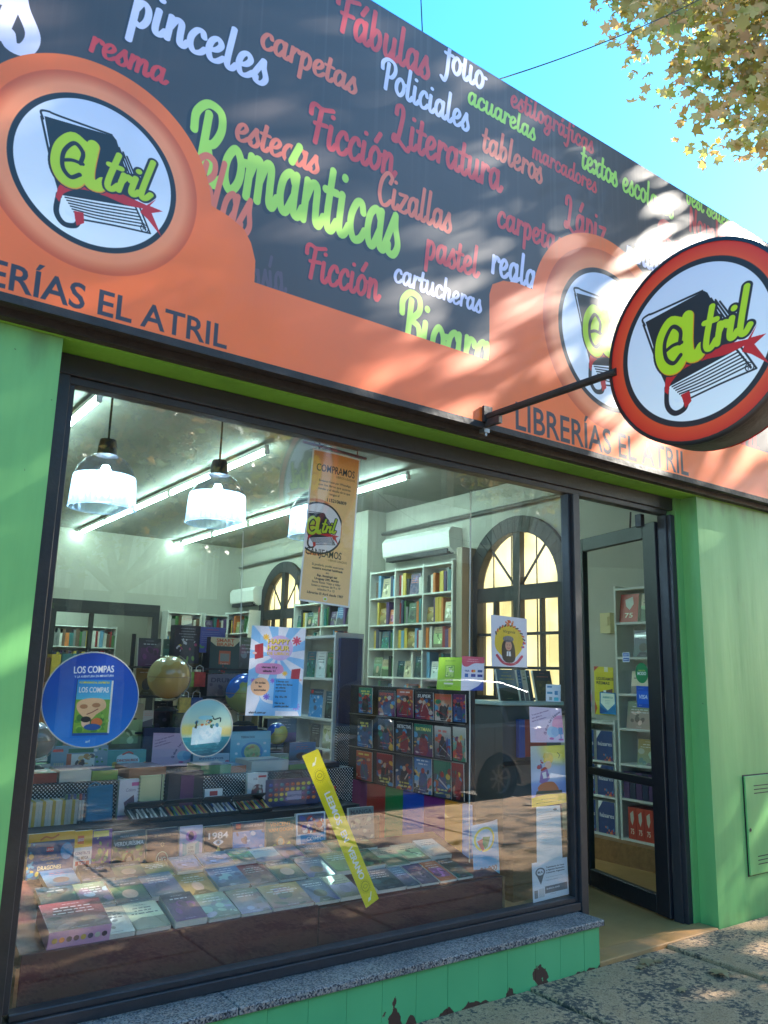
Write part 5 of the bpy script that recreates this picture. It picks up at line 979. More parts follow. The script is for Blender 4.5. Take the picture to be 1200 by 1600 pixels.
# ------------------------------------------------------------------ the shop's room
XR, YB, ZC = 6.3, 10.0, 3.7
tag(box('floor', (-1, XR, .14, 13.9, -.05, 0.0), M_floor), kind='structure')
tag(box('ceiling', (-1.1, 7.1, .251, 14.1, ZC, ZC+.1), M_ceil), kind='structure')
tag(box('left_wall', (-1.1, -1, .251, 14.1, -.05, ZC-.001), M_iwall), kind='structure')
# right wall with two arched openings
def arch_wall(x, x2, y0, y1, z1, holes, m, name):
    """wall in the plane x, holes: (yc, half width, sill, spring)"""
    mb = MB(); ysA = sorted(holes); cur = y0
    for (yc, hw, sill, spr) in ysA:
        mb.box(x, x2, cur, yc-hw, -.05, z1); mb.box(x, x2, yc-hw, yc+hw, -.05, sill); k = 12
        for i in range(k):
            a0, a1 = math.pi-math.pi*i/k, math.pi-math.pi*(i+1)/k; ya, yb = yc+hw*math.cos(a0), yc+hw*math.cos(a1); za, zb = spr+hw*math.sin(a0), spr+hw*math.sin(a1)
            mb.prism([(ya, za), (yb, zb), (yb, z1), (ya, z1)], x, x2, axis=0)
        cur = yc+hw
    mb.box(x, x2, cur, y1, -.05, z1); return tag(mb.obj(name, m), kind='structure')
HOL = [(3.02, .66, 1.28, 2.50), (8.3, .66, 1.28, 2.50)]
rw = arch_wall(XR, XR+.22, .251, 14.1, ZC-.001, HOL, M_iwall, 'right_wall')
M_pane = mat('glowing_pane', H(240, 222, 160), .5, emit=H(255, 230, 160), es=.27)  # panes glow by emission, standing in for a sunlit wall outside
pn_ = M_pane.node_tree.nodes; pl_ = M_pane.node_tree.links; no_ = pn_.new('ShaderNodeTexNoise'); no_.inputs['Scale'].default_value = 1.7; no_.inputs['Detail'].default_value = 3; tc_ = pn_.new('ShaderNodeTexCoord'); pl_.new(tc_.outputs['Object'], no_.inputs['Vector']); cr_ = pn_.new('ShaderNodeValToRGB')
cr_.color_ramp.elements[0].position = .4; cr_.color_ramp.elements[0].color = lin(H(186, 172, 116))+(1,); cr_.color_ramp.elements[1].position = .58; cr_.color_ramp.elements[1].color = lin(H(255, 236, 172))+(1,); pl_.new(no_.outputs[0], cr_.inputs[0]); pl_.new(cr_.outputs[0], pn_['Principled BSDF'].inputs['Emission Color'])  # sun and shadow on that wall mottled into the emission colour
for q, (yc, hw, sill, spr) in enumerate(HOL):
    W_ = empty('arched_window', ('big arched window with dark bars and bright yellow panes, nearest the door' if q == 0 else 'far arched window with bright yellow panes deep in the shop'), 'window', (XR, yc, sill))
    fm = MB()
    def L_(o): o.location = (-XR, -yc, -sill); return o
    k = 20; out = [(yc+(hw+.13)*math.cos(math.pi*i/k), spr+(hw+.13)*math.sin(math.pi*i/k)) for i in range(k+1)]; inn = [(yc+(hw-.05)*math.cos(math.pi*i/k), spr+(hw-.05)*math.sin(math.pi*i/k)) for i in range(k+1)]
    for i in range(k): fm.prism([out[i], out[i+1], inn[i+1], inn[i]], XR-.05, XR+.05, axis=0)
    for s in (-1, 1): a, b_ = sorted((yc+s*(hw-.05), yc+s*(hw+.13))); fm.box(XR-.05, XR+.05, a, b_, sill-.1, spr)
    fm.box(XR-.05, XR+.05, yc-hw+.05, yc+hw-.05, sill-.1, sill+.05); L_(fm.obj('window_frame', M_dark, W_, bev=.004))
    bm_ = MB(); bm_.box(XR-.03, XR+.04, yc-hw, yc+hw, spr-.14, spr+.02); bm_.box(XR-.031, XR+.041, yc-.055, yc+.055, sill, spr+hw-.05); bm_.box(XR-.025, XR+.035, yc-.36, yc-.33, sill, spr-.14); bm_.box(XR-.025, XR+.035, yc+.33, yc+.36, sill, spr-.14)
    for z in (1.62, 1.98): bm_.box(XR-.024, XR+.034, yc-hw, yc+hw, z, z+.03)
    for s in (-1, 1): bm_.tube([(XR, yc+s*.03, spr), (XR, yc+s*.44, spr+.48)], .014, 6)
    for y in (-.5, -.2, .18, .47): bm_.tube([(XR+.08, yc+y, sill), (XR+.08, yc+y, spr+.62*math.sqrt(max(.05, 1-(y/hw)**2)))], .008, 5)
    L_(bm_.obj('glazing_bars', M_dark, W_))
    pn = MB(); 
    for (ya, yb) in ((-.62, -.345), (-.345, 0), (0, .345), (.345, .62)):
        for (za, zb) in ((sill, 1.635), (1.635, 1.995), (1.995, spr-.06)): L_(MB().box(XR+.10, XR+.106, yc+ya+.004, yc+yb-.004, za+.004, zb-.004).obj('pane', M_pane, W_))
    for s in (0, 1):
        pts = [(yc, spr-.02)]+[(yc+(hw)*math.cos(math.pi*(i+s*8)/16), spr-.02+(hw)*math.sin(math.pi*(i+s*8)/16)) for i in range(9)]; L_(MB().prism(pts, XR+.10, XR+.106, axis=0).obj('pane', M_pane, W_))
# back wall with a wide dark opening into a second room
bw = MB(); bw.box(-1, 3.2, YB, YB+.2, -.05, ZC-.001).box(3.2, 4.75, YB, YB+.2, 2.42, ZC-.001).box(4.75, XR, YB, YB+.2, -.05, ZC-.001); tag(bw.obj('back_wall', M_iwall), kind='structure')
G0 = empty('room_divider_frame', 'dark wide door frame at the back of the shop opening to a second room', 'door frame', (3.2, YB, 0))
o = MB().box(3.1, 4.85, YB-.06, YB-.002, 2.36, 2.56).box(3.1, 3.2, YB-.06, YB-.002, 0, 2.3595).box(4.75, 4.85, YB-.06, YB-.002, 0, 2.3595).box(3.72, 3.78, YB-.05, YB+.03, 0, 2.3595).obj('frame', M_dark, G0); o.location = (-3.2, -YB, 0)
tag(box('end_wall', (-1, XR, 13.6, 13.7, -.05, ZC-.001), M_iwall), kind='structure')
# ---- fluorescent tubes
def tube_light(x, y, z, ln, lab, grp, ax=(0, 1)):
    T = empty('fluorescent_tube', lab, 'light', (x, y, z), grp)
    a, b_ = (ax[0]*ln, ax[1]*ln); MB().tube([(0, 0, 0), (a, b_, 0)], .017, 8).obj('lit_tube', M_tube, T)
    MB().box(-.022-0*a, .022+a, -.0+(-.022 if ax[0] else 0), b_+(.022 if ax[0] else 0), .035, .075).obj('casing', M_white2, T)
    for k in (0, 1): c = (a*k, b_*k); MB().box(c[0]-.02, c[0]+.02, c[1]-.02, c[1]+.02, -.02, .034).obj('end_cap', M_white2, T)
for r_, (x, y0, n_, w_) in enumerate(((1.66, 3.0, 3, 'left ceiling row'), (3.40, 3.5, 6, 'middle ceiling row'), (5.04, 3.4, 7, 'right ceiling row'))):
    for i in range(n_): tube_light(x, y0+i*1.26, 3.60, 1.2, 'lit cold white fluorescent tube in the '+w_, 'lit tubes in the '+w_)
tube_light(3.5, 12.6, 2.75, 1.2, 'lit fluorescent tube seen through the back opening', None, (1, 0))
# ---- pendant lamps
M_shade = bpy.data.materials.new('ribbed_lamp_glass'); M_shade.use_nodes = True
n_ = M_shade.node_tree.nodes; L_n = M_shade.node_tree.links; n_.remove(n_['Principled BSDF']); t1 = n_.new('ShaderNodeBsdfTranslucent'); t1.inputs[0].default_value = (.62, .78, .95, 1); t2 = n_.new('ShaderNodeBsdfTransparent'); t2.inputs[0].default_value = (.8, .88, 1, 1); g1 = n_.new('ShaderNodeBsdfGlossy'); g1.inputs['Roughness'].default_value = .1
m1 = n_.new('ShaderNodeMixShader'); m1.inputs[0].default_value = .58; L_n.new(t1.outputs[0], m1.inputs[1]); L_n.new(t2.outputs[0], m1.inputs[2]); m2 = n_.new('ShaderNodeMixShader'); m2.inputs[0].default_value = .15; L_n.new(m1.outputs[0], m2.inputs[1]); L_n.new(g1.outputs[0], m2.inputs[2]); L_n.new(m2.outputs[0], n_['Material Output'].inputs[0])
M_bulb = mat('lit_bulb', (1, 1, 1), emit=(.75, .9, 1), es=24)
M_hood = glass_mat('smoked_lamp_hood', .2, tint=(.62, .66, .68), rough=.2)
yl = 1.9
for i, (px, ptop, lb) in enumerate(((159, 615, 'left pendant lamp with ribbed glass shade behind the window'), (337, 660, 'middle pendant lamp with ribbed glass shade behind the window'), (493, 700, 'pendant lamp partly hidden behind the hanging orange banner'))):
    p = at(px, 797+i*19 if i < 2 else 840, y=yl); A = empty('pendant_lamp', lb, 'lamp', (p[0], yl, 2.53), 'pendant lamps in the window')
    R0 = .205; k = 72; prof = [(.19, .205), (.195, .17), (.20, .10), (.205, .0)]
    mb = MB(); base = []
    for (r, h) in prof:
        for j in range(k): rr = r*(1+(.005 if j % 2 else -.005)); mb.v.append((rr*math.cos(2*math.pi*j/k), rr*math.sin(2*math.pi*j/k), h))
    for a in range(len(prof)-1):
        for j in range(k): mb.f.append((a*k+j, a*k+(j+1) % k, (a+1)*k+(j+1) % k, (a+1)*k+j)); mb.mi.append(0)
    mb.obj('lamp_shade', M_shade, A); MB().lathe([(.203, .004), (.212, .0), (.203, -.006)], (0, 0, 0), 40).obj('rim', M_shade, A)
    MB().lathe([(.189, .206), (.17, .26), (.13, .31), (.075, .345)], (0, 0, 0), 32).obj('hood', M_hood, A, smooth_=True)
    MB().lathe([(.0, .45), (.05, .45), (.06, .40), (.06, .35), (.076, .345), (.0, .34)], (0, 0, 0), 20).obj('lamp_cap', M_dark, A)
    MB().lathe([(.001, .12), (.045, .14), (.055, .18), (.04, .23), (.02, .28)], (0, 0, 0), 16).obj('bulb', M_bulb, A, smooth_=True)
    MB().tube([(0, 0, .45), (0, 0, ZC-2.53)], .007, 6).obj('cord', M_wire, A)
# ---- air conditioners, pipes, small wall things
def aircon(lab, y0, y1, z0, x=XR):
    A = empty('air_conditioner', lab, 'air conditioner', (x, y0, z0)); w_ = y1-y0
    mb = MB(); pr = [(-.005, .0), (-.13, .0), (-.20, .06), (-.215, .24), (-.17, .30), (-.005, .30)]; v = [(p[0], 0, p[1]) for p in pr]+[(p[0], w_, p[1]) for p in pr]; k = len(pr)
    mb.add(v, [tuple(range(k)), tuple(range(k, 2*k))[::-1]]+[(i, k+i, k+(i+1) % k, (i+1) % k) for i in range(k)]); mb.obj('body', M_white2, A)
    lv = MB(); 
    for i in range(3): lv.box(-.19+i*.045, -.17+i*.045, .06, w_-.06, -.012, .014+(.0 if i else .03))
    lv.obj('louvre', M_dark, A)
aircon('large white air conditioner high on the right wall above the bookshelves', 3.95, 5.3, 2.98)
aircon('small white air conditioner over the far shelves', 9.0, 9.9, 2.62)
tag(MB().tube([(XR-.06, .6, 3.42), (XR-.06, 5.2, 3.40), (XR-.06, 9.9, 3.33)], .022, 8).box(XR-.12, XR-.002, 5.9, 6.1, 3.30, 3.46).obj('wall_pipe', M_steel), 'grey pipe running along the top of the right wall above the shelves', 'pipe')
tag(MB().box(XR-.10, XR-.002, 1.72, 1.84, 1.97, 2.16).box(XR-.112, XR-.1, 1.74, 1.79, 2.04, 2.12, ).obj('alarm_keypad', [mat('cream_plastic', H(214, 200, 150), .5)], None), 'cream wall box with a dark screen seen through the doorway', 'wall box')
tag(MB().box(XR-.03, XR-.002, 1.60, 1.70, 1.66, 1.80).obj('light_switch', M_kerb), 'grey switch plate under the cream wall box', 'switch')
# ---- bookcases and their books
unit_mesh = {}
cube = bpy.data.meshes.new('book'); cube.from_pydata([(0, 0, 0), (1, 0, 0), (1, 1, 0), (0, 1, 0), (0, 0, 1), (1, 0, 1), (1, 1, 1), (0, 1, 1)], [], [(0, 3, 2, 1), (4, 5, 6, 7), (0, 1, 5, 4), (1, 2, 6, 5), (2, 3, 7, 6), (3, 0, 4, 7)]); cube.materials.append(None)
BC = [('dark blue', H(36, 50, 84)), ('black', H(30, 30, 34)), ('white', H(214, 212, 204)), ('red', H(150, 40, 40)), ('teal', H(46, 110, 112)), ('orange', H(206, 118, 50)), ('green', H(60, 110, 60)), ('grey', H(120, 122, 122)), ('purple', H(84, 58, 110)), ('yellow', H(206, 176, 70)), ('light blue', H(110, 160, 196)), ('brown', H(100, 72, 54))]
BM = [(n0, mat('spine_'+n0.replace(' ', '_'), c, .45, var=.35, vscale=26, stretch=(1, 1, .35))) for n0, c in BC]
ORD = ['lowest', 'second', 'third', 'fourth', 'fifth', 'sixth', 'seventh']
nspine = 0
def upright(loc_, dims, m, lab, grp):
    o = bpy.data.objects.new('book', cube); C.objects.link(o); o.location = loc_; o.scale = dims; o.material_slots[0].link = 'OBJECT'; o.material_slots[0].material = m; return tag(o, lab, 'book', grp)
def cover_book(p, ax_u, ax_n, w_, h_, t, pr, lab, name='book', cat='book', grp=None, lean=0., page=M_page, side=None, parts=True):
    """a box with printed front: p lower left of the front face, ax_u along its width, ax_n pointing to the viewer"""
    u, n1 = Vector(ax_u), Vector(ax_n); up = Vector((0, 0, 1)); up = (up*math.cos(lean)-n1*math.sin(lean)); nn = u.cross(up); nn = nn if nn.dot(n1) > 0 else -nn
    A = empty(name, lab, cat, tuple(p), grp)
    def K(a, b_, c): return tuple(u*a+up*b_-nn*c)
    f = MB(); f.quad(K(0, 0, 0), K(w_, 0, 0), K(w_, h_, 0), K(0, h_, 0), UV(pr)); fr_ = f.obj('front_cover', pm(pr), A)
    s = MB(); s.add([K(0, 0, .0005), K(w_, 0, .0005), K(w_, 0, t), K(0, 0, t), K(0, h_, .0005), K(w_, h_, .0005), K(w_, h_, t), K(0, h_, t)], [(0, 1, 2, 3), (4, 7, 6, 5), (1, 5, 6, 2), (0, 3, 7, 4), (3, 2, 6, 7)])
    s.obj('pages' if side is None else 'box_side', side or page, A); return A
def rows_x(x, y0, y1, z, hmax, depth, case, k, seed, facing=True, cover_p=.2):
    """books on a shelf that faces -x; x is the shelf front"""
    global nspine
    g = random.Random(seed); y = y0+.01
    while y < y1-.05:
        if g.random() < cover_p:
            w_ = min(g.uniform(.13, .19), y1-y-.01); h_ = min(hmax-.03, w_*1.42); c = g.randrange(70)
            if w_ > .1: cover_book((x+.03, y+w_, z), (0, -1, 0), (-1, 0, 0), w_, h_, .02, 'cover%d' % c, '%s face-out book on the %s shelf of %s' % (TONE['cover%d' % c], k, case), grp='books shown face out in %s' % case, lean=.12); nspine += 1
            y += w_+.012; continue
        t = g.uniform(.030, .062); h_ = hmax*g.uniform(.62, .92); dd = g.uniform(.13, .18); i = g.randrange(len(BM))
        if y+t > y1: break
        upright((x+.02+g.uniform(0, .02), y, z), (dd, t-.002, h_), BM[i][1], '%s book spine on the %s shelf of %s' % (BM[i][0], k, case), 'books in %s' % case); nspine += 1
        y += t
        if g.random() < .05: y += g.uniform(.03, .09)
def case_x(name, lab, x, y0, y1, zs, depth, case, seed, books=True, fill=None, m=M_white, cp=.2, divs=()):
    A = empty(name, lab, 'bookcase', (x, y0, 0)); 
    def Lc(o): o.location = (-x, -y0, 0); return o
    top = zs[-1]
    for y in (y0, y1-.02)+tuple(divs): Lc(box('side_panel', (x, x+depth, y, y+.02, 0, top+.02), m, A))
    Lc(box('back_panel', (x+depth-.012, x+depth-.002, y0+.02, y1-.02, .0, top), m, A))
    ys_ = [y0]+list(divs)+[y1-.02]
    for z in zs:
        for a, b_ in zip(ys_[:-1], ys_[1:]): Lc(box('shelf', (x+.002, x+depth-.013, a+.0205, b_-.0005, z-.02, z), m, A))
    if books:
        for i, z in enumerate(zs[:-1]):
            for j, (a, b_) in enumerate(zip(ys_[:-1], ys_[1:])): rows_x(x+.01, a+.02, b_-.005, z, zs[i+1]-.02-z, depth, case, ORD[i], seed+i*7+j, cover_p=cp)
    return A
case_x('bookcase', 'tall white bookcase on the right wall under the big air conditioner', 6.04, 3.82, 5.50, [1.18, 1.50, 1.85, 2.15, 2.50, 2.84], .25, 'the tall bookcase', 100, divs=(4.36, 4.93), cp=.24)
case_x('bookcase', 'white bookcase on the right wall left of the tall one', 6.04, 5.95, 7.5, [1.18, 1.5, 1.84, 2.18, 2.52], .25, 'the pillar bookcase', 200, divs=(6.7,), cp=.35)
tag(box('wall_pillar', (6.0, XR-.001, 5.52, 5.93, 0, ZC-.001), M_iwall), kind='structure')
tag(box('wall_pillar', (6.08, XR-.001, 3.70, 3.80, 0, 3.0), mat('beige_pillar', H(160, 150, 134), .8)), kind='structure')
case_x('bookcase', 'white bookcase by the far arched window', 6.04, 9.0, 9.95, [1.1, 1.45, 1.8, 2.15, 2.5], .25, 'the far arch bookcase', 300, cp=.3)
def case_y(lab, y, x0, x1, zs, depth, case, seed, cp=.2, m=M_white, merge=None):
    mb_ = MB()
    A = empty('bookcase', lab, 'bookcase', (x0, y, 0)); top = zs[-1]
    def Lc(o): o.location = (-x0, -y, 0); return o
    for x in (x0, x1-.02): Lc(box('side_panel', (x, x+.02, y, y+depth, 0, top+.02), m, A))
    Lc(box('back_panel', (x0+.02, x1-.02, y+depth-.012, y+depth-.002, 0, top), m, A))
    for z in zs: Lc(box('shelf', (x0+.0205, x1-.0205, y+.002, y+depth-.013, z-.02, z), m, A))
    for i, z in enumerate(zs[:-1]):
        g = random.Random(seed+i); x = x0+.03
        while x < x1-.07:
            if g.random() < cp: cv_ = g.randrange(70); w_ = g.uniform(.14, .2); w_ = min(w_, x1-.025-x); cover_book((x, y+.03, z), (1, 0, 0), (0, -1, 0), w_, min(w_*1.4, zs[i+1]-z-.03), .02, 'cover%d' % cv_, '%s face-out book on the %s shelf of %s' % (TONE['cover%d' % cv_], ORD[i], case), grp='books shown face out in %s' % case, lean=.1) if w_ > .1 else None; x += w_+.02; continue
            t = g.uniform(.035, .08); j = g.randrange(len(BM))
            if merge: q_ = (zs[i+1]-z)*g.uniform(.6, .88); mb_.box(x, x+t-.003, y+.03, y+.19, z, z+q_, j); x += t; continue
            upright((x, y+.03, z), (t-.003, .16, (zs[i+1]-z)*g.uniform(.6, .88)), BM[j][1], '%s book spine on the %s shelf of %s' % (BM[j][0], ORD[i], case), 'books in %s' % case); x += t
    if merge: tag(mb_.obj('shelved_books', [b_[1] for b_ in BM]), merge, 'books', kind='stuff')
    return A
case_y('narrow white bookcase against the back wall, left of the far corner', 9.7, 4.9, 5.5, [1.1, 1.45, 1.8, 2.15, 2.45], .25, 'the narrow back bookcase', 400)
case_y('white bookcase against the back wall in the far corner', 9.7, 5.55, 6.0, [1.1, 1.45, 1.8, 2.15, 2.45], .25, 'the corner back bookcase', 430, cp=.2, merge='small book spines in the white corner bookcase at the back')
case_y('bookcase standing in the second room behind the dark frame', 13.2, 3.0, 5.2, [1.1, 1.5, 1.9, 2.3], .3, 'the back room bookcase', 460, cp=0, merge='rows of small coloured book spines in the back room bookcase')
tag(box('shop_counter', (1.6, 3.0, 6.2, 6.8, 0, 1.35), M_wood), 'tan wooden counter deep in the shop behind the blue disc sticker', 'counter')
g = random.Random(77)
for k in range(9): upright((1.75+k*.11, 6.25, 1.351), (.10, .2, g.uniform(.26, .36)), BM[[3, 11, 5, 3, 11, 9, 4, 4, 0][k]][1], '%s book standing on the tan counter' % BM[[3, 11, 5, 3, 11, 9, 4, 4, 0][k]][0], 'books on the tan counter')
# ---- shelves seen through the doorway
case_x('door_side_bookcase', 'narrow white shelf unit on the right wall seen through the open door', 6.02, 1.02, 1.53, [.20, .53, .82, 1.12, 1.42, 1.74, 2.05, 2.36], .26, 'door unit', 500, books=False)
case_x('ream_shelf', 'low white shelf stacked with paper reams left of the narrow shelf unit', 6.02, 1.56, 2.02, [.20, .52, .82, 1.16], .26, 'reams', 500, books=False)
tag(box('shelf_plinth', (5.9, XR-.002, .95, 2.1, 0, .178), M_wood), 'brown wooden plinth under the white shelves by the door', 'plinth')
for k, (z, c) in enumerate(((.20, 2), (.52, 2), (.82, 2))):
    for j in range(c):
        cover_book((6.03, 1.78+j*.21, z), (0, -1, 0), (-1, 0, 0), .18, .26 if k else .27, .2, 'paper_ream', 'blue and white paper ream on the %s shelf by the door' % ORD[k], 'paper_ream', 'paper ream', 'blue paper reams by the door', side=M_white2)
for j in range(5): cover_book((6.03, 1.125+.083*j, .20), (0, -1, 0), (-1, 0, 0), .08, .26, .2, 'red_ream', 'red printed carton in the row on the lowest shelf by the door', 'red_carton', 'carton', 'red cartons by the door', side=BM[3][1])
for j in range(7): upright((6.03, 1.05+.064*j, .53), (.2, .058, .22), BM[0][1] if j % 2 else BM[8][1], ('dark blue' if j % 2 else 'purple')+' folder on the second shelf by the door', 'folders by the door')
for (y, z, w_, h_, pr, lb) in ((1.36, .82, .2, .22, 'cover%d' % 5, 'greenish wrapped booklet on the third shelf by the door'), (1.46, 1.12, .26, .24, 'cover6', 'dark blue box file leaning on the fourth shelf by the door'), (1.40, 1.42, .22, .2, 'cover45', 'navy booklet leaning on the fifth shelf by the door'), (1.36, 1.74, .2, .24, 'cover30', 'wine red bag of paper on the sixth shelf by the door'), (1.50, 2.05, .2, .26, 'red_ream', 'red wrapped box on the top shelf by the door'), (1.27, 2.05, .18, .25, 'cover25', 'dark green booklet on the top shelf by the door')):
    cover_book((6.05, y, z), (0, -1, 0), (-1, 0, 0), w_, h_, .05, pr, lb, 'packet', 'packet', None, lean=.15)
# ------------------------------------------------------------------ window display
def span(px0, px1, pyt, pyb, y):
    xm = (px0+px1)/2; a, b_ = at(px0, pyb, y=y), at(px1, pyb, y=y); c, d_ = at(xm, pyt, y=y), at(xm, pyb, y=y)
    return a[0], b_[0], d_[2], c[2]
# base box with brown front, sloping top board
DB = empty('display_plinth', 'long box covered in dark red brown vinyl carrying the window books', 'display stand', (.8, .32, 0))
def DL(o): o.location = (-.8, -.32, 0); return o
DL(box('front_panel', (.86, 2.20, .32, .345, .0, .445), M_brown, DB, bev=.003)); DL(box('front_panel', (2.203, 3.42, .32, .345, .0, .43), M_brown, DB, bev=.003))
DL(box('edge_trim', (3.4205, 3.435, .318, .6, .0, .43), M_wood, DB)); DL(box('edge_trim', (.845, .859, .318, .36, .0, .40), M_wood, DB))
sl_ = MB(); sl_.prism([(.3455, .44), (.88, .585), (.88, .0), (.3455, .0)], .86, 3.42, axis=0); DL(sl_.obj('sloping_board', M_brown, DB))
DL(box('dark_riser', (.86, 2.86, .96, 1.18, .0, .772), M_dark, DB)); DL(box('polka_riser', (.86, 2.96, 1.19, 1.62, .0, .955), M_dots, DB)); DL(box('navy_backing', (.86, 3.0, 1.63, 1.95, .0, 1.02), M_navy, DB))
# ---- books lying flat on the slope
SLA = math.atan2(.145, .5345)
def flat_book(x, yy, w_, l_, t, pr, lab, yaw=0., grp=None, side=None, cat='book', name='book', z0=0.):
    """yy: distance of the near edge up the slope"""
    s0 = yy; A = empty(name, lab, cat, (x, .3455+s0*math.cos(SLA), .441+s0*math.sin(SLA)+z0), grp, (SLA, 0, yaw))
    c = MB(); c.quad((0, 0, t+.0012), (w_, 0, t+.0012), (w_, l_, t+.0012), (0, l_, t+.0012), UV(pr)); c.obj('front_cover', pm(pr), A)
    p = MB(); e = .0015 if side is None else 0; p.box(e, w_-e, e, l_-e, .0, t+.0008 if side is not None else t); p.obj('pages' if side is None else 'box_side', side or M_page, A)
    return A
M_pinkbox = flat('pink_box_side', H(206, 158, 198), .35)
pb = flat_book(.955, -.012, .245, .21, .072, 'cover31', 'pink card box with a row of little pictures at the left front corner', 0, None, M_pinkbox, 'gift box', 'gift_box', .004)
for k, c in enumerate((H(206, 170, 80), H(226, 130, 50), H(90, 70, 80), H(110, 80, 90), H(214, 180, 80), H(90, 70, 100), H(200, 206, 190), H(80, 60, 70))):
    MB().lathe([(0, -.0012), (.011, -.0012), (.011, -.0002)], (.025+.028*k, 0, .036), 14, axis='y').obj('picture_dot', flat('dot_%d' % k, c), pb)
row1 = [(157, 210, 7, 'dark cover with reddish blur, beside the pink box'), (212, 267, 11, 'black and pale blue cover, third from left'), (273, 323, 58, 'thick black book in the front row'), (326, 376, 3, 'landscape cover in orange and green'), (377, 425, 24, 'pale blue cover with a drawn face'), (427, 490, 36, 'wide blue grey cover in the middle'), (492, 531, 60, 'blue seaside cover'), (532, 568, 14, 'dark cover, by the yellow strip'), (592, 636, 37, 'red cover right of the yellow strip'), (638, 659, 2, 'thin grey book right of the red one'), (661, 688, 41, 'blue and white magazine'), (690, 716, 52, 'blue comic near the right end'), (718, 742, 65, 'pale comic at its right end')]
for i, (a, b_, c, d_) in enumerate(row1):
    pyb = 1477-(a+b_-310)*.5*.165; xa, xb = at(a, pyb, y=.335)[0], at(b_, pyb, y=.335)[0]
    flat_book(xa, -.012 if i < 8 else .0, xb-xa-.002, rng.uniform(.2, .225), [.028, .026, .036, .022, .02, .022, .016, .02, .018, .012, .012, .012, .012][i], 'cover%d' % c, 'book flat in the front row, '+d_, rng.uniform(-.03, .03), 'books lying flat on the display slope')
colw = ['grey', 'olive', 'pale', 'dark', 'blue', 'brown', 'green', 'white', 'red']
for r_, yy in ((1, .215), (2, .405)):
    x = .94+.05*r_; i = 0
    while x < (3.12 if r_ == 1 else 2.8):
        w_ = rng.uniform(.13, .175); cv_ = rng.randrange(70)
        if x+w_ > 3.30: break
        flat_book(x, yy+rng.uniform(-.012, .012), w_-.006, min(.2, .53-yy+.02), rng.uniform(.012, .03), 'cover%d' % cv_, '%s book lying flat in the %s row of the display slope' % (TONE['cover%d' % cv_], 'middle' if r_ == 1 else 'upper'), rng.uniform(-.06, .06), 'books lying flat in the %s row of the slope' % ('middle' if r_ == 1 else 'upper'), z0=.004*r_); x += w_; i += 1
# ---- standing books, front row
def stand(name, cat, lab, px0, px1, pyt, pyb, y, t, pr, lean=.12, side=None, grp=None, page=None):
    x0, x1, z0, z1 = span(px0, px1, pyt, pyb, y); return cover_book((x0, y, z0), (1, 0, 0), (0, -1, 0), x1-x0, (z1-z0)/math.cos(lean), t, pr, lab, name, cat, grp, lean, side=side, page=page or M_page)
YB_ = .90
for a in (('large blue activity book about dragons with a yellow top band', 39, 112, 1303, 1384, 'dragons_book', .03), ('white and yellow robot building book beside the dragon book', 112, 140, 1300, 1382, 'robots_book', .03), ('purple comic book between the robot book and the green cookbook', 140, 171, 1298, 1380, 'purple_comic', .02), ('green cookbook with a dark haired woman on the cover', 173, 224, 1300, 1378, 'green_cookbook', .025),
          ('dark navy book with a round green emblem', 227, 276, 1296, 1370, 'navy_emblem_book', .03), ('narrow pastel lilac book with a winged figure', 279, 315, 1292, 1362, 'pastel_angel_book', .02), ('dark book titled 1984 with a big eye', 318, 362, 1291, 1356, 'eye_book', .025), ('bright blue building block book', 363, 413, 1285, 1352, 'blue_blocks_book', .03), ('green painter biography with orange title letters', 415, 461, 1280, 1348, 'painter_book', .02), ('pale blue comic drawing guide', 463, 509, 1271, 1340, 'comic_book', .02), ('grey green manga drawing guide leaning by the rainbow board', 546, 585, 1262, 1312, 'manga_book', .02), ('small blue and white booklet left of the yellow strip', 510, 524, 1280, 1318, 'cover40', .015)):
    stand('standing_book', 'book', a[0], *a[1:5], YB_, a[6], a[5], lean=.10)
MB_st = MB(); tag(box('back_stop', (.94, 3.0, .945, .952, .56, .70), M_dark), 'low black board behind the standing books', 'board')
# ---- open pencil cases and goods on the first polka riser
def open_case(px0, px1, py, y, dpt, lab, cols, hgt=.02):
    x0, x1 = at(px0, py, y=y)[0], at(px1, py, y=y)[0]; A = empty('pencil_case', lab, 'pencil case', (x0, y, .775), None, (.30, 0, 0)); w_ = x1-x0
    t = MB(); t.box(0, w_, 0, dpt, 0, .006).box(0, w_, 0, .005, .0061, hgt).box(0, w_, dpt-.005, dpt, .0061, hgt).box(0, .005, .0051, dpt-.0051, .0061, hgt).box(w_-.005, w_, .0051, dpt-.0051, .0061, hgt); t.obj('tray', M_dark, A)
    L_ = MB().box(0, w_, -.001, .005, 0, dpt*.42); o = L_.obj('lid', M_dark, A, loc=(0, dpt+.002, hgt)); o.rotation_euler = (.75, 0, 0)
    n = int(w_/.0125)
    for k in range(n): MB().tube([(.01+.0125*k, .01, .014), (.01+.0125*k+(.02 if k % 5 == 2 else 0), dpt-.02, .014)], .0048, 6).obj('pencil', cols[k % len(cols)], A)
CP = [flat('pencil_%d' % i, c, .4) for i, c in enumerate((H(170, 50, 50), H(200, 150, 50), H(60, 130, 70), H(50, 80, 150), H(120, 120, 120), H(40, 40, 44), H(190, 180, 90), H(220, 216, 210)))]
open_case(205, 262, 1290, .965, .13, 'open black pencil case of silver grey pencils, leftmost of the open cases', [CP[7], CP[4], CP[7], CP[5]])
open_case(264, 325, 1286, .965, .13, 'open black pencil case with coloured pencil tips, second from the left', [CP[0], CP[1], CP[2], CP[3], CP[6]])
open_case(328, 372, 1282, .965, .13, 'open black case of drawing pens, third from the left', [CP[7], CP[4], CP[7], CP[3]])
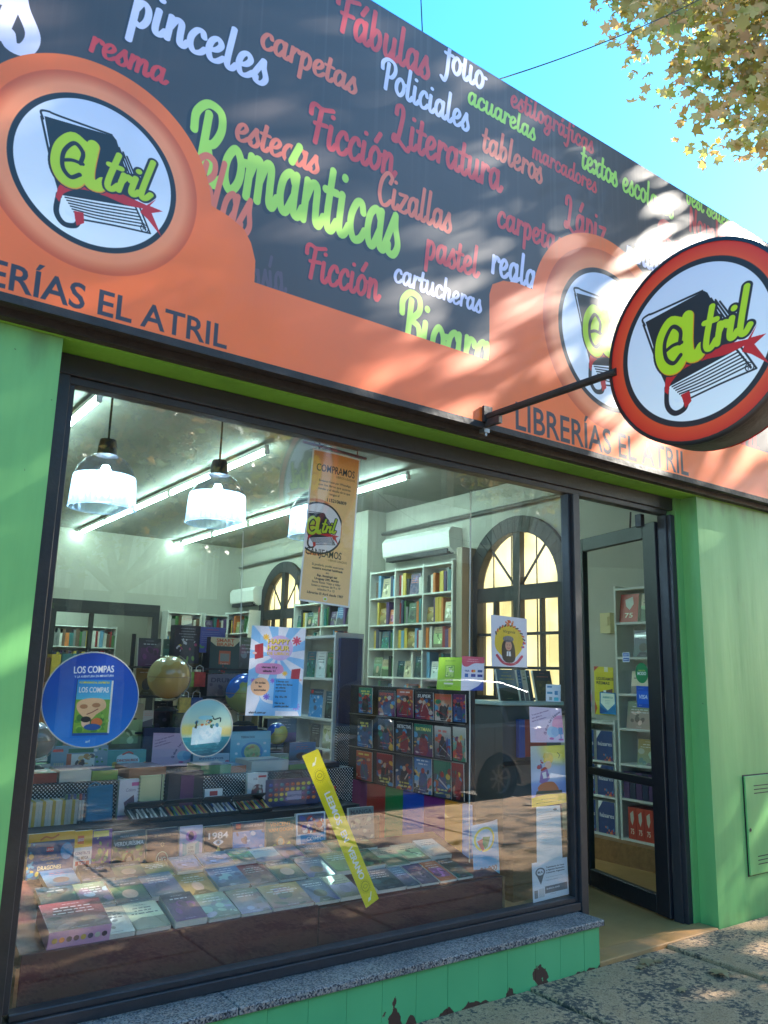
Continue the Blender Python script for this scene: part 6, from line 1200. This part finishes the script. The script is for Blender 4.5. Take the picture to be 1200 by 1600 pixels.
open_case(376, 424, 1278, .965, .13, 'open black case of green and red pencils, fourth from the left', [CP[2], CP[0], CP[6], CP[1], CP[3]])
# boxed or hanging goods standing on that riser
YC = 1.10
def boxy(lab, a, b_, c, d_, y, dp, pr, cat, side, lean=0.0, name=None, z=None):
    x0, x1, z0, z1 = span(a, b_, c, d_, y); z0 = z if z is not None else z0
    return cover_book((x0, y, z0), (1, 0, 0), (0, -1, 0), x1-x0, z1-z0, dp, pr, lab, name or cat.replace(' ', '_'), cat, None, lean, side=side)
M_ltg = flat('pale_card', H(206, 206, 200)); M_blu = flat('blue_cloth', H(50, 120, 160), .8); M_crm = flat('cream_cover', H(206, 208, 160)); M_plum = flat('plum_box', H(92, 44, 92), .5); M_dkb = flat('dark_card', H(52, 48, 56))
stand('art_set', 'art set', 'lilac colouring set standing behind the open cases, left', 182, 214, 1218, 1290, YC, .03, 'colour_set', .03, M_ltg)
stand('marker_pack', 'marker pack', 'white pack of five markers standing among the open pencil cases', 318, 346, 1233, 1272, YC, .02, 'marker_pack', .03, M_ltg)
stand('art_set', 'art set', 'white colouring set with dark red picture, centre of the riser', 385, 416, 1208, 1268, YC, .025, 'pen_set', .03, M_ltg)
x0, x1, z0, z1 = span(132, 175, 1246, 1292, YC); A = empty('cloth_bag', 'teal blue cloth pouch standing on the polka dot riser', 'pouch', (x0, YC, .773))
bg = MB(); w_ = x1-x0; bg.add([(0, 0, 0), (w_, 0, 0), (w_, .06, 0), (0, .06, 0), (.004, .022, .17), (w_-.004, .022, .175), (w_-.004, .03, .175), (.004, .03, .17)], [(0, 3, 2, 1), (4, 5, 6, 7), (0, 1, 5, 4), (1, 2, 6, 5), (2, 3, 7, 6), (3, 0, 4, 7)]); bg.obj('pouch_body', M_blu, A, bev=.006); MB().tube([(.01, .026, .172), (w_*.3, .026, .19), (w_*.5, .026, .176)], .004, 6).obj('cord', M_blu, A)
x0, x1, z0, z1 = span(97, 132, 1250, 1290, YC); A = empty('marker_box', 'clear plastic box of white markers beside the blue pouch', 'marker box', (x0, YC, .773)); w_ = x1-x0
MB().box(0, w_, 0, .04, 0, .15).obj('clear_box', glass_mat('clear_plastic', .1, tint=(.85, .9, .92)), A)
for k in range(7): MB().tube([(.012+k*(w_-.024)/6, .02, .01), (.012+k*(w_-.024)/6, .02, .135)], .0065, 8).obj('marker', M_white2, A); MB().tube([(.012+k*(w_-.024)/6, .02, .108), (.012+k*(w_-.024)/6, .02, .138)], .0068, 8).obj('marker_cap', CP[[2, 3, 4, 3, 2, 0, 3][k]], A)
for i in range(16):
    x = 1.0+i*.0155; upright((x, YC, .773), (.0145, .12, .115), [BM[2][1], BM[2][1], BM[9][1]][i % 3], 'thin pale booklet in the row at the left end of the riser', 'thin pale booklets at the left end of the riser')
A = empty('notebook', 'pale yellow spiral notebook with elastic band', 'notebook', (at(215, 1265, y=YC)[0], YC, .83)); x1_ = at(254, 1265, y=YC)[0]-at(215, 1265, y=YC)[0]
MB().box(0, x1_, 0, .012, 0, .155).obj('cover', M_crm, A, bev=.003); MB().box(x1_*.86, x1_*.89, -.001, .013, -.001, .156).obj('elastic_band', M_dark, A)
for k in range(9): MB().tube([(-.006, .006, .012+.016*k), (.006, -.002, .012+.016*k)], .0018, 5).obj('ring', M_steel, A)
A = boxy('tall grey and plum coloured gift box in the middle of the riser', 260, 314, 1206, 1272, YC-.02, .05, 'folk_set', 'gift box', M_dkb, .0, z=.773)
for ch_ in list(A.children):
    if ch_.name.startswith('front_cover'): ch_.data.materials.clear(); ch_.data.materials.append(M_dkb)
w_ = at(314, 1272, y=YC)[0]-at(260, 1272, y=YC)[0]; MB().box(w_*.34, w_*.72, -.003, -.0006, 0, .205).obj('plum_band', M_plum, A)
x0, x1, z0, z1 = span(413, 497, 1218, 1272, YC); A = cover_book((x0, YC, .773), (1, 0, 0), (0, -1, 0), x1-x0, .15, .02, 'paints_case', 'dark paint case with rows of round coloured pans', 'paint_case', 'paint case', None, .03, side=M_dkb)
hm = MB().tube([((x1-x0)*.3, .01, .15), ((x1-x0)*.35, .01, .178), ((x1-x0)*.5, .01, .186), ((x1-x0)*.65, .01, .178), ((x1-x0)*.7, .01, .15)], .006, 8); hm.obj('handle', M_dkb, A)
# ---- boxes lying on the second riser
M_or = flat('orange_box', H(186, 110, 70)); M_gn = flat('green_box', H(86, 140, 90)); M_yl = flat('lime_box', H(150, 170, 70)); M_rd = flat('red_box', H(160, 76, 56))
def lying(lab, a, b_, py, y, dp, h_, side, pr):
    x0, x1 = at(a, py, y=y)[0], at(b_, py, y=y)[0]; A = empty('flat_box', lab, 'box', (x0, y, .9565)); w_ = x1-x0
    MB().box(0, w_, 0, dp, 0, h_).obj('box_side', side, A, bev=.002); MB().quad((.001, .001, h_+.0006), (w_-.001, .001, h_+.0006), (w_-.001, dp-.001, h_+.0006), (.001, dp-.001, h_+.0006), UV(pr)).obj('top_print', pm(pr), A)
YD = 1.22
lying('red based box with yellow lid at the left end of the second riser', 42, 86, 1245, YD, .22, .05, M_rd, 'dinosaurs_box')
lying('white box with a picture lid on the second riser', 90, 140, 1240, YD, .22, .06, M_ltg, 'folk_set')
lying('lime green puzzle box beside the white box', 142, 182, 1236, YD, .22, .05, M_yl, 'cover20')
lying('orange red game box between the lime and the grey boxes', 200, 258, 1226, YD, .24, .055, M_or, 'folk_set')
lying('green game box behind the plum gift box', 312, 360, 1222, YD, .2, .05, M_gn, 'cover33')
lying('long orange box right of the green game box', 360, 384, 1220, YD, .2, .04, M_or, 'cover48')
lying('white board game box with green lid on the second riser', 392, 450, 1216, YD, .22, .06, M_ltg, 'cover33')
lying('thin green and pink box next to the white board game', 452, 488, 1214, YD, .2, .03, M_gn, 'cover60')
lying('small grey box near the polka dot column', 490, 530, 1212, YD, .2, .03, M_dkb, 'cover61')
# ---- upright boxes on the second riser
YE = 1.46
boxy('blue animal craft box with pencils in a window', 77, 166, 1166, 1212, YE, .07, 'animals_box', 'toy box', M_blu, .05, 'toy_box', z=.957)
boxy('teal dinosaur box beside the animal craft box', 166, 226, 1172, 1212, YE, .06, 'dinosaurs_box', 'toy box', M_blu, .05, 'toy_box', z=.957)
boxy('olive green box at the far left behind the small globe', 42, 76, 1194, 1222, YE, .07, 'cover33', 'toy box', M_gn, .0, 'toy_box', z=.957)
boxy('blue inventions box under the round iceberg sticker', 300, 357, 1178, 1212, YE, .06, 'inventors_box', 'toy box', M_blu, .04, 'toy_box', z=.957)
boxy('light blue globe box with a printed globe', 358, 421, 1143, 1208, YE, .1, 'globe_box', 'toy box', M_blu, .04, 'toy_box', z=.957)
boxy('small white globe box right of the light blue one', 422, 450, 1178, 1208, YE, .08, 'cover38', 'toy box', M_ltg, .04, 'toy_box', z=.957)
boxy('dark patterned box beside the polka dot column', 451, 492, 1160, 1208, YE+.02, .08, 'cover59', 'toy box', M_dkb, .04, 'toy_box', z=.957)
# dark blue board with the pink paper; taller boxes behind
x0, x1, z0, z1 = span(219, 398, 1136, 1222, 1.60); tag(box('navy_display_board', (x0, x1, 1.60, 1.62, .957, z1), M_navy), 'dark blue board standing behind the toy boxes', 'board')
YF = 1.72
M_bkd = flat('black_box_side', H(40, 40, 46))
def tall(lab, a, b_, c, d_, pr, dp=.08, y=YF, side=M_bkd, cat='game box', lean=0.):
    A = boxy(lab, a, b_, c, d_, y, dp, pr, cat, side, lean, 'game_box'); return A
tall('big black game box with small pictures high in the display', 270, 310, 977, 1036, 'black_poster_box'); tall('violet book with white text beside the black box', 310, 350, 980, 1020, 'violet_box')
tall('green and cream quiz box with orange letters', 326, 372, 996, 1052, 'smart_box', .12, 1.66); tall('grey brown box under the quiz box', 322, 372, 1053, 1100, 'drums_box', .12, 1.66)
tall('grey illustrated box left of the navy board, under the blue disc', 167, 219, 1100, 1176, 'cover38', .06, 1.66); tall('small picture box between the globe and the iceberg sticker', 269, 298, 1103, 1136, 'cover13', .05, 1.66); tall('small green box below the gold globe', 222, 238, 1110, 1136, 'cover33', .05, 1.66)
tall('navy box behind the blue globe', 370, 396, 996, 1052, 'cover18', .06, 1.78)
tall('pale toy box behind the small blue globe', 416, 462, 1123, 1168, 'cover8', .06, 1.80)
SH_ = empty('display_shelf_rack', 'dark shelf rack at the back of the window display', 'rack', (1.6, 1.75, 0))
for z in (1.13, 1.215, 1.37, 1.51): pass
rk = MB()
for x in (1.70, 2.62): rk.box(x, x+.02, 1.84, 1.86, 1.02, 1.75)
for z in (1.165, 1.375, 1.55): rk.box(1.70, 2.64, 1.64, 1.90, z-.012, z)
o = rk.obj('rack_frame', M_dark, SH_); o.location = (-1.6, -1.75, 0)
g = random.Random(21)
for z, nm in ((1.166, 'lower'), (1.376, 'middle'), (1.551, 'top')):
    x = 1.73
    while x < 2.46:
        w_ = g.uniform(.10, .15); h_ = min(w_*1.4, .175); c = g.randrange(70)
        if not (z < 1.3 and x < 1.75): cover_book((x, 1.80, z), (1, 0, 0), (0, -1, 0), w_, h_, .02, 'cover%d' % c, '%s book on the %s level of the dark display rack' % (TONE['cover%d' % c], nm), grp='books on the dark display rack', lean=.1)
        x += w_+g.uniform(.01, .03)
for i, (px, y, w_, h_, pr) in enumerate(((84, 1.68, .16, .2, 'cover51'), (112, 1.72, .14, .2, 'cover24'), (150, 1.66, .15, .19, 'cover44'), (186, 1.74, .13, .21, 'cover56'), (205, 1.70, .14, .18, 'cover9'))):
    x0 = at(px, 1150, y=y)[0]; cover_book((x0, y, 1.021), (1, 0, 0), (0, -1, 0), w_, h_, .03, pr, '%s picture book standing at the back left of the display' % TONE[pr], grp='picture books at the back left', lean=.06)
for i, (px, c, lb) in enumerate(((500, H(60, 130, 200), 'blue'), (513, H(200, 60, 60), 'red'), (478, H(230, 190, 60), 'yellow'))):
    p = at(px, 1236, y=1.13); A = empty('small_toy_box', '%s small toy box near the right end of the riser' % lb, 'toy box', (p[0], 1.13, .773)); MB().box(0, .055, 0, .04, 0, .085).obj('box_side', flat('toy_'+lb, c, .4), A, bev=.002); MB().quad((.006, -.0006, .012), (.049, -.0006, .012), (.049, -.0006, .07), (.006, -.0006, .07), UV('cover%d' % (12+i))).obj('picture', pm('cover12'), A)
# small gift bags hanging
for (px, py, c, lb) in ((295, 1050, H(130, 170, 60), 'lime green gift bag'), (313, 1050, H(190, 60, 50), 'red gift bag'), (290, 1090, H(210, 180, 60), 'yellow gift bag'), (308, 1090, H(60, 90, 150), 'blue gift bag')):
    p = at(px, py, y=1.62); A = empty('gift_bag', lb+' hanging behind the gold globe', 'gift bag', (p[0], 1.62, p[2])); w_ = .075
    MB().box(-w_/2, w_/2, 0, .03, -.09, .0).obj('bag_body', mat('bag_'+lb.split()[0], c, .5, var=.5, vscale=30), A); MB().tube([(-.025, .015, 0), (-.022, .012, .03), (0, .012, .042), (.022, .012, .03), (.025, .015, 0)], .0025, 5).obj('handle', M_cord, A)
# ---- globes
def globe(lab, px, py, y, r, land, sea, stand_=True, tilt=.4):
    p = at(px, py, y=y); A = empty('desk_globe', lab, 'globe', tuple(p))
    m = mat('globe_'+lab.split()[0], sea, .2, coat=.7); n = m.node_tree.nodes; L = m.node_tree.links; tc = n.new('ShaderNodeTexCoord'); no = n.new('ShaderNodeTexNoise'); no.inputs['Scale'].default_value = .35/r; no.inputs['Detail'].default_value = 5; L.new(tc.outputs['Object'], no.inputs['Vector'])
    g_ = n.new('ShaderNodeMapRange'); g_.inputs[1].default_value = .52; g_.inputs[2].default_value = .535; L.new(no.outputs[0], g_.inputs[0]); mx = n.new('ShaderNodeMix'); mx.data_type = 'RGBA'; mx.inputs[6].default_value = lin(sea)+(1,); mx.inputs[7].default_value = lin(land)+(1,); L.new(g_.outputs[0], mx.inputs[0]); L.new(mx.outputs[2], n['Principled BSDF'].inputs['Base Color'])
    prof = [(max(.0005, r*math.sin(math.pi*i/24)), -r*math.cos(math.pi*i/24)) for i in range(25)]; MB().lathe(prof, (0, 0, 0), 40).obj('ball', m, A, smooth_=True)
    MB().lathe([(r*1.003, -r*.012), (r*1.006, 0), (r*1.003, r*.012)], (0, 0, 0), 48).obj('equator_band', M_wood, A)
    MB().tube([(r*1.1*math.sin(t+tilt), 0, r*1.1*math.cos(t+tilt)) for t in [math.pi*k/14 for k in range(15)]], r*.025, 6).obj('meridian_arm', M_steel, A)
    if stand_: MB().tube([(0, 0, -r*1.1), (0, 0, -r*1.35)], r*.05, 8).lathe([(.001, -r*1.35), (r*.3, -r*1.37), (r*.55, -r*1.5), (r*.55, -r*1.55)], (0, 0, 0), 24).obj('stand', M_dark, A)
globe('gold antique globe high in the middle left of the window', 264, 1058, 1.45, .125, H(196, 160, 90), H(206, 184, 120))
globe('large blue globe half hidden behind the happy hour poster', 383, 1083, 1.5, .125, H(150, 160, 90), H(24, 96, 184))
globe('small bright blue globe right of the globe box', 433, 1146, 1.58, .07, H(200, 190, 90), H(20, 100, 196))
globe('small silver grey globe at the far left edge of the window', 58, 1157, 1.3, .09, H(150, 140, 130), H(190, 186, 184))
# ---- comics rack with rainbow board on the right flank
XC = 3.36
CR = empty('comics_rack', 'dark comics rack on the right side of the display above a rainbow striped board', 'rack', (XC, .52, 0))
def CL(o): o.location = (-XC, -.52, 0); return o
yl0, yl1 = .56, 1.88
CL(box('rack_board', (XC+.02, XC+.05, yl0-.02, yl1, .80, 1.455), M_dark, CR, bev=.003))
CL(MB().box(XC+.021, XC+.052, yl0-.02, yl1, .40, .795).obj('lower_board', M_dark, CR))
sc_ = [H(130, 40, 110), H(180, 40, 44), H(20, 130, 70), H(24, 80, 190), H(126, 40, 120), H(224, 140, 30)]
ye = [at(p_, 1300, x=XC)[1] for p_ in (546, 571, 600, 628, 661, 694, 722)]
for i, c in enumerate(sc_):
    a, b_ = sorted((ye[i], ye[i+1])); zt = .79; CL(MB().add([(XC+.004, b_, .45), (XC+.004, a, .42), (XC+.004, a, zt), (XC+.004, b_, zt), (XC+.019, b_, .45), (XC+.019, a, .42), (XC+.019, a, zt), (XC+.019, b_, zt)], [(0, 1, 2, 3), (7, 6, 5, 4), (3, 2, 6, 7), (1, 0, 4, 5), (0, 3, 7, 4), (2, 1, 5, 6)]).obj('stripe', flat('stripe_%d' % i, c, .35), CR))
CL(MB().box(XC+.0, XC+.02, yl0-.03, ye[-1]-.002, .42, .79).obj('stripe', flat('stripe_blue', H(120, 160, 216), .35), CR))
CC = ['cover%d' % k for k in (5, 9, 18, 21, 26, 33, 12, 28, 44, 51, 35, 49, 56, 62, 64, 19, 39, 66, 57, 7, 10)]
ci = 0; cols_ = [540+0, 575, 607, 637, 668, 700]
yc_ = [at(p_, 1200, x=XC)[1] for p_ in (558, 590, 619, 648, 679, 708, 731)]
for r_, (zb, hh) in enumerate(((1.262, .18), (1.032, .215), (.80, .22))):
    for i in range(6):
        a, b_ = yc_[i+1], yc_[i]; w_ = min(b_-a-.01, .19)
        pr = 'comic%d' % ci
        ci += 1
        q_ = rng.uniform(-.05, .05); cover_book((XC-.012+.0, b_-.005-rng.uniform(0, .012), zb+rng.uniform(-.004, .006)), (q_, -math.sqrt(1-q_*q_), 0), (-math.sqrt(1-q_*q_), -q_, 0), w_*rng.uniform(.88, 1), hh*rng.uniform(.88, 1.02), .006, pr, '%s comic in the %s tier of the side rack, %s from deep end' % (TONE[pr], ['top', 'middle', 'bottom'][r_], ['first', 'second', 'third', 'fourth', 'fifth', 'sixth'][i]), 'comic', 'comic', 'comics on the side rack', lean=-.03)
for z in (1.252, 1.022): CL(MB().tube([(XC-.02, yl0, z), (XC-.02, yl1-.05, z)], .003, 5).obj('rack_wire', M_steel, CR))
tag(MB().tube([(XC-.03, .50, .43), (XC-.032, .50, .9), (XC-.028, .502, 1.25), (XC-.036, .50, 1.6), (XC-.03, .50, 2.69)], .004, 6).obj('cord', M_cord), 'thin white cord hanging in front of the rack at the right of the display', 'cord')
tag(MB().tube([at(380, 830, y=.45), at(375, 1010, y=.45)], .0022, 5).obj('hanging_thread', M_cord), 'fine pale thread hanging above the happy hour poster', 'thread')
# blue column, white book shelves behind the display
x0, x1 = at(532, 1010, y=1.93)[0], at(567, 1010, y=1.93)[0]
KC = empty('blue_column', 'dark blue end panel with a polka dot foot beside the comics rack', 'panel', (x0, 1.93, 0))
o = box('panel_board', (x0, x1, 1.93, 1.96, 1.15, 1.80), M_navy, KC, bev=.004); o.location = (-x0, -1.93, 0); o = box('polka_foot', (x0, x1, 1.93, 1.96, .8, 1.149), M_dots, KC); o.location = (-x0, -1.93, 0); o = box('orange_edge', (x1-.02, x1+.004, 1.925, 1.9295, .9, 1.45), flat('orange_edge', H(200, 96, 60)), KC); o.location = (-x0, -1.93, 0)
case_x('display_bookcase', 'white bookcase beside the blue end panel, left of it', x0-.02, 1.97, 2.75, [.6, .98, 1.20, 1.50, 1.82], .26, 'mid', 700, books=False)
for (yy, z, w_, h_, pr, lb) in ((2.12, 1.50, .12, .19, 'cover9', 'cream children book on the upper shelf by the blue panel'), (2.27, 1.50, .13, .2, 'cover56', 'dark comic on the upper shelf by the blue panel'), (2.42, 1.50, .13, .2, 'cover21', 'navy comic on the upper shelf, left of the dark one'), (2.12, 1.20, .12, .2, 'cover37', 'blue book at the right end of the middle shelf by the blue panel'), (2.36, 1.20, .2, .21, 'blue_blocks_book', 'bright children book on the middle shelf by the blue panel'), (2.14, .98, .13, .17, 'cover28', 'dark book with red top on the lower shelf by the blue panel'), (2.32, .98, .14, .17, 'cover62', 'dark book left of its twin on the lower shelf by the blue panel')):
    cover_book((x0-.0, yy, z), (0, -1, 0), (-1, 0, 0), w_, h_, .03, pr, lb, 'book', 'book', None, .05)
# rainbow price poster and things to the right of the display
# magazine stand and counter right of the display
MS = empty('magazine_stand', 'pale counter shelf with leaning magazines behind the right part of the window', 'counter', (4.35, 1.2, 0))
def ML(o): o.location = (-4.35, -1.2, 0); return o
ML(box('counter_top', (4.28, 4.95, 1.2, 1.6, 1.33, 1.36), flat('pale_counter', H(190, 208, 200), .3), MS, bev=.004)); ML(box('counter_side', (4.30, 4.93, 1.22, 1.58, .35, 1.3295), flat('grey_counter_side', H(84, 88, 90), .5), MS)); ML(box('inner_shelf', (4.30, 4.93, 1.205, 1.2195, .9, .93), M_dark, MS))
for i, (dx, pr, w_) in enumerate(((.04, 'cover66', .2), (.26, 'cover10', .04), (.31, 'cover45', .04), (.36, 'cover49', .04), (.44, 'cover4', .2))):
    cover_book((4.32+dx, 1.3, 1.362), (1, 0, 0), (0, -1, 0), w_, .24, .02, pr, ['pale green magazine leaning at the left of the counter', 'first dark striped magazine on the counter', 'second dark striped magazine on the counter', 'third dark striped magazine on the counter', 'orange framed magazine at the right of the counter'][i], 'magazine', 'magazine', None, .22)
BD = empty('binder', 'red and blue binder under the pale counter', 'binder', (4.42, 1.17, .96)); MB().box(0, .30, 0, .03, 0, .27).obj('cover', flat('binder_red', H(170, 60, 50), .4), BD, bev=.004); MB().box(-.001, .06, -.002, .0305, -.001, .271).obj('spine', flat('binder_blue', H(40, 80, 170), .4), BD)
tag(box('low_cabinet', (4.28, 4.98, 1.1, 1.6, .0, .34), M_wood), 'low wooden cabinet near the floor behind the right end of the window', 'cabinet')
# ------------------------------------------------------------------ papers and stickers
def paper(name, cat, lab, pr, TL, TR, BR, BL, y, bow=0., grp=None):
    a, b_, c, d_ = [Vector(at(*p, y=y)) for p in (BL, BR, TR, TL)]; n = 8; v = []; f = []; uv = UV(pr)
    for j in range(n+1):
        for i in range(n+1):
            s, t = i/n, j/n; p = (a.lerp(b_, s)).lerp(d_.lerp(c, s), t); p.y -= bow*(1-(2*s-1)**2)*(.3+.7*t); v.append(p)
    o0 = (a+b_)/2; A = empty(name, lab, cat, tuple(o0), grp) if False else None
    me = bpy.data.meshes.new(name); q = [tuple(p-o0) for p in v]; m_ = (n+1)**2; q2 = [(p[0], p[1]+.0008, p[2]) for p in q]
    for j in range(n):
        for i in range(n): k = j*(n+1)+i; f.append((k, k+1, k+n+2, k+n+1))
    nf = len(f); f += [tuple(r+m_ for r in q_[::-1]) for q_ in f[:nf]]
    rim = [i for i in range(n+1)]+[(j*(n+1)+n) for j in range(1, n+1)]+[n*(n+1)+i for i in range(n-1, -1, -1)]+[j*(n+1) for j in range(n-1, 0, -1)]
    f += [(rim[(i+1) % len(rim)], rim[i], rim[i]+m_, rim[(i+1) % len(rim)]+m_) for i in range(len(rim))]
    me.from_pydata(q+q2, [], f); me.materials.append(pm(pr)); me.materials.append(M_white2); ul = me.uv_layers.new(name='UVMap')
    for p in me.polygons:
        if p.index >= nf: p.material_index = 1
        for li in p.loop_indices: k = me.loops[li].vertex_index % m_; ul.data[li].uv = (uv[0]+(uv[2]-uv[0])*(k % (n+1))/n, uv[1]+(uv[3]-uv[1])*(k//(n+1))/n)
    o = link(name, me); o.location = o0; return tag(o, lab, cat, grp)
def disc(name, cat, lab, pr, L, Rr, T, Bm, y, rim=None):
    a, b_ = at(*L, y=y), at(*Rr, y=y); c, d_ = at(*T, y=y), at(*Bm, y=y); rx = (b_[0]-a[0])/2; rz = (c[2]-d_[2])/2; cx, cz = (a[0]+b_[0])/2, (c[2]+d_[2])/2; n = 56; uv = UV(pr)
    A = empty(name, lab, cat, (cx, y, cz)); v = [(0, 0, 0)]+[(rx*math.cos(2*math.pi*k/n), 0, rz*math.sin(2*math.pi*k/n)) for k in range(n)]; me = bpy.data.meshes.new('face'); me.from_pydata(v, [], [(0, 1+k, 1+(k+1) % n) for k in range(n)]); me.materials.append(pm(pr)); ul = me.uv_layers.new(name='UVMap')
    for lp in me.loops: p = v[lp.vertex_index]; ul.data[lp.index].uv = (uv[0]+(uv[2]-uv[0])*(.5+.5*p[0]/rx), uv[1]+(uv[3]-uv[1])*(.5+.5*p[2]/rz))
    link('face', me, A); MB().prism([(p[0], p[2]) for p in v[1:]], .0006, .003, axis=1).obj('backing', M_white2, A)
    if rim: MB().tube([(p[0]*1.0, .001, p[2]*1.0) for p in v[1:]+v[1:2]], .003, 5, caps=False).obj('rim', rim, A)
YG = .208
disc('round_poster', 'round poster', 'big round blue poster with a picture book printed on it, left in the window', 'blue_disc', (65, 1094), (216, 1094), (140, 1019), (140, 1168), .22, M_ltg)
disc('round_sticker', 'round sticker', 'round sticker of a floating iceberg island over a green sea', 'ice_disc', (283, 1136), (363, 1137), (322, 1093), (320, 1182), .22, M_ltg)
paper('poster', 'poster', 'light blue happy hour poster with yellow letters in the middle of the window', 'happy', (394, 977), (478, 982), (470, 1119), (383, 1118), YG)
BN = at(488, 700, y=.36)
paper('hanging_banner', 'banner', 'tall orange banner reading COMPRAMOS and CANJEAMOS hanging at the top of the window', 'banner', (489, 700), (563, 718), (546, 950), (466, 938), .36, .01)
pA, pB = at(474, 690, y=.37), at(572, 717, y=.37); HR = tag(MB().tube([tuple(pA), tuple(pB)], .008, 8).tube([tuple(pA+np.array([.07, 0, -.01])), tuple(pA+np.array([.07, 0, .12]))], .003, 5).tube([tuple(pB+np.array([-.06, 0, 0])), tuple(pB+np.array([-.06, 0, .14]))], .003, 5).obj('banner_rod', mat('red_wood', H(110, 60, 50), .6)), 'reddish rod holding the orange banner', 'rod')
paper('notice', 'notice', 'lime green notice taped to the glass left of the card payments notice', 'green_paper', (686, 1027), (722, 1027), (720, 1079), (682, 1077), YG)
paper('notice', 'notice', 'white and pink card payments notice on the glass', 'cards_paper', (722, 1025), (757, 1027), (755, 1079), (720, 1079), YG)
paper('poster', 'poster', 'white poster with a girl in a grey cap inside a yellow ring', 'girl_poster', (767, 960), (823, 967), (824, 1043), (768, 1041), YG)
paper('sticker', 'sticker', 'small pale blue card payments sticker near the window frame', 'small_cards', (853, 1069), (876, 1070), (876, 1097), (853, 1096), YG)
paper('poster', 'poster', 'pale pink globe poster, uppermost of the papers by the window frame', 'pink_paper', (827, 1104), (877, 1107), (882, 1160), (829, 1160), YG, .004)
paper('poster', 'poster', 'blue and yellow poster of a reading child by the window frame', 'reader_poster', (829, 1166), (882, 1164), (885, 1254), (831, 1262), YG, .004)
paper('notice', 'notice', 'long white printed list under the reading child poster', 'white_list', (838, 1261), (875, 1258), (879, 1342), (839, 1349), YG-.0)
paper('notice', 'notice', 'grey and white tax notice at the foot of the window by the frame', 'bla_paper', (831, 1349), (886, 1339), (889, 1397), (833, 1411), YG+.001)
paper('poster', 'poster', 'wide pink globe poster leaning on the dark blue board', 'pink_paper_wide', (240, 1145), (312, 1146), (310, 1196), (236, 1197), 1.50)
paper('price_poster', 'poster', 'sky blue rainbow price poster standing at the right end of the display', 'rainbow_poster', (736, 1290), (777, 1280), (781, 1365), (741, 1374), .42, .012)
# yellow strip stuck aslant on the glass
paper('yellow_strip', 'sticker', 'long yellow strip reading LEEMOS EN VERANO stuck aslant on the glass', 'yellow_strip', (472, 1181), (497, 1170), (592, 1404), (572, 1419), YG-.002)
# door papers
def on_door(name, cat, lab, pr, s0, s1, z0, z1, round_=False):
    uv = UV(pr); m = MB()
    if round_:
        n = 30; cs, cz = (s0+s1)/2, (z0+z1)/2; v = [dl(cs, .006, cz)]+[dl(cs+(s1-s0)/2*math.cos(2*math.pi*k/n), .006, cz+(z1-z0)/2*math.sin(2*math.pi*k/n)) for k in range(n)]; m.add(v, [(0, 1+(k+1) % n, 1+k) for k in range(n)])
        for k in range(n): m.uv[k] = [(uv[0]+(uv[2]-uv[0])*.5, uv[1]+(uv[3]-uv[1])*.5)]+[(uv[0]+(uv[2]-uv[0])*(.5-.5*math.cos(2*math.pi*t/n)), uv[1]+(uv[3]-uv[1])*(.5+.5*math.sin(2*math.pi*t/n))) for t in (k+1, k)]
    else: m.quad(dl(s1, .006, z0), dl(s0, .006, z0), dl(s0, .006, z1), dl(s1, .006, z1), uv)
    return tag(m.obj(name, pm(pr)), lab, cat)
on_door('sticker', 'sticker', 'round green payment sticker on the open door glass', 'modo', .15, .29, 1.52, 1.665, True)
on_door('sticker', 'sticker', 'blue card sticker under the round green one on the door glass', 'visa', .15, .285, 1.35, 1.50)
on_door('sticker', 'sticker', 'small white sticker with two blue labels on the door glass', 'two_stickers', .35, .43, 1.67, 1.74)
def wallp(name, cat, lab, pr, a, b_, c, d_, x=XR-.004):
    v = [at(*p, x=x) for p in (d_, c, b_, a)]; return tag(MB().quad(*[tuple(q) for q in v], UV(pr)).obj(name, pm(pr)), lab, cat)
wallp('poster', 'poster', 'yellow liquidation poster on the wall beyond the open door', 'liquidamos', (928, 1041), (958, 1043), (960, 1118), (930, 1116))
wallp('notice', 'notice', 'blue notice with a white shield under the yellow liquidation poster', 'blue_notice', (937, 1081), (962, 1083), (963, 1117), (937, 1115), XR-.02)
wallp('notice', 'notice', 'small pink and blue notice left of the yellow liquidation poster', 'pink_paper', (911, 1076), (924, 1078), (925, 1112), (912, 1110), XR-.006)
# ------------------------------------------------------------------ labels that single out look-alikes
NTH = ['first', 'second', 'third', 'fourth', 'fifth', 'sixth', 'seventh', 'eighth', 'ninth', 'tenth', 'eleventh', 'twelfth', 'thirteenth', 'fourteenth', 'fifteenth', 'sixteenth']
by = {}
for o in sc.objects:
    if o.parent is None and o.get('label'): by.setdefault(o['label'], []).append(o)
for lb, os_ in by.items():
    if len(os_) < 2 or len(os_) > 16 or os_[0]['category'] in ('leaf',): continue
    deep = os_[0]['category'] == 'light'
    def px_(o):
        d = np.array(o.location)-CAM; return (d @ ca[0])/(d @ ca[2])
    os_.sort(key=(lambda o: o.location.y) if deep else px_)
    for i, o in enumerate(os_): o['label'] = lb+(', %s from the street' if deep else ', %s from left') % NTH[i]
